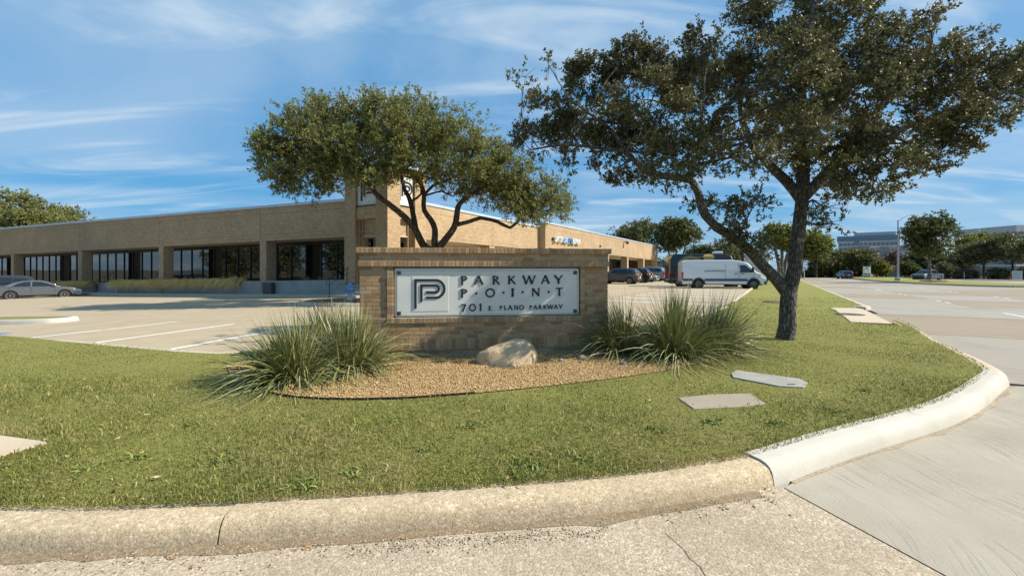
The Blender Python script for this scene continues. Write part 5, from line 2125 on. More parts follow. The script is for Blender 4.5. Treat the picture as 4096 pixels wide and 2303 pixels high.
def car(name, label, cat, kind, fr, pm, group=None, rim='rim', near=None, clad=False):
    sp = SPEC[kind]
    root = thing(name, label, cat, fr, group)
    Lg, Wd, belt, tum = sp['L'], sp['W'], sp['belt'], sp['tum']

    def half(x, z):
        e = abs(x - Lg / 2) / (Lg / 2)
        h = Wd / 2 * (1 - 0.13 * e ** 5)
        if z < 0.55:
            h -= (0.55 - z) * 0.10
        if z > belt - 0.25:
            h -= (z - belt + 0.25) * 0.06
        if z > belt:
            h -= (z - belt) * tum + 0.012
        return h
    xr, xf = sp['wheels']
    wr = sp['wr']
    poly = [sp['rear'][-1]] + arch(xr, wr + .055, wr)[0:] + arch(xf, wr + .055, wr) + sp['front'] + sp['rear'][:-1]
    m = MB()
    m.prism(poly, -1, 1, 'y', lambda u, w, d: d * half(u, w))
    body = obj('body', m, pm, root, fr, recalc=True, smooth=38, bevel=0.035, seg=2)
    m = MB()
    m.prism(sp['gh'], -1, 1, 'y', lambda u, w, d: d * half(u, w))
    obj('cabin', m, pm, root, fr, recalc=True, smooth=38, bevel=0.04, seg=2)
    # floor and dark wheel wells
    m = MB()
    m.box(.25, Lg - .25, -Wd / 2 + .14, Wd / 2 - .14, .24, .72)
    obj('underbody', m, MAT['plastic'], root, fr)
    for sg in (-1, 1):
        for wp in sp['win']:
            m = MB()
            m.prism(wp, sg, sg * 0.985, 'y', lambda u, w, d, sg=sg: sg * (half(u, w) + 0.010) if abs(d) > 0.99 else sg * (half(u, w) - 0.03))
            obj('side_window', m, MAT['carglass'], root, fr, recalc=True)
        # door seams and handles
        for dx in sp['doors']:
            m = MB()
            z0, z1 = .42, belt - .02
            yo = half(dx, .7)
            m.box(dx - .006, dx + .006, sg * (half(dx, z0) - .03), sg * (yo + .004), z0, z1)
            obj('door_seam', m, MAT['plastic'], body, fr)
        for dx in sp['doors'][:2]:
            m = MB()
            m.box(dx - .30 if dx > 1.5 else dx + .3, dx - .12 if dx > 1.5 else dx + .48, sg * (half(dx, belt - .14) - .01), sg * (half(dx, belt - .14) + .03), belt - .16, belt - .125)
            obj('door_handle', m, MAT['chrome'] if not clad else pm, body, fr)
        m = MB()
        mx_ = sp['win'][-1][-1][0] - .12
        m.box(mx_ - .06, mx_ + .08, sg * (half(mx_, belt) + .02), sg * (half(mx_, belt) + .20), belt + .03, belt + .17)
        obj('mirror', m, pm, root, fr, bevel=0.03)
        x0, x1, z0, z1 = sp['head']
        m = MB()
        m.prism([(x0, z1 - .02), (x0 + .1, z0 + .02), (x1, z0), (x1 - .02, z1 - .05), (x1 - .15, z1 + .0)], 1, .8, 'y', lambda u, w, d, sg=sg: sg * (half(u, w) + 0.012 if d > .9 else half(u, w) - .32))
        obj('headlight', m, MAT['lamp_clear'], root, fr, recalc=True, bevel=0.01)
        x0, x1, z0, z1 = sp['tail']
        m = MB()
        m.prism([(x0 - .012, z0), (x1 * .7 + x0 * .3, z0 + .02), (x1, z1 - .02), (x0 + .02, z1)], 1, .8, 'y', lambda u, w, d, sg=sg: sg * (half(u, w) + 0.012 if d > .9 else half(u, w) - .26))
        obj('tail_light', m, MAT['lamp_red'] if near != 'amber' else MAT['lamp_amber'], root, fr, recalc=True, bevel=0.008)
        for x in (xr, xf):
            wheel(root, fr, x, sg * (Wd / 2 - .13), wr, rim, side=sg)
            m = MB()
            m.lathe([(wr + .05, -0.12), (wr + .05, .12)], 20, (x, sg * (Wd / 2 - .27), wr), 'y')
            obj('wheel_well', m, MAT['plastic'], body, fr)
    (ax, az), (bx, bz) = sp['ws']
    for nm, (ax, az), (bx, bz), s_ in (('windscreen', *sp['ws'], 1), ('rear_window', *sp['rw'], -1)):
        ins = .10
        ya, yb = half(ax, az) - ins, half(bx, bz) - ins
        nrm = Vector((az - bz, 0, bx - ax)).normalized()
        if nrm.x * s_ < 0:
            nrm = -nrm
        o1, o2 = nrm * 0.035, nrm * -0.02
        q = [Vector((ax, -ya, az)), Vector((ax, ya, az)), Vector((bx, yb, bz)), Vector((bx, -yb, bz))]
        m = MB()
        m.hexa([p + o2 for p in q], [p + o1 for p in q])
        obj(nm, m, MAT['carglass'], root, fr, recalc=True)
    # bumpers, grille, plates
    m = MB()
    fx = max(p[0] for p in sp['front'])
    m.box(fx - .08, fx + .012, -Wd * .30, Wd * .30, .46, .66)
    obj('grille', m, MAT['plastic'], root, fr, bevel=.02)
    rx = min(p[0] for p in sp['rear'])
    m = MB()
    m.box(rx - .03, rx + .1, -Wd * .40, Wd * .40, .36, .50)
    obj('rear_bumper', m, MAT['plastic'] if clad else pm, root, fr, bevel=.03)
    for nm, x in (('licence_plate', rx - .02),):
        m = MB()
        zz = .74 if kind != 'sedan' else .70
        m.box(x - .012, x + .02, -.16, .16, zz - .08, zz + .08)
        obj(nm, m, MAT['plate'], root, fr)
    if clad:
        for sg in (-1, 1):
            m = MB()
            m.box(xr + wr + .07, xf - wr - .07, sg * (half(2, .36) - .04), sg * (half(2, .36) + .012), .27, .43)
            obj('sill_trim', m, MAT['plastic'], root, fr, bevel=.01)
    return root


def heading(p, d):
    return frame(p, d)


def near_wheel(px, py, hd, rear_x, halfw, left_near, zf=None):
    """frame for a vehicle from the pixel where its near rear wheel touches the ground"""
    p = lg(px, py)
    h = Vector((hd[0], hd[1], 0)).normalized()
    left = Vector((-h.y, h.x, 0))
    o = p - h * rear_x + (-left if left_near else left) * halfw
    o.z = p.z
    return frame(o, h)


MAT['p_silver'] = paint('silver car paint', (0.22, 0.22, 0.22), 0.85, 0.32)
MAT['p_dark'] = paint('charcoal car paint', (0.045, 0.052, 0.06), 0.5)
MAT['p_slate'] = paint('slate grey car paint', (0.075, 0.085, 0.095), 0.5)
MAT['p_black'] = paint('black car paint', (0.016, 0.018, 0.022), 0.3)
MAT['p_bluesilver'] = paint('blue silver car paint', (0.34, 0.40, 0.45), 0.6)
MAT['p_grey'] = paint('mid grey car paint', (0.26, 0.29, 0.31), 0.5)
MAT['p_white'] = paint('white car paint', (0.74, 0.75, 0.75), 0.0)
MAT['p_vanwhite'] = paint('white van paint', (0.62, 0.65, 0.67), 0.0, 0.38)
MAT['p_navy'] = paint('dark blue car paint', (0.035, 0.06, 0.10), 0.4)
MAT['p_truck'] = paint('steel blue truck paint', (0.05, 0.075, 0.11), 0.2)

hd = (0.707, 0.707)
pr, pf = lg(41, 1201), lg(259, 1191)
hd = (pf - pr).normalized()
hd.z = 0
car('parked_car', 'silver four door sedan parked at the left edge of the lot', 'car', 'sedan', near_wheel(41, 1201, hd, 1.05, .80, False), MAT['p_silver'])
q = lg(205, 1192)
hq = Vector((hd.x, hd.y, 0)).normalized()
lq = Vector((-hq.y, hq.x, 0))
o_ = pr - hq * 1.05 + lq * (0.80 + 3.3) + hq * 2.3
fr = frame((o_.x, o_.y, zl(o_.x)), -hq)
car('parked_car', 'large dark SUV parked behind the silver sedan', 'car', 'bigsuv', fr, MAT['p_dark'], clad=True)

S0 = near_wheel(2518, 1136, LDIR, 0.88, 0.80, True)
s0 = S0.translation.copy()
GRP = 'cars parked along the right wing'
car('parked_car', 'slate grey crossover parked nearest the brick sign', 'car', 'suv', S0, MAT['p_slate'], GRP, near='amber', clad=True)


def stall(k, nose_in=True, L=4.65):
    p = s0 + RD * 2.8 * k
    if nose_in:
        return frame(p, LDIR)
    return frame(p + LDIR * L, -LDIR)


car('parked_car', 'small black SUV behind the slate grey crossover', 'car', 'suv', stall(1.75), MAT['p_black'], GRP, near='amber', clad=True)
car('parked_car', 'pale blue silver sedan with its nose towards the drive', 'car', 'sedan', stall(3.0, False, 4.9), MAT['p_bluesilver'], GRP)
car('parked_car', 'grey SUV with black window band behind the silver blue sedan', 'car', 'bigsuv', stall(4.5), MAT['p_grey'], GRP, clad=True)
car('parked_car', 'white SUV partly hidden behind the grey SUV', 'car', 'suv', stall(5.6), MAT['p_white'], GRP)
car('parked_car', 'white sedan last in the row by the far grass', 'car', 'sedan', stall(6.7), MAT['p_white'], GRP)

# moving cars on the road
p = gr(3407, 1114, zr(90) + 0.0)
car('car_on_road', 'dark blue hatchback driving away on the far road', 'car', 'suv', frame((gr(3395, 1115.5, -.3).x, gr(3395, 1115.5, -.3).y, -.3), (0.35, 0.937)), MAT['p_navy'])
p = gr(3700, 1121, -.3)
car('pickup_truck', 'steel blue pickup truck passing behind the median tree', 'pickup', 'pickup', frame((p.x + 2.2, p.y, -.3), (-0.93, -0.36)), MAT['p_truck'])


# ---- panel vans
def van(name, label, fr, pm, L, H, dual, roofbox, decor):
    root = thing(name, label, 'van', fr, 'vans parked side by side in the lot')
    Wd, wr = 1.99, 0.36
    xr, xf = 1.28, 1.28 + 4.2

    def half(x, z):
        h = Wd / 2
        if z > 1.1:
            h -= (z - 1.1) * 0.075
        if z > H - 0.28:
            h -= ((z - H + 0.28) / 0.28) ** 2 * 0.16
        if x > L - 1.3:
            h -= ((x - L + 1.3) / 1.3) ** 3 * 0.20
        if z < 0.5:
            h -= (0.5 - z) * 0.1
        return h
    body_poly = [(.06, .34)] + arch(xr, wr + .09, wr) + arch(xf, wr + .09, wr) + [(L - .12, .36), (L - .02, .52), (L, .80), (L - .07, 1.02), (L - .38, 1.18), (L - .78, 1.34), (L - 1.05, 1.62), (L - 1.42, 2.05), (L - 1.72, H - .16), (L - 2.1, H - .05), (L - 2.6, H), (.35, H), (.10, H - .09), (.02, H - .3), (0, .9), (0.0, .5)]
    m = MB()
    m.prism(body_poly, -1, 1, 'y', lambda u, w, d: d * half(u, w))
    body = obj('body', m, pm, root, fr, recalc=True, smooth=38, bevel=0.05, seg=2)
    m = MB()
    m.box(.25, L - .3, -.82, .82, .28, .8)
    obj('underbody', m, MAT['plastic'], root, fr)
    for sg in (-1, 1):
        w_ = [(L - 2.02, 1.32), (L - 2.05, 1.92), (L - 1.62, 1.90), (L - 1.12, 1.42), (L - 1.08, 1.32)]
        m = MB()
        m.prism(w_, 1, .9, 'y', lambda u, w, d, sg=sg: sg * (half(u, w) + .012 if d > .95 else half(u, w) - .03))
        obj('cab_window', m, MAT['carglass'], root, fr, recalc=True)
        # dark lower cladding between the wheels and along the sides
        for a, b in ((.04, xr - wr - .10), (xr + wr + .10, xf - wr - .10)):
            m = MB()
            m.box(a, b, sg * (half(2, .62) - .02), sg * (half(2, .62) + .018), .60, .80)
            obj('side_moulding', m, MAT['greyplastic'], root, fr, bevel=.01)
        for x in (xr, xf):
            m = MB()
            arc = [(x + (wr + .17) * math.cos(R(a)), wr + (wr + .17) * math.sin(R(a))) for a in range(0, 181, 15)]
            arc2 = [(x + (wr + .08) * math.cos(R(a)), wr + (wr + .08) * math.sin(R(a))) for a in range(180, -1, -15)]
            m.prism(arc + arc2, 1, .9, 'y', lambda u, w, d, sg=sg: sg * (half(u, .7) + .02 if d > .95 else half(u, .7) - .05))
            obj('wheel_arch_trim', m, MAT['greyplastic'], root, fr, recalc=True)
            m = MB()
            m.lathe([(wr + .085, -0.14), (wr + .085, .14)], 20, (x, sg * (Wd / 2 - .30), wr), 'y')
            obj('wheel_well', m, MAT['plastic'], body, fr)
            wheel(root, fr, x, sg * (Wd / 2 - .13), wr, 'rim_grey', side=sg, spokes=8, wid=.24)
        for dx in (L - 2.12, 3.35, L - 1.0):
            m = MB()
            z1 = H - .3 if dx < L - 1.5 else 1.3
            m.hexa([(dx - .007, sg * (half(dx, .85) - .02), .85), (dx + .007, sg * (half(dx, .85) - .02), .85), (dx + .007, sg * (half(dx, .85) + .004), .85), (dx - .007, sg * (half(dx, .85) + .004), .85)],
                   [(dx - .007, sg * (half(dx, z1) - .02), z1), (dx + .007, sg * (half(dx, z1) - .02), z1), (dx + .007, sg * (half(dx, z1) + .004), z1), (dx - .007, sg * (half(dx, z1) + .004), z1)])
            obj('door_seam', m, MAT['greyplastic'], body, fr, recalc=True)
        m = MB()
        m.box(1.75, 3.3, sg * (half(2, 1.42) - .02), sg * (half(2, 1.42) + .012), 1.40, 1.445)
        obj('slide_rail', m, MAT['greyplastic'], root, fr)
        for dx in (L - 2.45, L - 1.95):
            m = MB()
            m.box(dx, dx + .2, sg * (half(dx, 1.2) - .01), sg * (half(dx, 1.2) + .035), 1.19, 1.235)
            obj('door_handle', m, MAT['plastic'], root, fr)
        m = MB()
        m.box(L - 1.2, L - 1.05, sg * .98, sg * 1.22, 1.35, 1.72)
        obj('mirror', m, MAT['plastic'], root, fr, bevel=.04)
        m = MB()
        m.prism([(L - .55, .98), (L - .42, 1.16), (L - .18, 1.05), (L - .04, .86), (L - .2, .80)], 1, .6, 'y', lambda u, w, d, sg=sg: sg * (half(u, w) + .012 if d > .95 else half(u, w) - .3))
        obj('headlight', m, MAT['lamp_clear'], root, fr, recalc=True)
        m = MB()
        m.box(-.02, .1, sg * .78, sg * .985, .72, 1.35)
        obj('tail_light', m, MAT['lamp_red'], root, fr, bevel=.02)
    m = MB()
    ya, yb = half(L - .85, 1.36) - .12, half(L - 1.65, H - .2) - .1
    q = [Vector((L - .80, -ya, 1.38)), Vector((L - .80, ya, 1.38)), Vector((L - 1.66, yb, H - .24)), Vector((L - 1.66, -yb, H - .24))]
    n_ = Vector((.6, 0, .5)).normalized()
    m.hexa([a - n_ * .02 for a in q], [a + n_ * .05 for a in q])
    obj('windscreen', m, MAT['carglass'], root, fr, recalc=True)
    m = MB()
    m.box(L - .25, L + .03, -.86, .86, .34, .66)
    obj('front_bumper', m, MAT['greyplastic'], root, fr, bevel=.06)
    m = MB()
    m.box(-.12, .12, -.9, .9, .36, .55)
    obj('rear_bumper', m, MAT['greyplastic'], root, fr, bevel=.03)
    if roofbox:
        m = MB()
        m.box(4.0, 4.75, -.35, .35, H, H + .22)
        obj('roof_air_unit', m, MAT['p_white'], root, fr, bevel=.06)
    if decor:
        for sg in (-1,):
            for cx_, cz_, r0, r1, a0, a1, mt in ((1.9, 1.7, .82, .92, 10, 170, 'gold_trim'), (1.9, 1.7, .98, 1.05, 15, 165, 'gold_trim'), (2.9, 1.65, 1.0, 1.06, 60, 150, 'gold_trim')):
                arc = [(cx_ + r1 * math.cos(R(a)) * 1.15, cz_ + r1 * math.sin(R(a))) for a in range(a0, a1 + 1, 10)]
                arc2 = [(cx_ + r0 * math.cos(R(a)) * 1.15, cz_ + r0 * math.sin(R(a))) for a in range(a1, a0 - 1, -10)]
                m = MB()
                m.prism(arc + arc2, 1, .9, 'y', lambda u, w, d, sg=sg: sg * (half(u, w) + .012 if d > .95 else half(u, w) - .02))
                obj('gold_graphic', m, MAT[mt], root, fr, recalc=True)
            for pl_ in ([(3.1, H - .95), (2.95, H - .25), (3.1, H - .06), (3.45, H - .02), (3.75, H - .06), (3.9, H - .25), (3.8, H - .95)], [(.05, 1.2), (.05, H - .3), (.2, H - .1), (.45, H - .04), (.38, H - .12), (.16, H - .5), (.14, 1.2)],
                        [(2.4, .50), (3.3, .86), (3.7, .86), (3.9, .52)]):
                m = MB()
                m.prism(pl_, 1, .9, 'y', lambda u, w, d, sg=sg: sg * (half(u, w) + .014 if d > .95 else half(u, w) - .02))
                obj('gold_graphic', m, MAT['gold_trim'], root, fr, recalc=True)
    return root


MAT['gold_trim'] = paint('gold graphic', (0.38, 0.26, 0.05), 0.1, 0.4)
vh = Vector((0.985, -0.175, 0)).normalized()
VW = near_wheel(2793, 1153, vh, 1.28, .86, False)
van('panel_van', 'white long wheelbase panel van parked nose to the grass strip', VW, MAT['p_vanwhite'], 6.5, 2.33, True, False, False)
vb = VW.translation + RD * 3.3 + vh * (-1.75)
van('panel_van', 'black and gold high roof van parked behind the white van', frame((vb.x, vb.y, VW.translation.z), vh), MAT['p_black'], 7.0, 2.95, False, True, True)

# ---- white box truck behind the vans, dark flatbed at the far trees
bt = at(3060, 1098, 50.0)
BF = frame((bt.x - 1.0, bt.y, 0.09), RD)
bx = thing('box_truck', 'tall white box truck seen behind the leaning oak limb', 'truck', BF)
m = MB()
m.box(0, 6.2, -1.25, 1.25, 1.05, 4.0)
cb = obj('cargo_box', m, MAT['p_white'], bx, BF, bevel=.05)
m = MB()
m.box(-.02, .0, -1.15, 1.15, 1.15, 3.9)
obj('rear_door', m, M('white roll door', (0.62, 0.64, 0.66), (0.55, 0.57, 0.6), 2, 0.5), bx, BF)
m = MB()
m.prism([(6.3, .5), (8.2, .5), (8.25, 1.2), (8.0, 1.4), (7.7, 2.4), (6.3, 2.5)], -1.0, 1.0, 'y')
obj('cab', m, MAT['p_white'], bx, BF, bevel=.06, recalc=True)
m = MB()
m.box(0.1, 8.0, -.5, .5, .55, 1.05)
obj('chassis', m, MAT['plastic'], bx, BF)
for x in (1.5, 7.2):
    for sg in (-1, 1):
        wheel(bx, BF, x, sg * .95, .45, 'rim_grey', side=sg, wid=.28)

tt = at(2690, 1108, 84)
TF = frame((tt.x - 2.4, tt.y, 0.1), (0.95, 0.1))
tr = thing('flatbed_truck', 'dark flatbed truck under the pale trunked tree', 'truck', TF)
m = MB()
m.box(0, 4.6, -1.1, 1.1, .75, 1.15)
obj('bed', m, MAT['plastic'], tr, TF)
m = MB()
m.box(0.1, 1.7, -1.05, 1.05, 1.15, 2.7)
m.box(1.7, 3.2, -1.05, 1.05, 2.45, 2.7)
obj('rack', m, MAT['p_black'], tr, TF, bevel=.03)
m = MB()
m.prism([(3.4, .6), (5.6, .6), (5.65, 1.25), (4.9, 1.4), (4.5, 2.1), (3.4, 2.15)], -1.0, 1.0, 'y')
obj('cab', m, MAT['p_white'], tr, TF, bevel=.06, recalc=True)
m = MB()
m.prism([(3.6, 1.35), (3.65, 1.95), (4.4, 1.95), (4.7, 1.4)], -1.02, 1.02, 'y')
obj('cab_window', m, MAT['carglass'], tr, TF, recalc=True)
for x in (1.0, 4.7):
    for sg in (-1, 1):
        wheel(tr, TF, x, sg * .9, .42, 'rim_grey', side=sg)

# ================================================================== TREES
def unit(v):
    return v / (np.linalg.norm(v, axis=-1, keepdims=True) + 1e-9)


def sprig_leaves(P, A, SL, per, ll, lw, spread=0.85, up=0.15):
    K = len(P)
    i = np.repeat(np.arange(K), per)
    n = len(i)
    t = RNG.uniform(0.1, 1.0, n)
    base = P[i] + A[i] * (SL[i] * t)[:, None]
    r = RNG.normal(size=(n, 3))
    perp = unit(r - (r * A[i]).sum(1, keepdims=True) * A[i])
    d = unit(A[i] * 0.55 + perp * spread + np.array([0, 0, up]))
    s = unit(np.cross(d, RNG.normal(size=(n, 3))))
    L = ll * RNG.uniform(0.65, 1.3, n)[:, None]
    Wd = lw * RNG.uniform(0.7, 1.3, n)[:, None] / 2
    V = np.stack([base, base + d * L * 0.5 + s * Wd, base + d * L, base + d * L * 0.5 - s * Wd], 1)
    Fc = np.arange(n * 4).reshape(n, 4)
    return V.reshape(-1, 3), Fc


def twig_prisms(P, A, SL, r0):
    K = len(P)
    u = unit(np.cross(A, RNG.normal(size=(K, 3))))
    w = np.cross(A, u)
    V = []
    for k in range(3):
        a = 2 * np.pi * k / 3
        V.append(P - A * (SL * 0.6)[:, None] + (u * np.cos(a) + w * np.sin(a)) * r0)
    V.append(P + A * SL[:, None])
    V = np.stack(V, 1)
    f = np.array([(0, 1, 3), (1, 2, 3), (2, 0, 3)])
    Fc = (f[None] + (np.arange(K) * 4)[:, None, None]).reshape(-1, 3)
    return V.reshape(-1, 3), Fc


def make_tree(name, label, base, limbs, blobs, leafmat, barkmat, per_m3, per, ll, lw, sl, group=None, shell=2.2, up=0.25, out=0.8, branch_r=0.03, twig=0.004, sub=4, nseg=9, clus=0, crel=0.38):
    """limbs: list of (points, radii); blobs: (centre Vector, rx, ry(depth), rz, density)"""
    root = thing(name, label, 'tree', T(*base), group)
    tb = MB()
    nodes = []
    for pts, rad in limbs:
        rs_ = resample([Vector(p) for p in pts], 0.22 if pts[0][2] < 40 else 1)
        n = len(rs_)
        rr_ = [np.interp(i / max(1, n - 1) * (len(rad) - 1), range(len(rad)), rad) for i in range(n)]
        rs2 = [p + Vector((random.gauss(0, 1), random.gauss(0, 1), random.gauss(0, 1))) * rr_[i] * 0.06 if 0 < i < n - 1 else p for i, p in enumerate(rs_)]
        tb.tube(rs2, rr_, nseg, jit=0.035)
        nodes += [(p, r) for p, r in zip(rs2[n // 4:], rr_[n // 4:])]
    NP = np.array([tuple(p) for p, r in nodes])
    NR = np.array([r for p, r in nodes])
    Ps, As, Ss = [], [], []
    for c, rx, ry, rz, dens in blobs:
        c = Vector(c)
        dist = np.linalg.norm(NP - np.array(c), axis=1)
        j = int(dist.argmin())
        st = Vector(NP[j])
        r0 = min(branch_r, NR[j] * 0.7)
        mid = st.lerp(c, 0.5) + Vector((random.gauss(0, .12), random.gauss(0, .12), random.gauss(0, .12))) * (c - st).length
        br = resample([st, mid, c], 0.3 if (c - st).length < 4 else 0.8)
        nb_ = len(br)
        tb.tube(br, [r0 + (r0 * 0.4 - r0) * i / max(1, nb_ - 1) for i in range(nb_)], 5)
        for _ in range(sub):
            e = c + Vector((random.uniform(-1, 1) * rx, random.uniform(-1, 1) * ry, random.uniform(-.8, 1) * rz)) * 0.8
            s_ = br[random.randrange(nb_ // 2, nb_)]
            tb.tube([s_, s_.lerp(e, .5) + Vector((0, 0, .06 * rz)), e], [r0 * .4, r0 * .25, r0 * .1], 4, cap=False)
        K = max(6, int(per_m3 * dens * rx * ry * rz * 4.19))
        R3 = np.array([rx, ry, rz])
        if clus:
            nc = max(3, int(clus * (0.5 + dens * 0.5)))
            cd = unit(RNG.normal(size=(nc, 3)))
            cc = cd * (RNG.uniform(0.25, 0.95, nc) ** 0.6)[:, None]
            w_ = RNG.integers(0, nc, K)
            d = unit(RNG.normal(size=(K, 3)))
            loc = cc[w_] + d * (RNG.uniform(0, 1, K) ** 0.5 * crel)[:, None]
            q = np.array(c) + loc * R3
            d = unit(d * 0.8 + cc[w_])
            for k_ in range(nc):
                e = c + Vector(cc[k_] * R3)
                s_ = br[random.randrange(nb_ // 2, nb_)]
                tb.tube([s_, s_.lerp(e, .5) + Vector((0, 0, -.04 * rz)), e], [r0 * .4, r0 * .25, r0 * .12], 4, cap=False)
        else:
            d = unit(RNG.normal(size=(K, 3)))
            rad = RNG.uniform(0, 1, K) ** (1 / shell)
            q = np.array(c) + d * rad[:, None] * R3
        a = unit(d * out + RNG.normal(size=(K, 3)) * 0.55 + np.array([0, 0, up]))
        Ps.append(q)
        As.append(a)
        Ss.append(sl * RNG.uniform(0.6, 1.4, K))
    P, A, SL = np.concatenate(Ps), np.concatenate(As), np.concatenate(Ss)
    obj('trunk', tb, MAT[barkmat], root, smooth=60)
    V, Fc = sprig_leaves(P, A, SL, per, ll, lw)
    crown = obj('crown', np_mesh('crown', V, Fc), MAT[leafmat], root)
    if twig:
        V, Fc = twig_prisms(P, A, SL, twig)
        obj('twigs', np_mesh('twigs', V, Fc), MAT[barkmat], crown)
    return root, len(P) * per


NLEAF = {}


# ---- the oak on the right
def oz(zx, zy, Y):
    return at(2000 + zx * 0.9323, zy * 0.9323, Y)


OY = 9.55
tb0 = Vector(((3148 - CX) / F * OY, OY, 0.13))
X0 = tb0.x
fk = at(3150, 1148, OY)
limbs = [
    ([tb0 + Vector((0, 0, -.05)), tb0 + Vector((0, 0, .06)), tb0 + Vector((0, 0, .3)), at(3150, 1240, OY), at(3152, 1180, OY), fk], [.235, .198, .172, .16, .162, .172]),
    ([at(3146, 1170, OY), at(3110, 1122, OY), at(3035, 1044, OY - .1), at(2960, 969, OY - .2), at(2867, 909, OY - .3), at(2820, 857, OY - .35), at(2792, 774, OY - .4), at(2760, 708, OY - .45), at(2785, 615, OY - .5), at(2805, 520, OY - .4)], [.13, .118, .107, .10, .093, .087, .08, .072, .06, .038]),
    ([at(3154, 1175, OY), at(3172, 1110, OY), at(3182, 1025, OY), at(3194, 932, OY), at(3203, 830, OY), at(3212, 746, OY)], [.155, .148, .14, .132, .127, .122]),
    ([at(3205, 800, OY), at(3140, 718, OY + .2), at(3072, 655, OY + .4), at(3000, 560, OY + .6), at(2960, 420, OY + .5), at(2990, 250, OY + .6)], [.12, .10, .09, .07, .05, .03]),
    ([at(3210, 770, OY), at(3214, 640, OY + .1), at(3222, 480, OY + .2), at(3200, 300, OY + .1), at(3240, 120, OY), at(3260, -80, OY)], [.14, .115, .09, .07, .05, .03]),
    ([at(3214, 790, OY), at(3300, 700, OY - .2), at(3375, 606, OY - .4), at(3480, 480, OY - .3), at(3600, 330, OY), at(3650, 200, OY)], [.12, .105, .09, .07, .05, .03]),
    ([at(3330, 670, OY - .3), at(3480, 590, OY + .2), at(3650, 500, OY + .6), at(3850, 420, OY + .8), at(4020, 350, OY + .6)], [.08, .07, .055, .045, .03]),
    ([at(2765, 720, OY - .45), at(2680, 705, OY - .3), at(2596, 690, OY - .1), at(2503, 606, OY), at(2447, 522, OY + .1), at(2350, 450, OY + .1)], [.08, .07, .06, .05, .04, .025]),
    ([at(2503, 606, OY), at(2380, 590, OY - .2), at(2250, 580, OY - .3), at(2120, 600, OY - .3)], [.045, .035, .028, .015]),
    ([at(2950, 962, OY - .2), at(2985, 880, OY - .4), at(3010, 830, OY - .5)], [.03, .02, .01]),
]
ob = [(180, 600, 130, 75), (250, 480, 150, 100), (400, 370, 150, 105), (560, 290, 150, 100), (750, 260, 170, 105), (880, 200, 85, 80), (330, 600, 120, 70), (480, 520, 150, 105), (650, 430, 160, 115), (800, 380, 150, 110),
      (600, 640, 150, 100), (750, 600, 140, 105), (560, 750, 105, 50), (750, 750, 105, 60), (900, 570, 120, 90), (950, 330, 105, 125), (1070, 90, 100, 95), (1080, 230, 125, 95), (1170, 420, 110, 110), (1080, 610, 115, 80), (1150, 700, 100, 55),
      (1300, 120, 150, 125), (1280, 300, 150, 125), (1500, 80, 165, 100), (1480, 250, 165, 125), (1370, 480, 150, 115), (1250, 610, 105, 85), (1560, 420, 165, 125), (1680, 200, 145, 115), (1850, 130, 90, 85), (1720, 360, 145, 115),
      (1900, 290, 110, 105), (1880, 450, 155, 110), (2060, 340, 115, 105), (2180, 260, 80, 85), (2150, 420, 105, 95), (2050, 520, 125, 75), (2260, 330, 70, 110), (1600, 600, 155, 100), (1780, 590, 145, 85), (1500, 740, 145, 80),
      (1700, 715, 125, 75), (1850, 700, 85, 55), (1420, 800, 95, 50), (1600, 825, 105, 35), (1300, -100, 190, 120), (1550, -90, 170, 115), (1130, -50, 110, 95), (1420, -230, 170, 120), (2020, 610, 90, 45), (1960, 200, 60, 50), (1290, 560, 110, 80), (1310, 690, 95, 60), (1200, 530, 100, 80), (1390, 640, 110, 75), (1300, 410, 110, 80), (1000, 460, 90, 70), (1240, 200, 110, 90), (900, 690, 90, 50), (430, 650, 110, 60)]
blobs = []
for i, (cx_, cy_, rx, ry) in enumerate(ob):
    cen = abs(cx_ - 1250) / 1100
    yo = (random.uniform(-3.5, 2.3)) * (1 - 0.4 * min(1, cen))
    if cx_ < 620:
        yo = random.uniform(0.1, 1.7)
    Yb = OY + 0.2 + yo
    c = oz(cx_, cy_, OY)
    c = at(2000 + cx_ * .9323, cy_ * .9323, Yb)
    k = .9323 / F * Yb
    blobs.append((c, rx * k * .95, max(.45, min(rx, ry) * k * 1.05), ry * k * .95, 1.0))
for cx_, cy_, rx, ry, dn in ((940, 890, 95, 60, .7), (1090, 880, 80, 70, .7), (1060, 1000, 80, 65, .9), (1120, 1060, 70, 45, .8), (990, 960, 60, 50, .7), (1390, 890, 90, 45, .6), (1430, 960, 70, 40, .25), (1330, 960, 50, 40, .3), (830, 860, 60, 40, .4),
                             (110, 330, 70, 35, .3), (210, 280, 30, 60, .35), (100, 440, 40, 60, .25), (2050, 170, 40, 25, .3), (1870, 60, 50, 40, .4), (600, 170, 40, 30, .3), (270, 720, 40, 50, .5), (1960, 640, 60, 40, .4)):
    Yb = OY + random.uniform(-.6, .6)
    k = .9323 / F * Yb
    blobs.append((at(2000 + cx_ * .9323, cy_ * .9323, Yb), rx * k, .35, ry * k, dn))
_, NLEAF['oak'] = make_tree('oak_tree', 'big live oak with forked trunk on the lawn right of the sign', (tb0.x, tb0.y, .15), limbs, blobs, 'leaf_oak', 'bark_oak', 500, 14, .063, .033, .16, None, 1.7, .15, .75, .03, .003, 2, 12, 13, .36)


# ---- the spreading tree behind the sign
def ez(zx, zy, Y):
    return at(950 + zx * .5525, 300 + zy * .5525, Y)


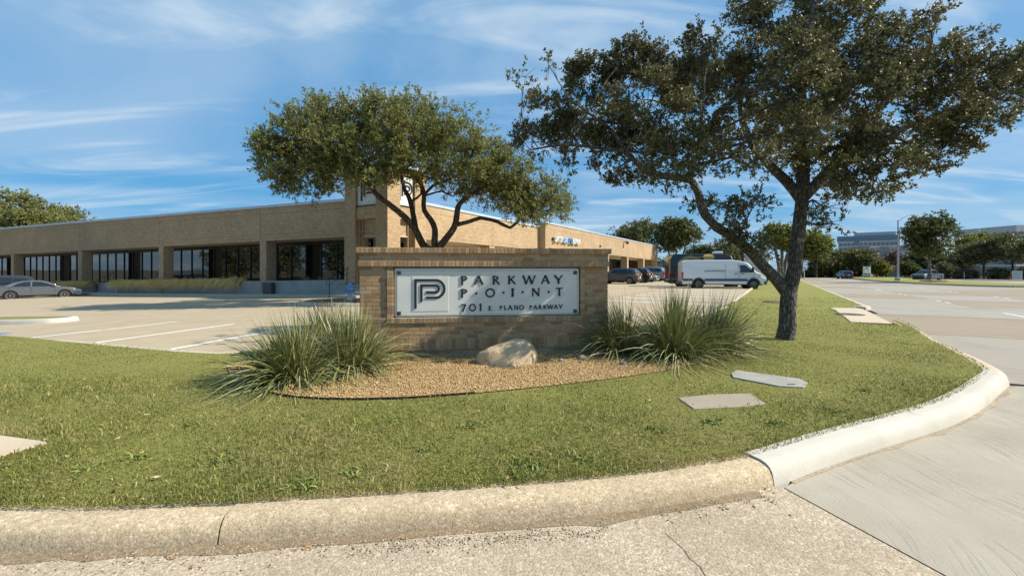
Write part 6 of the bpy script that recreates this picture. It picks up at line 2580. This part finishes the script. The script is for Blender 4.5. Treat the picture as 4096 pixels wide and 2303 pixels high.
EY = 20.0
eb = ez(1432, 1330, EY)
eb.z = .12
tj = ez(1432, 1290, EY)
limbs = [([eb + Vector((0, 0, -.1)), eb + Vector((0, 0, .3)), tj], [0.272, 0.232, 0.224]),
         ([tj, ez(1345, 1230, EY), ez(1280, 1110, EY), ez(1200, 1020, EY - .3), ez(1090, 930, EY - .6), ez(1000, 860, EY - .9), ez(960, 790, EY - 1), ez(800, 690, EY - 1.2), ez(620, 600, EY - 1)], [0.192, 0.176, 0.152, 0.136, 0.120, 0.104, 0.088, 0.064, 0.040]),
         ([ez(1290, 1120, EY), ez(1270, 1000, EY + .3), ez(1245, 900, EY + .5), ez(1200, 800, EY + .7), ez(1170, 650, EY + .9), ez(1100, 480, EY + 1)], [0.136, 0.120, 0.104, 0.080, 0.064, 0.040]),
         ([tj, ez(1428, 1200, EY), ez(1420, 1080, EY + .2), ez(1350, 980, EY + .3), ez(1350, 870, EY + .3), ez(1325, 790, EY + .3), ez(1250, 710, EY + .2), ez(1150, 600, EY)], [0.160, 0.144, 0.128, 0.112, 0.104, 0.088, 0.072, 0.040]),
         ([ez(1352, 870, EY + .3), ez(1420, 800, EY + .2), ez(1500, 770, EY), ez(1620, 700, EY), ez(1650, 560, EY)], [0.072, 0.064, 0.056, 0.048, 0.032]),
         ([ez(1355, 875, EY + .3), ez(1480, 842, EY - .2), ez(1560, 880, EY - .3), ez(1610, 830, EY - .3)], [0.048, 0.044, 0.040, 0.024]),
         ([ez(1265, 910, EY + .5), ez(1330, 860, EY + .4), ez(1310, 760, EY + .5)], [0.056, 0.048, 0.040]),
         ([tj, ez(1480, 1220, EY), ez(1565, 1110, EY - .1), ez(1590, 1000, EY - .2), ez(1610, 930, EY - .3), ez(1700, 860, EY - .4), ez(1850, 780, EY - .5), ez(2000, 700, EY - .5)], [0.176, 0.160, 0.144, 0.128, 0.104, 0.088, 0.064, 0.040]),
         ([ez(1580, 1085, EY - .1), ez(1680, 1060, EY - .3), ez(1760, 1035, EY - .4), ez(1880, 1062, EY - .5), ez(1975, 1105, EY - .6), ez(2050, 1035, EY - .6), ez(2150, 960, EY - .6), ez(2230, 900, EY - .5)], [0.104, 0.092, 0.088, 0.080, 0.072, 0.056, 0.040, 0.032])]
eb_ = [(330, 480, 160, 120), (250, 560, 100, 100), (330, 650, 140, 110), (400, 770, 140, 70), (530, 840, 90, 45), (470, 380, 140, 110), (560, 560, 160, 130), (620, 700, 140, 100), (680, 320, 130, 120), (700, 480, 160, 130), (800, 640, 160, 115),
       (850, 320, 140, 110), (880, 500, 160, 130), (960, 670, 140, 100), (1050, 270, 140, 115), (1080, 430, 160, 130), (1100, 590, 150, 105), (1250, 290, 140, 105), (1300, 450, 160, 130), (1280, 610, 140, 100), (1450, 370, 140, 110), (1500, 530, 160, 120),
       (1500, 670, 140, 80), (1640, 460, 120, 95), (1680, 610, 150, 110), (1750, 730, 140, 100), (1850, 590, 125, 95), (1900, 750, 160, 120), (1850, 880, 130, 65), (2050, 690, 140, 110), (2080, 850, 160, 110), (2230, 860, 120, 100), (2190, 970, 135, 65), (2340, 930, 80, 75), (2050, 985, 100, 45), (1080, 720, 110, 50), (880, 730, 110, 50), (1230, 730, 90, 45), (1420, 740, 100, 45), (1600, 790, 110, 55), (1740, 860, 110, 55), (1950, 930, 130, 60), (2140, 1010, 120, 45), (700, 800, 110, 45), (2290, 1000, 90, 45), (300, 760, 90, 60)]
blobs = []
for cx_, cy_, rx, ry in eb_:
    cen = min(1, abs(cx_ - 1250) / 1100)
    Yb = EY + random.uniform(-2.6, 2.8) * (1 - .6 * cen)
    k = .5525 / F * Yb
    blobs.append((ez(cx_, cy_, Yb), rx * k, max(.7, min(rx, ry) * k * 1.15), ry * k, 1.0))
for cx_ in range(240, 1800, 70):      # feathery twigs along the top
    top = np.interp(cx_, [200, 350, 640, 800, 1100, 1300, 1500, 1700, 1800], [480, 260, 160, 190, 170, 180, 240, 330, 400])
    Yb = EY + random.uniform(-1.5, 1.5)
    k = .5525 / F * Yb
    blobs.append((ez(cx_ + random.uniform(-20, 20), top + random.uniform(-15, 25), Yb), 45 * k, .5, 55 * k, .45))
_, NLEAF['elm'] = make_tree('spreading_tree', 'wide umbrella shaped evergreen with many stems behind the brick sign', (eb.x, eb.y, .15), limbs, blobs, 'leaf_elm', 'bark_elm', 100, 18, .13, .05, .46, None, 1.8, .35, .9, .045, .004, 2, 9, 12, .46)


# ---- background trees
def far_tree(name, label, px, by, Y, ty, hw, leaf, bark, n=5200, trunk_top=0.35, flat=1.0, stems=1, group='trees in the background', crown_low=None, lsz=1.0, tr=0.22, dens=1.0):
    b = at(px, by, Y)
    top = at(px, ty, Y).z
    H = top - b.z
    hwm = hw / F * Y * 1.1
    cl = b.z + H * trunk_top
    cz = (top + cl) / 2
    rz = (top - cl) / 2
    limbs = []
    for s in range(stems):
        a = random.uniform(0, 6.28)
        dx = (s - (stems - 1) / 2) * hwm * .35
        limbs.append(([b + Vector((dx * .15, 0, -.2)), b + Vector((dx * .4, 0, (cl - b.z) * .6)), Vector((b.x + dx * .8, b.y, cl + rz * .3)), Vector((b.x + dx * 1.2, b.y, cz + rz * .5))], [tr, tr * .8, tr * .6, tr * .2]))
    blobs = []
    nb_ = 22
    for k in range(nb_):
        while True:
            u = Vector((random.uniform(-1, 1), random.uniform(-1, 1), random.uniform(-1, 1)))
            if u.length < 1:
                break
        u = u * .70
        s = random.uniform(.26, .38)
        blobs.append((Vector((b.x + u.x * hwm, b.y + u.y * hwm * .8, cz + u.z * rz)), hwm * s, hwm * s, max(rz * s * .95, hwm * s * .55), 1.0))
    vol = sum(4.19 * q[1] * q[2] * q[3] for q in blobs)
    per = 10
    ll = .0042 * Y * lsz
    return make_tree(name, label, tuple(b), limbs, blobs, leaf, bark, 2.1 * n * dens / per / vol, per, ll * 1.05, ll * .62, ll * 2.0, group, 1.8, .3, .6, tr * .35, 0, 2, 6)


FT = [
    ('tree', 'rounded olive tree rising above the far left roof', 85, 1080, 62, 765, 215, 'leaf_elm', 'bark_elm', 16000, .35),
    ('tree', 'dark leafy tree just behind the far end of the right wing', 2560, 1100, 92, 862, 125, 'leaf_dark', 'bark_elm', 6500, .2),
    ('tree', 'tall green tree with pale multiple trunks beyond the parked cars', 2705, 1104, 76, 862, 112, 'leaf_mid', 'bark_pale', 8500, .36),
    ('tree', 'small olive tree behind the black and gold van', 2800, 1100, 100, 985, 70, 'leaf_mid', 'bark_elm', 4200, .15),
    ('tree', 'broad dark tree above the white van cab', 2940, 1098, 95, 955, 110, 'leaf_dark', 'bark_elm', 5200, .15),
    ('tree', 'yellow green multi stemmed tree seen through the oak fork', 3128, 1112, 46, 880, 85, 'leaf_yellow', 'bark_pale', 5200, .4),
    ('tree', 'yellowing tree just right of the oak trunk', 3265, 1106, 88, 912, 72, 'leaf_yellow', 'bark_elm', 5200, .25),
    ('tree', 'low dark round tree between the oak trunk and the blue car', 3290, 1106, 100, 1010, 65, 'leaf_dark', 'bark_elm', 4200, .3),
    ('tree', 'dense dark live oak above the blue car', 3405, 1104, 100, 1000, 92, 'leaf_dark', 'bark_elm', 6000, .22),
    ('tree', 'green tree with straight tan trunk on the median', 3718, 1121, 60, 848, 98, 'leaf_mid', 'bark_pale', 11000, .27),
    ('tree', 'yellow green tree behind the median tree', 3880, 1108, 104, 915, 85, 'leaf_yellow', 'bark_elm', 5200, .2),
    ('tree', 'dark tree low behind the pickup truck', 3680, 1106, 108, 1000, 55, 'leaf_dark', 'bark_elm', 4200, .2),
    ('tree', 'grey green tree left of the white board', 3935, 1112, 88, 950, 85, 'leaf_dark', 'bark_elm', 5600, .32),
    ('tree', 'dark tree leaning over the white board at the right edge', 4050, 1112, 84, 925, 95, 'leaf_dark', 'bark_elm', 6000, .25),
    ('tree', 'dark tree cut off by the right edge of the picture', 4150, 1114, 74, 935, 95, 'leaf_dark', 'bark_elm', 5200, .25),
    ('tree', 'dark tree between the median tree and the grey green one', 3800, 1108, 100, 1000, 80, 'leaf_dark', 'bark_elm', 5000, .2),
]
for a in FT:
    st = 3 if 'multi' in a[1] else 1
    far_tree(*a[:11], stems=st, tr=.26 if 'median' in a[1] and 'straight' in a[1] else .22)
for a in (('bush', 'bright yellow green bush left of the low tan wall', 3522, 1108, 98, 1053, 34, 'leaf_yellow', 'bark_elm', 2600, .02),
          ('bush', 'olive bush right of the street lamp', 3625, 1108, 98, 1050, 38, 'leaf_mid', 'bark_elm', 2600, .02),
          ('bush', 'yellow green undergrowth left of the blue car', 3335, 1110, 102, 1070, 40, 'leaf_yellow', 'bark_elm', 2200, .02),
          ('bush', 'green undergrowth below the low dark tree', 3255, 1110, 102, 1074, 40, 'leaf_mid', 'bark_elm', 2200, .02),
          ('bush', 'green undergrowth behind the white and green board', 3440, 1108, 103, 1070, 45, 'leaf_mid', 'bark_elm', 2200, .02),
          ('bush', 'loose grey green shrub in front of the pale wall', 3780, 1114, 86, 1055, 30, 'leaf_dark', 'bark_elm', 1500, .05),
          ('bush', 'low brown shrub by the grey green tree', 3850, 1114, 88, 1085, 45, 'leaf_tan', 'bark_elm', 1500, .02),
          ('bush', 'dark hedge below the board at the right edge', 3990, 1116, 84, 1080, 40, 'leaf_dark', 'bark_elm', 2000, .02),
          ('bush', 'dark bush right of the white board', 4120, 1116, 80, 1062, 45, 'leaf_mid', 'bark_elm', 2000, .02),
          ('bush', 'olive hedge beyond the far parking row', 2640, 1106, 96, 1040, 75, 'leaf_mid', 'bark_elm', 2600, .02),
          ('bush', 'olive hedge behind the vans', 2850, 1104, 104, 1045, 90, 'leaf_mid', 'bark_elm', 2600, .02)):
    far_tree(*a[:11], stems=2, tr=.06, group='bushes across the road')
far_tree('bare_tree', 'leafless reddish tree in front of the apartment block', 3572, 1100, 118, 1000, 32, 'leaf_tan', 'bark_elm', 260, .2, stems=3, tr=.12)
# trees beyond the left edge that the dark windows mirror
for k, (x, y, s, lab) in enumerate(((-46, 16.5, 7.0, 'live oak beyond the left edge nearest the tower window reflection'), (-52, 23.5, 7.4, 'live oak beyond the left edge mirrored in the middle window bay'), (-66, 28, 6.6, 'live oak beyond the left edge mirrored near the planter stairs'))):
    bz = zl(x)
    limbs = [([Vector((x, y, bz - .2)), Vector((x, y, bz + 1.6)), Vector((x + .4, y, bz + 4)), Vector((x, y + .5, bz + 6))], [.32, .26, .2, .08]), ([Vector((x, y, bz + 1.5)), Vector((x - 1, y + 1, bz + 3)), Vector((x - 2, y + 1.8, bz + 4.6))], [.2, .15, .06])]
    blobs = []
    for q in range(24):
        a = random.uniform(0, 6.28)
        r = random.uniform(.3, 1) * 3.6
        blobs.append((Vector((x + r * math.cos(a), y + r * math.sin(a), bz + random.uniform(2.8, s - .6))), 1.5, 1.5, 1.1, 1.0))
    make_tree('tree', lab, (x, y, bz), limbs, blobs, 'leaf_dark', 'bark_elm', 5.0, 10, .3, .16, .5, 'trees beyond the left edge', 1.8, .2, .6, .1, 0, 3, 7)

# ================================================================== FAR BUILDINGS AND STREET FURNITURE
MAT['far_conc'] = M('pale concrete', (0.50, 0.52, 0.53), (0.44, 0.46, 0.47), 0.2, 0.8)
MAT['far_tan'] = M('tan precast', (0.60, 0.56, 0.47), (0.54, 0.51, 0.44), 0.2, 0.85)  # tan lightened so the colour itself carries the distance haze
MAT['far_glass'] = glass_mat('blue office glass', (0.10, 0.15, 0.20), 1.7, 0.15)  # base colour lightened to stand in for reflected sky and haze
MAT['far_stucco'] = M('grey stucco', (0.34, 0.31, 0.28), (0.30, 0.275, 0.25), 0.3, 0.9)
MAT['far_stucco2'] = M('pale stucco', (0.46, 0.45, 0.42), (0.41, 0.40, 0.38), 0.3, 0.9)
MAT['brown_brick'] = M('brown brick', (0.24, 0.165, 0.12), (0.19, 0.13, 0.095), 2.0, 0.9)
MAT['win_pale'] = M('bright window', (0.42, 0.50, 0.56), (0.34, 0.42, 0.48), 0.5, 0.25, spec=0.6)


def office(label, name, cpx, cpy_base, Y, ldir, l_len, r_len, H, bands, groupmat):
    """corner seen at pixel cpx; one face runs left-away, one right-away"""
    c = at(cpx, cpy_base, Y)
    fr_ = frame((c.x, c.y, -0.4), ldir)
    return fr_, thing(name, label, 'building', fr_)


# tall office block
OF, ofb = office('tall office block with bands of dark windows beyond the trees', 'office_tower', 3600, 1090, 300, (-0.80, 0.60), 60, 40, 29, 5, None)
Lf, Df, Ht = 34.0, 24.0, 25.6
m = MB()
m.box(0, Lf, -Df, 0, 0, Ht)
obj('wall', m, MAT['far_tan'], ofb, OF)
m = MB()
m.box(-.15, Lf * 1.02, -Df, .15, Ht - 3.6, Ht + .02)
obj('glass_crown', m, MAT['far_glass'], ofb, OF)
m = MB()
m.box(2, Lf * .72, -Df + 2, -1.5, Ht, Ht + 2.4)
obj('roof_plant', m, MAT['far_conc'], ofb, OF)
for fl in range(6):
    z0 = 1.4 + fl * 3.45
    for k in range(14):
        x0 = 1.0 + k * 2.35
        if k in (9,):
            continue
        m = MB()
        m.box(x0, x0 + 1.8, -.1, .12, z0, z0 + 2.0)
        obj('window', m, MAT['far_glass'], ofb, OF)
    for k in range(8):
        y0 = -1.4 - k * 2.8
        m = MB()
        m.box(-.12, .1, y0 - 1.9, y0, z0, z0 + 2.0)
        obj('window', m, MAT['far_glass'], ofb, OF)
m = MB()
m.box(22.0, 24.4, -.1, .16, 0.5, Ht - 3.6)
obj('window_strip', m, MAT['far_glass'], ofb, OF)

# long office at the right
RF, rfb = office('long flat roofed office block at the right edge above the trees', 'office_block', 4065, 1090, 230, (0.0, 1.0), 60, 40, 24, 5, None)
m = MB()
m.box(0, 32, -50, 0, 0, 21.5)
obj('wall', m, MAT['far_glass'], rfb, RF)
m = MB()
m.box(-.8, 33, -51, .8, 21.5, 25.0)
obj('parapet', m, MAT['far_conc'], rfb, RF)
for fl in range(5):
    m = MB()
    m.box(-.2, 32.2, -50, .2, 3.4 + fl * 3.9, 4.4 + fl * 3.9)
    obj('spandrel', m, MAT['far_tan'], rfb, RF)

# apartment block
ap = at(3640, 1095, 165)
AF = frame((ap.x, ap.y, -0.4), (-0.97, 0.24))
apb = thing('apartment_block', 'three storey grey stucco apartment block with balconies behind the bare tree', 'building', AF)
x = -6.0
hts = [11.5, 9.6, 10.6, 9.8, 10.4, 9.2, 10.8]
for k in range(7):
    wdt = 3.0 if k % 2 else 3.4
    m = MB()
    m.box(x, x + wdt, -10, 0.6 if k % 2 == 0 else 0, 0, hts[k])
    wl = obj('bay', m, MAT['far_stucco2'] if k in (0, 3) else MAT['far_stucco'], apb, AF)
    m = MB()
    m.box(x - .1, x + wdt + .1, -10, .8 if k % 2 == 0 else .2, hts[k], hts[k] + .35)
    obj('parapet', m, MAT['far_conc'], wl, AF)
    for fl in range(3):
        z0 = .9 + fl * 3.1
        yf = .6 if k % 2 == 0 else 0
        m = MB()
        m.box(x + .5, x + wdt - .5, yf - .1, yf + .06, z0, z0 + 1.7)
        obj('window', m, MAT['win_pale'] if (k + fl) % 3 else MAT['far_glass'], wl, AF)
        if k % 2 == 1 and fl < 2:
            m = MB()
            m.box(x + .1, x + wdt - .1, 0, 1.3, z0 + 2.3 - .2, z0 + 2.3)
            m.box(x + .1, x + wdt - .1, 1.2, 1.3, z0 - .5, z0 + .5)
            obj('balcony', m, MAT['brown_brick'], wl, AF)
    x += wdt
m = MB()
m.box(-7.5, -6.05, -8, 1.0, 0, 8.4)
obj('stair_tower', m, MAT['brown_brick'], apb, AF)
# grey tower behind the vans
gt = at(2828, 1090, 190)
GF = frame((gt.x, gt.y, -.4), (1, 0.1))
gb = thing('office_building', 'small pale grey building top showing above the black and gold van', 'building', GF)
m = MB()
m.box(0, 7.5, 0, 12, 0, 12.8)
obj('wall', m, MAT['far_conc'], gb, GF)
m = MB()
m.box(.4, 3.0, -.08, .1, 7.5, 11)
obj('window', m, MAT['far_glass'], gb, GF)
m = MB()
m.box(-2.2, 0, 1, 12, 0, 11.2)
obj('low_wing', m, MAT['far_stucco2'], gb, GF)

# pale wall behind the right hand trees
wa_, wb_ = at(3700, 1108, 108), at(4200, 1112, 90)
WF = frame((wa_.x, wa_.y, -.15), (wb_ - wa_))
wl_ = (wb_ - wa_).length
sw_ = thing('boundary_wall', 'long pale grey boundary wall behind the trees across the road', 'wall', WF)
k = 0
while k * 4.0 < wl_:
    m = MB()
    m.box(k * 4.0 + .01, k * 4.0 + 3.99, 0, .25, 0, 2.15)
    obj('wall_panel', m, MAT['far_stucco2'], sw_, WF)
    k += 1

# low tan wall with an arched cap beside the lamp
lp = at(3548, 1107, 98)
NF = frame((lp.x, lp.y, -.12), (1, 0.05))
nw = thing('entry_wall', 'low tan stucco entry wall with curved cap behind the street lamp', 'wall', NF)
prof_ = [(x, 1.9 + .48 * math.sin(math.pi * (x / 3.6)) ** .8) for x in np.linspace(0.0, 3.6, 12)]
prof_ = [(0, 0)] + [(x, z) for x, z in prof_] + [(3.6, 0)]
m = MB()
m.prism([(a, b) for a, b in prof_], 0, .5, 'y')
obj('wall_body', m, MAT['far_tan'], nw, NF, recalc=True)
cap = [(x, 1.9 + .48 * math.sin(math.pi * (max(0, min(3.6, x)) / 3.6)) ** .8 + .005) for x in np.linspace(-.2, 3.8, 14)]
m = MB()
m.prism(cap + [(a, b + .16) for a, b in cap[::-1]], -.12, .62, 'y')
obj('wall_cap', m, MAT['walk'], nw, NF, recalc=True)
m = MB()
m.box(.35, 3.3, -.03, .0, .15, 1.3)
obj('sign_face', m, MAT['far_stucco'], nw, NF)

# street lamp on the median
lb = at(3592, 1116, 67)
KF = frame((lb.x, lb.y, lb.z - .1), (1, 0))
sl_ = thing('street_lamp', 'tall grey steel street lamp with curved arm on the median', 'street lamp', KF)
m = MB()
m.lathe([(.42, -.2), (.42, .32), (.36, .34), (0.05, .34)], 12)
obj('footing', m, MAT['lot_kerb'], sl_, KF)
MAT['galv'] = M('galvanised steel', (0.36, 0.39, 0.42), (0.30, 0.33, 0.36), 3, 0.5, metal=0.5)
m = MB()
m.tube([(0, 0, .3), (0, 0, 3), (0, 0, 6), (0, 0, 9.1)], [.14, .125, .105, .085], 10)
obj('pole', m, MAT['galv'], sl_, KF, smooth=40)
m = MB()
m.tube([(0, 0, 8.9), (.6, 0, 9.35), (1.3, 0, 9.75), (2.0, 0, 9.92), (2.5, 0, 9.9)], [.05, .045, .04, .035, .03], 7)
obj('arm', m, MAT['galv'], sl_, KF, smooth=40)
m = MB()
m.box(2.3, 3.05, -.14, .14, 9.80, 9.95)
obj('lamp_head', m, MAT['galv'], sl_, KF, bevel=.04)

# white and green real estate board
MAT['board'] = M('white board', (0.72, 0.74, 0.74), None, rough=0.6)
MAT['board_blue'] = M('pale blue board', (0.50, 0.57, 0.62), (0.44, 0.52, 0.58), 2, 0.6)
MAT['green_dk'] = M('dark teal panel', (0.05, 0.10, 0.105), None, rough=0.6)
MAT['ink'] = M('dark blue ink', (0.05, 0.07, 0.11), None, rough=0.7)
MAT['ink_pale'] = M('pale lettering', (0.62, 0.68, 0.68), None, rough=0.7)
rb = at(3454, 1109, 96)
EF = frame((rb.x, rb.y, rb.z), (1, 0.05))
es = thing('real_estate_board', 'white board with dark teal lower panel standing across the road', 'sign', EF)
m = MB()
m.box(0, 1.55, 0, .06, .95, 2.35)
obj('panel', m, MAT['board'], es, EF)
m = MB()
m.box(0, 1.55, -.005, .065, .12, .94)
obj('lower_panel', m, MAT['green_dk'], es, EF)
for xx in (-.06, 1.55):
    m = MB()
    m.box(xx, xx + .08, 0, .08, -.2, 2.4)
    obj('post', m, MAT['board'], es, EF)
m = MB()
m.tube([(-.5, .3, -.05), (0, .05, .9)], .03, 5)
obj('brace', m, MAT['board'], es, EF)
for xx0, xx1, z0, z1, mt in ((.35, 1.15, 2.12, 2.24, 'ink'), (.35, 1.15, 1.93, 2.05, 'ink'), (.25, 1.2, 1.74, 1.86, 'ink'), (.1, 1.4, 1.36, 1.62, 'ink'), (.15, 1.35, 1.08, 1.18, 'ink'), (.5, 1.0, .76, .86, 'ink_pale'), (.08, 1.45, .42, .62, 'ink_pale')):
    # rows of small marks, as the lettering reads from here
    n_ = max(5, int((xx1 - xx0) / .13))
    m = MB()
    for q in range(n_):
        if random.random() < .12:
            continue
        a = xx0 + (xx1 - xx0) * q / n_
        b = a + (xx1 - xx0) / n_ * .68
        m.box(a, a + (b - a) * .35, -.012, -.004, z0, z1)
        m.box(a, b, -.0125, -.0045, z0 + (z1 - z0) * random.choice([0, .4, .8]), z0 + (z1 - z0) * random.choice([.55, 1.0]))
    obj('lettering', m, MAT[mt], es, EF)

# tilted pale board at the right edge
bb = at(4050, 1113, 78)
QF = frame((bb.x, bb.y, bb.z), (1, -0.1))
bs = thing('notice_board', 'square pale blue board with slanted blue script at the right edge', 'sign', QF)
m = MB()
m.box(0, 1.62, 0, .08, .02, 1.36)
obj('panel', m, MAT['board_blue'], bs, QF)
for xx in (.08, 1.46):
    m = MB()
    m.box(xx, xx + .08, .085, .16, -.3, 1.3)
    obj('post', m, MAT['board'], bs, QF)
for k in range(4):
    m = MB()
    for q in range(9):
        a = .12 + q * .15
        z = .22 + k * .22 + q * .022
        m.tube([(a, -.008, z), (a + .04, -.008, z + .09 * random.random()), (a + .08, -.008, z + .01), (a + .13, -.008, z + .04)], .014, 4)
    obj('script_line', m, MAT['ch_blue'], bs, QF)

# street sign behind the oak trunk
pp = at(3217, 1112, 70)
XF = frame((pp.x, pp.y, pp.z), (1, 0))
ss = thing('street_sign', 'small pale blue sign on a cream post right of the oak trunk', 'sign', XF)
m = MB()
m.tube([(0, 0, -.2), (0, 0, 2.75)], .055, 8)
m.tube([(0, 0, -.02), (0, 0, .04)], .2, 8)
obj('post', m, M('cream post', (0.58, 0.55, 0.36), None, rough=.6), ss, XF)
m = MB()
m.box(-.2, .42, -.09, -.06, 1.32, 1.82)
obj('plate', m, MAT['board_blue'], ss, XF)
m = MB()
for z in (1.45, 1.58, 1.70):
    m.box(-.1, .3, -.098, -.091, z, z + .06)
obj('lettering', m, MAT['ch_blue'], ss, XF)

# marker posts on the verge and the median
for px, py, Y, h_, mt, nm, lab in ((3857, 1112, 84, 1.3, 'board', 'marker_post', 'white and orange utility marker post in front of the boundary wall'), (3782, 1123, 58, 2.0, 'rail', 'stake', 'thin dark stake on the median right of its tree'), (3236, 1172, 26, 0.0, 'rail', '', '')):
    if not nm:
        continue
    b = at(px, py, Y)
    m = MB()
    m.tube([b + Vector((0, 0, -.15)), b + Vector((0, 0, h_))], .05 if nm == 'marker_post' else .025, 6)
    if nm == 'marker_post':
        r_ = thing(nm, lab, 'post', T(*b))
        obj('shaft', m, MAT[mt], r_)
        m = MB()
        m.tube([b + Vector((0, 0, h_ * .72)), b + Vector((0, 0, h_ + .12))], .065, 6)
        obj('orange_cap', m, M('orange cap', (0.55, 0.16, 0.03), None, rough=.6), r_)
    else:
        tag(obj(nm, m, MAT[mt]), lab, 'post')
# mulch ring of the median tree
b = at(3735, 1123, 58.5)
m = MB()
m.lathe([(1.5, -.06), (1.3, .06), (.7, .12), (.02, .13)], 18, (b.x, b.y, b.z))
tag(obj('mulch_ring', m, MAT['mulch']), 'reddish mulch mound round the median tree', 'mulch')
# bare ring at the old stump in the strip
b = gr(3100, 1207, LZ)
m = MB()
m.lathe([(.55, -.03), (.45, .03), (.2, .06), (.01, .065)], 14, (b.x, b.y, b.z))
tag(obj('mulch_patch', m, MAT['mulch']), 'small bare brown patch in the grass behind the oak trunk', 'mulch')
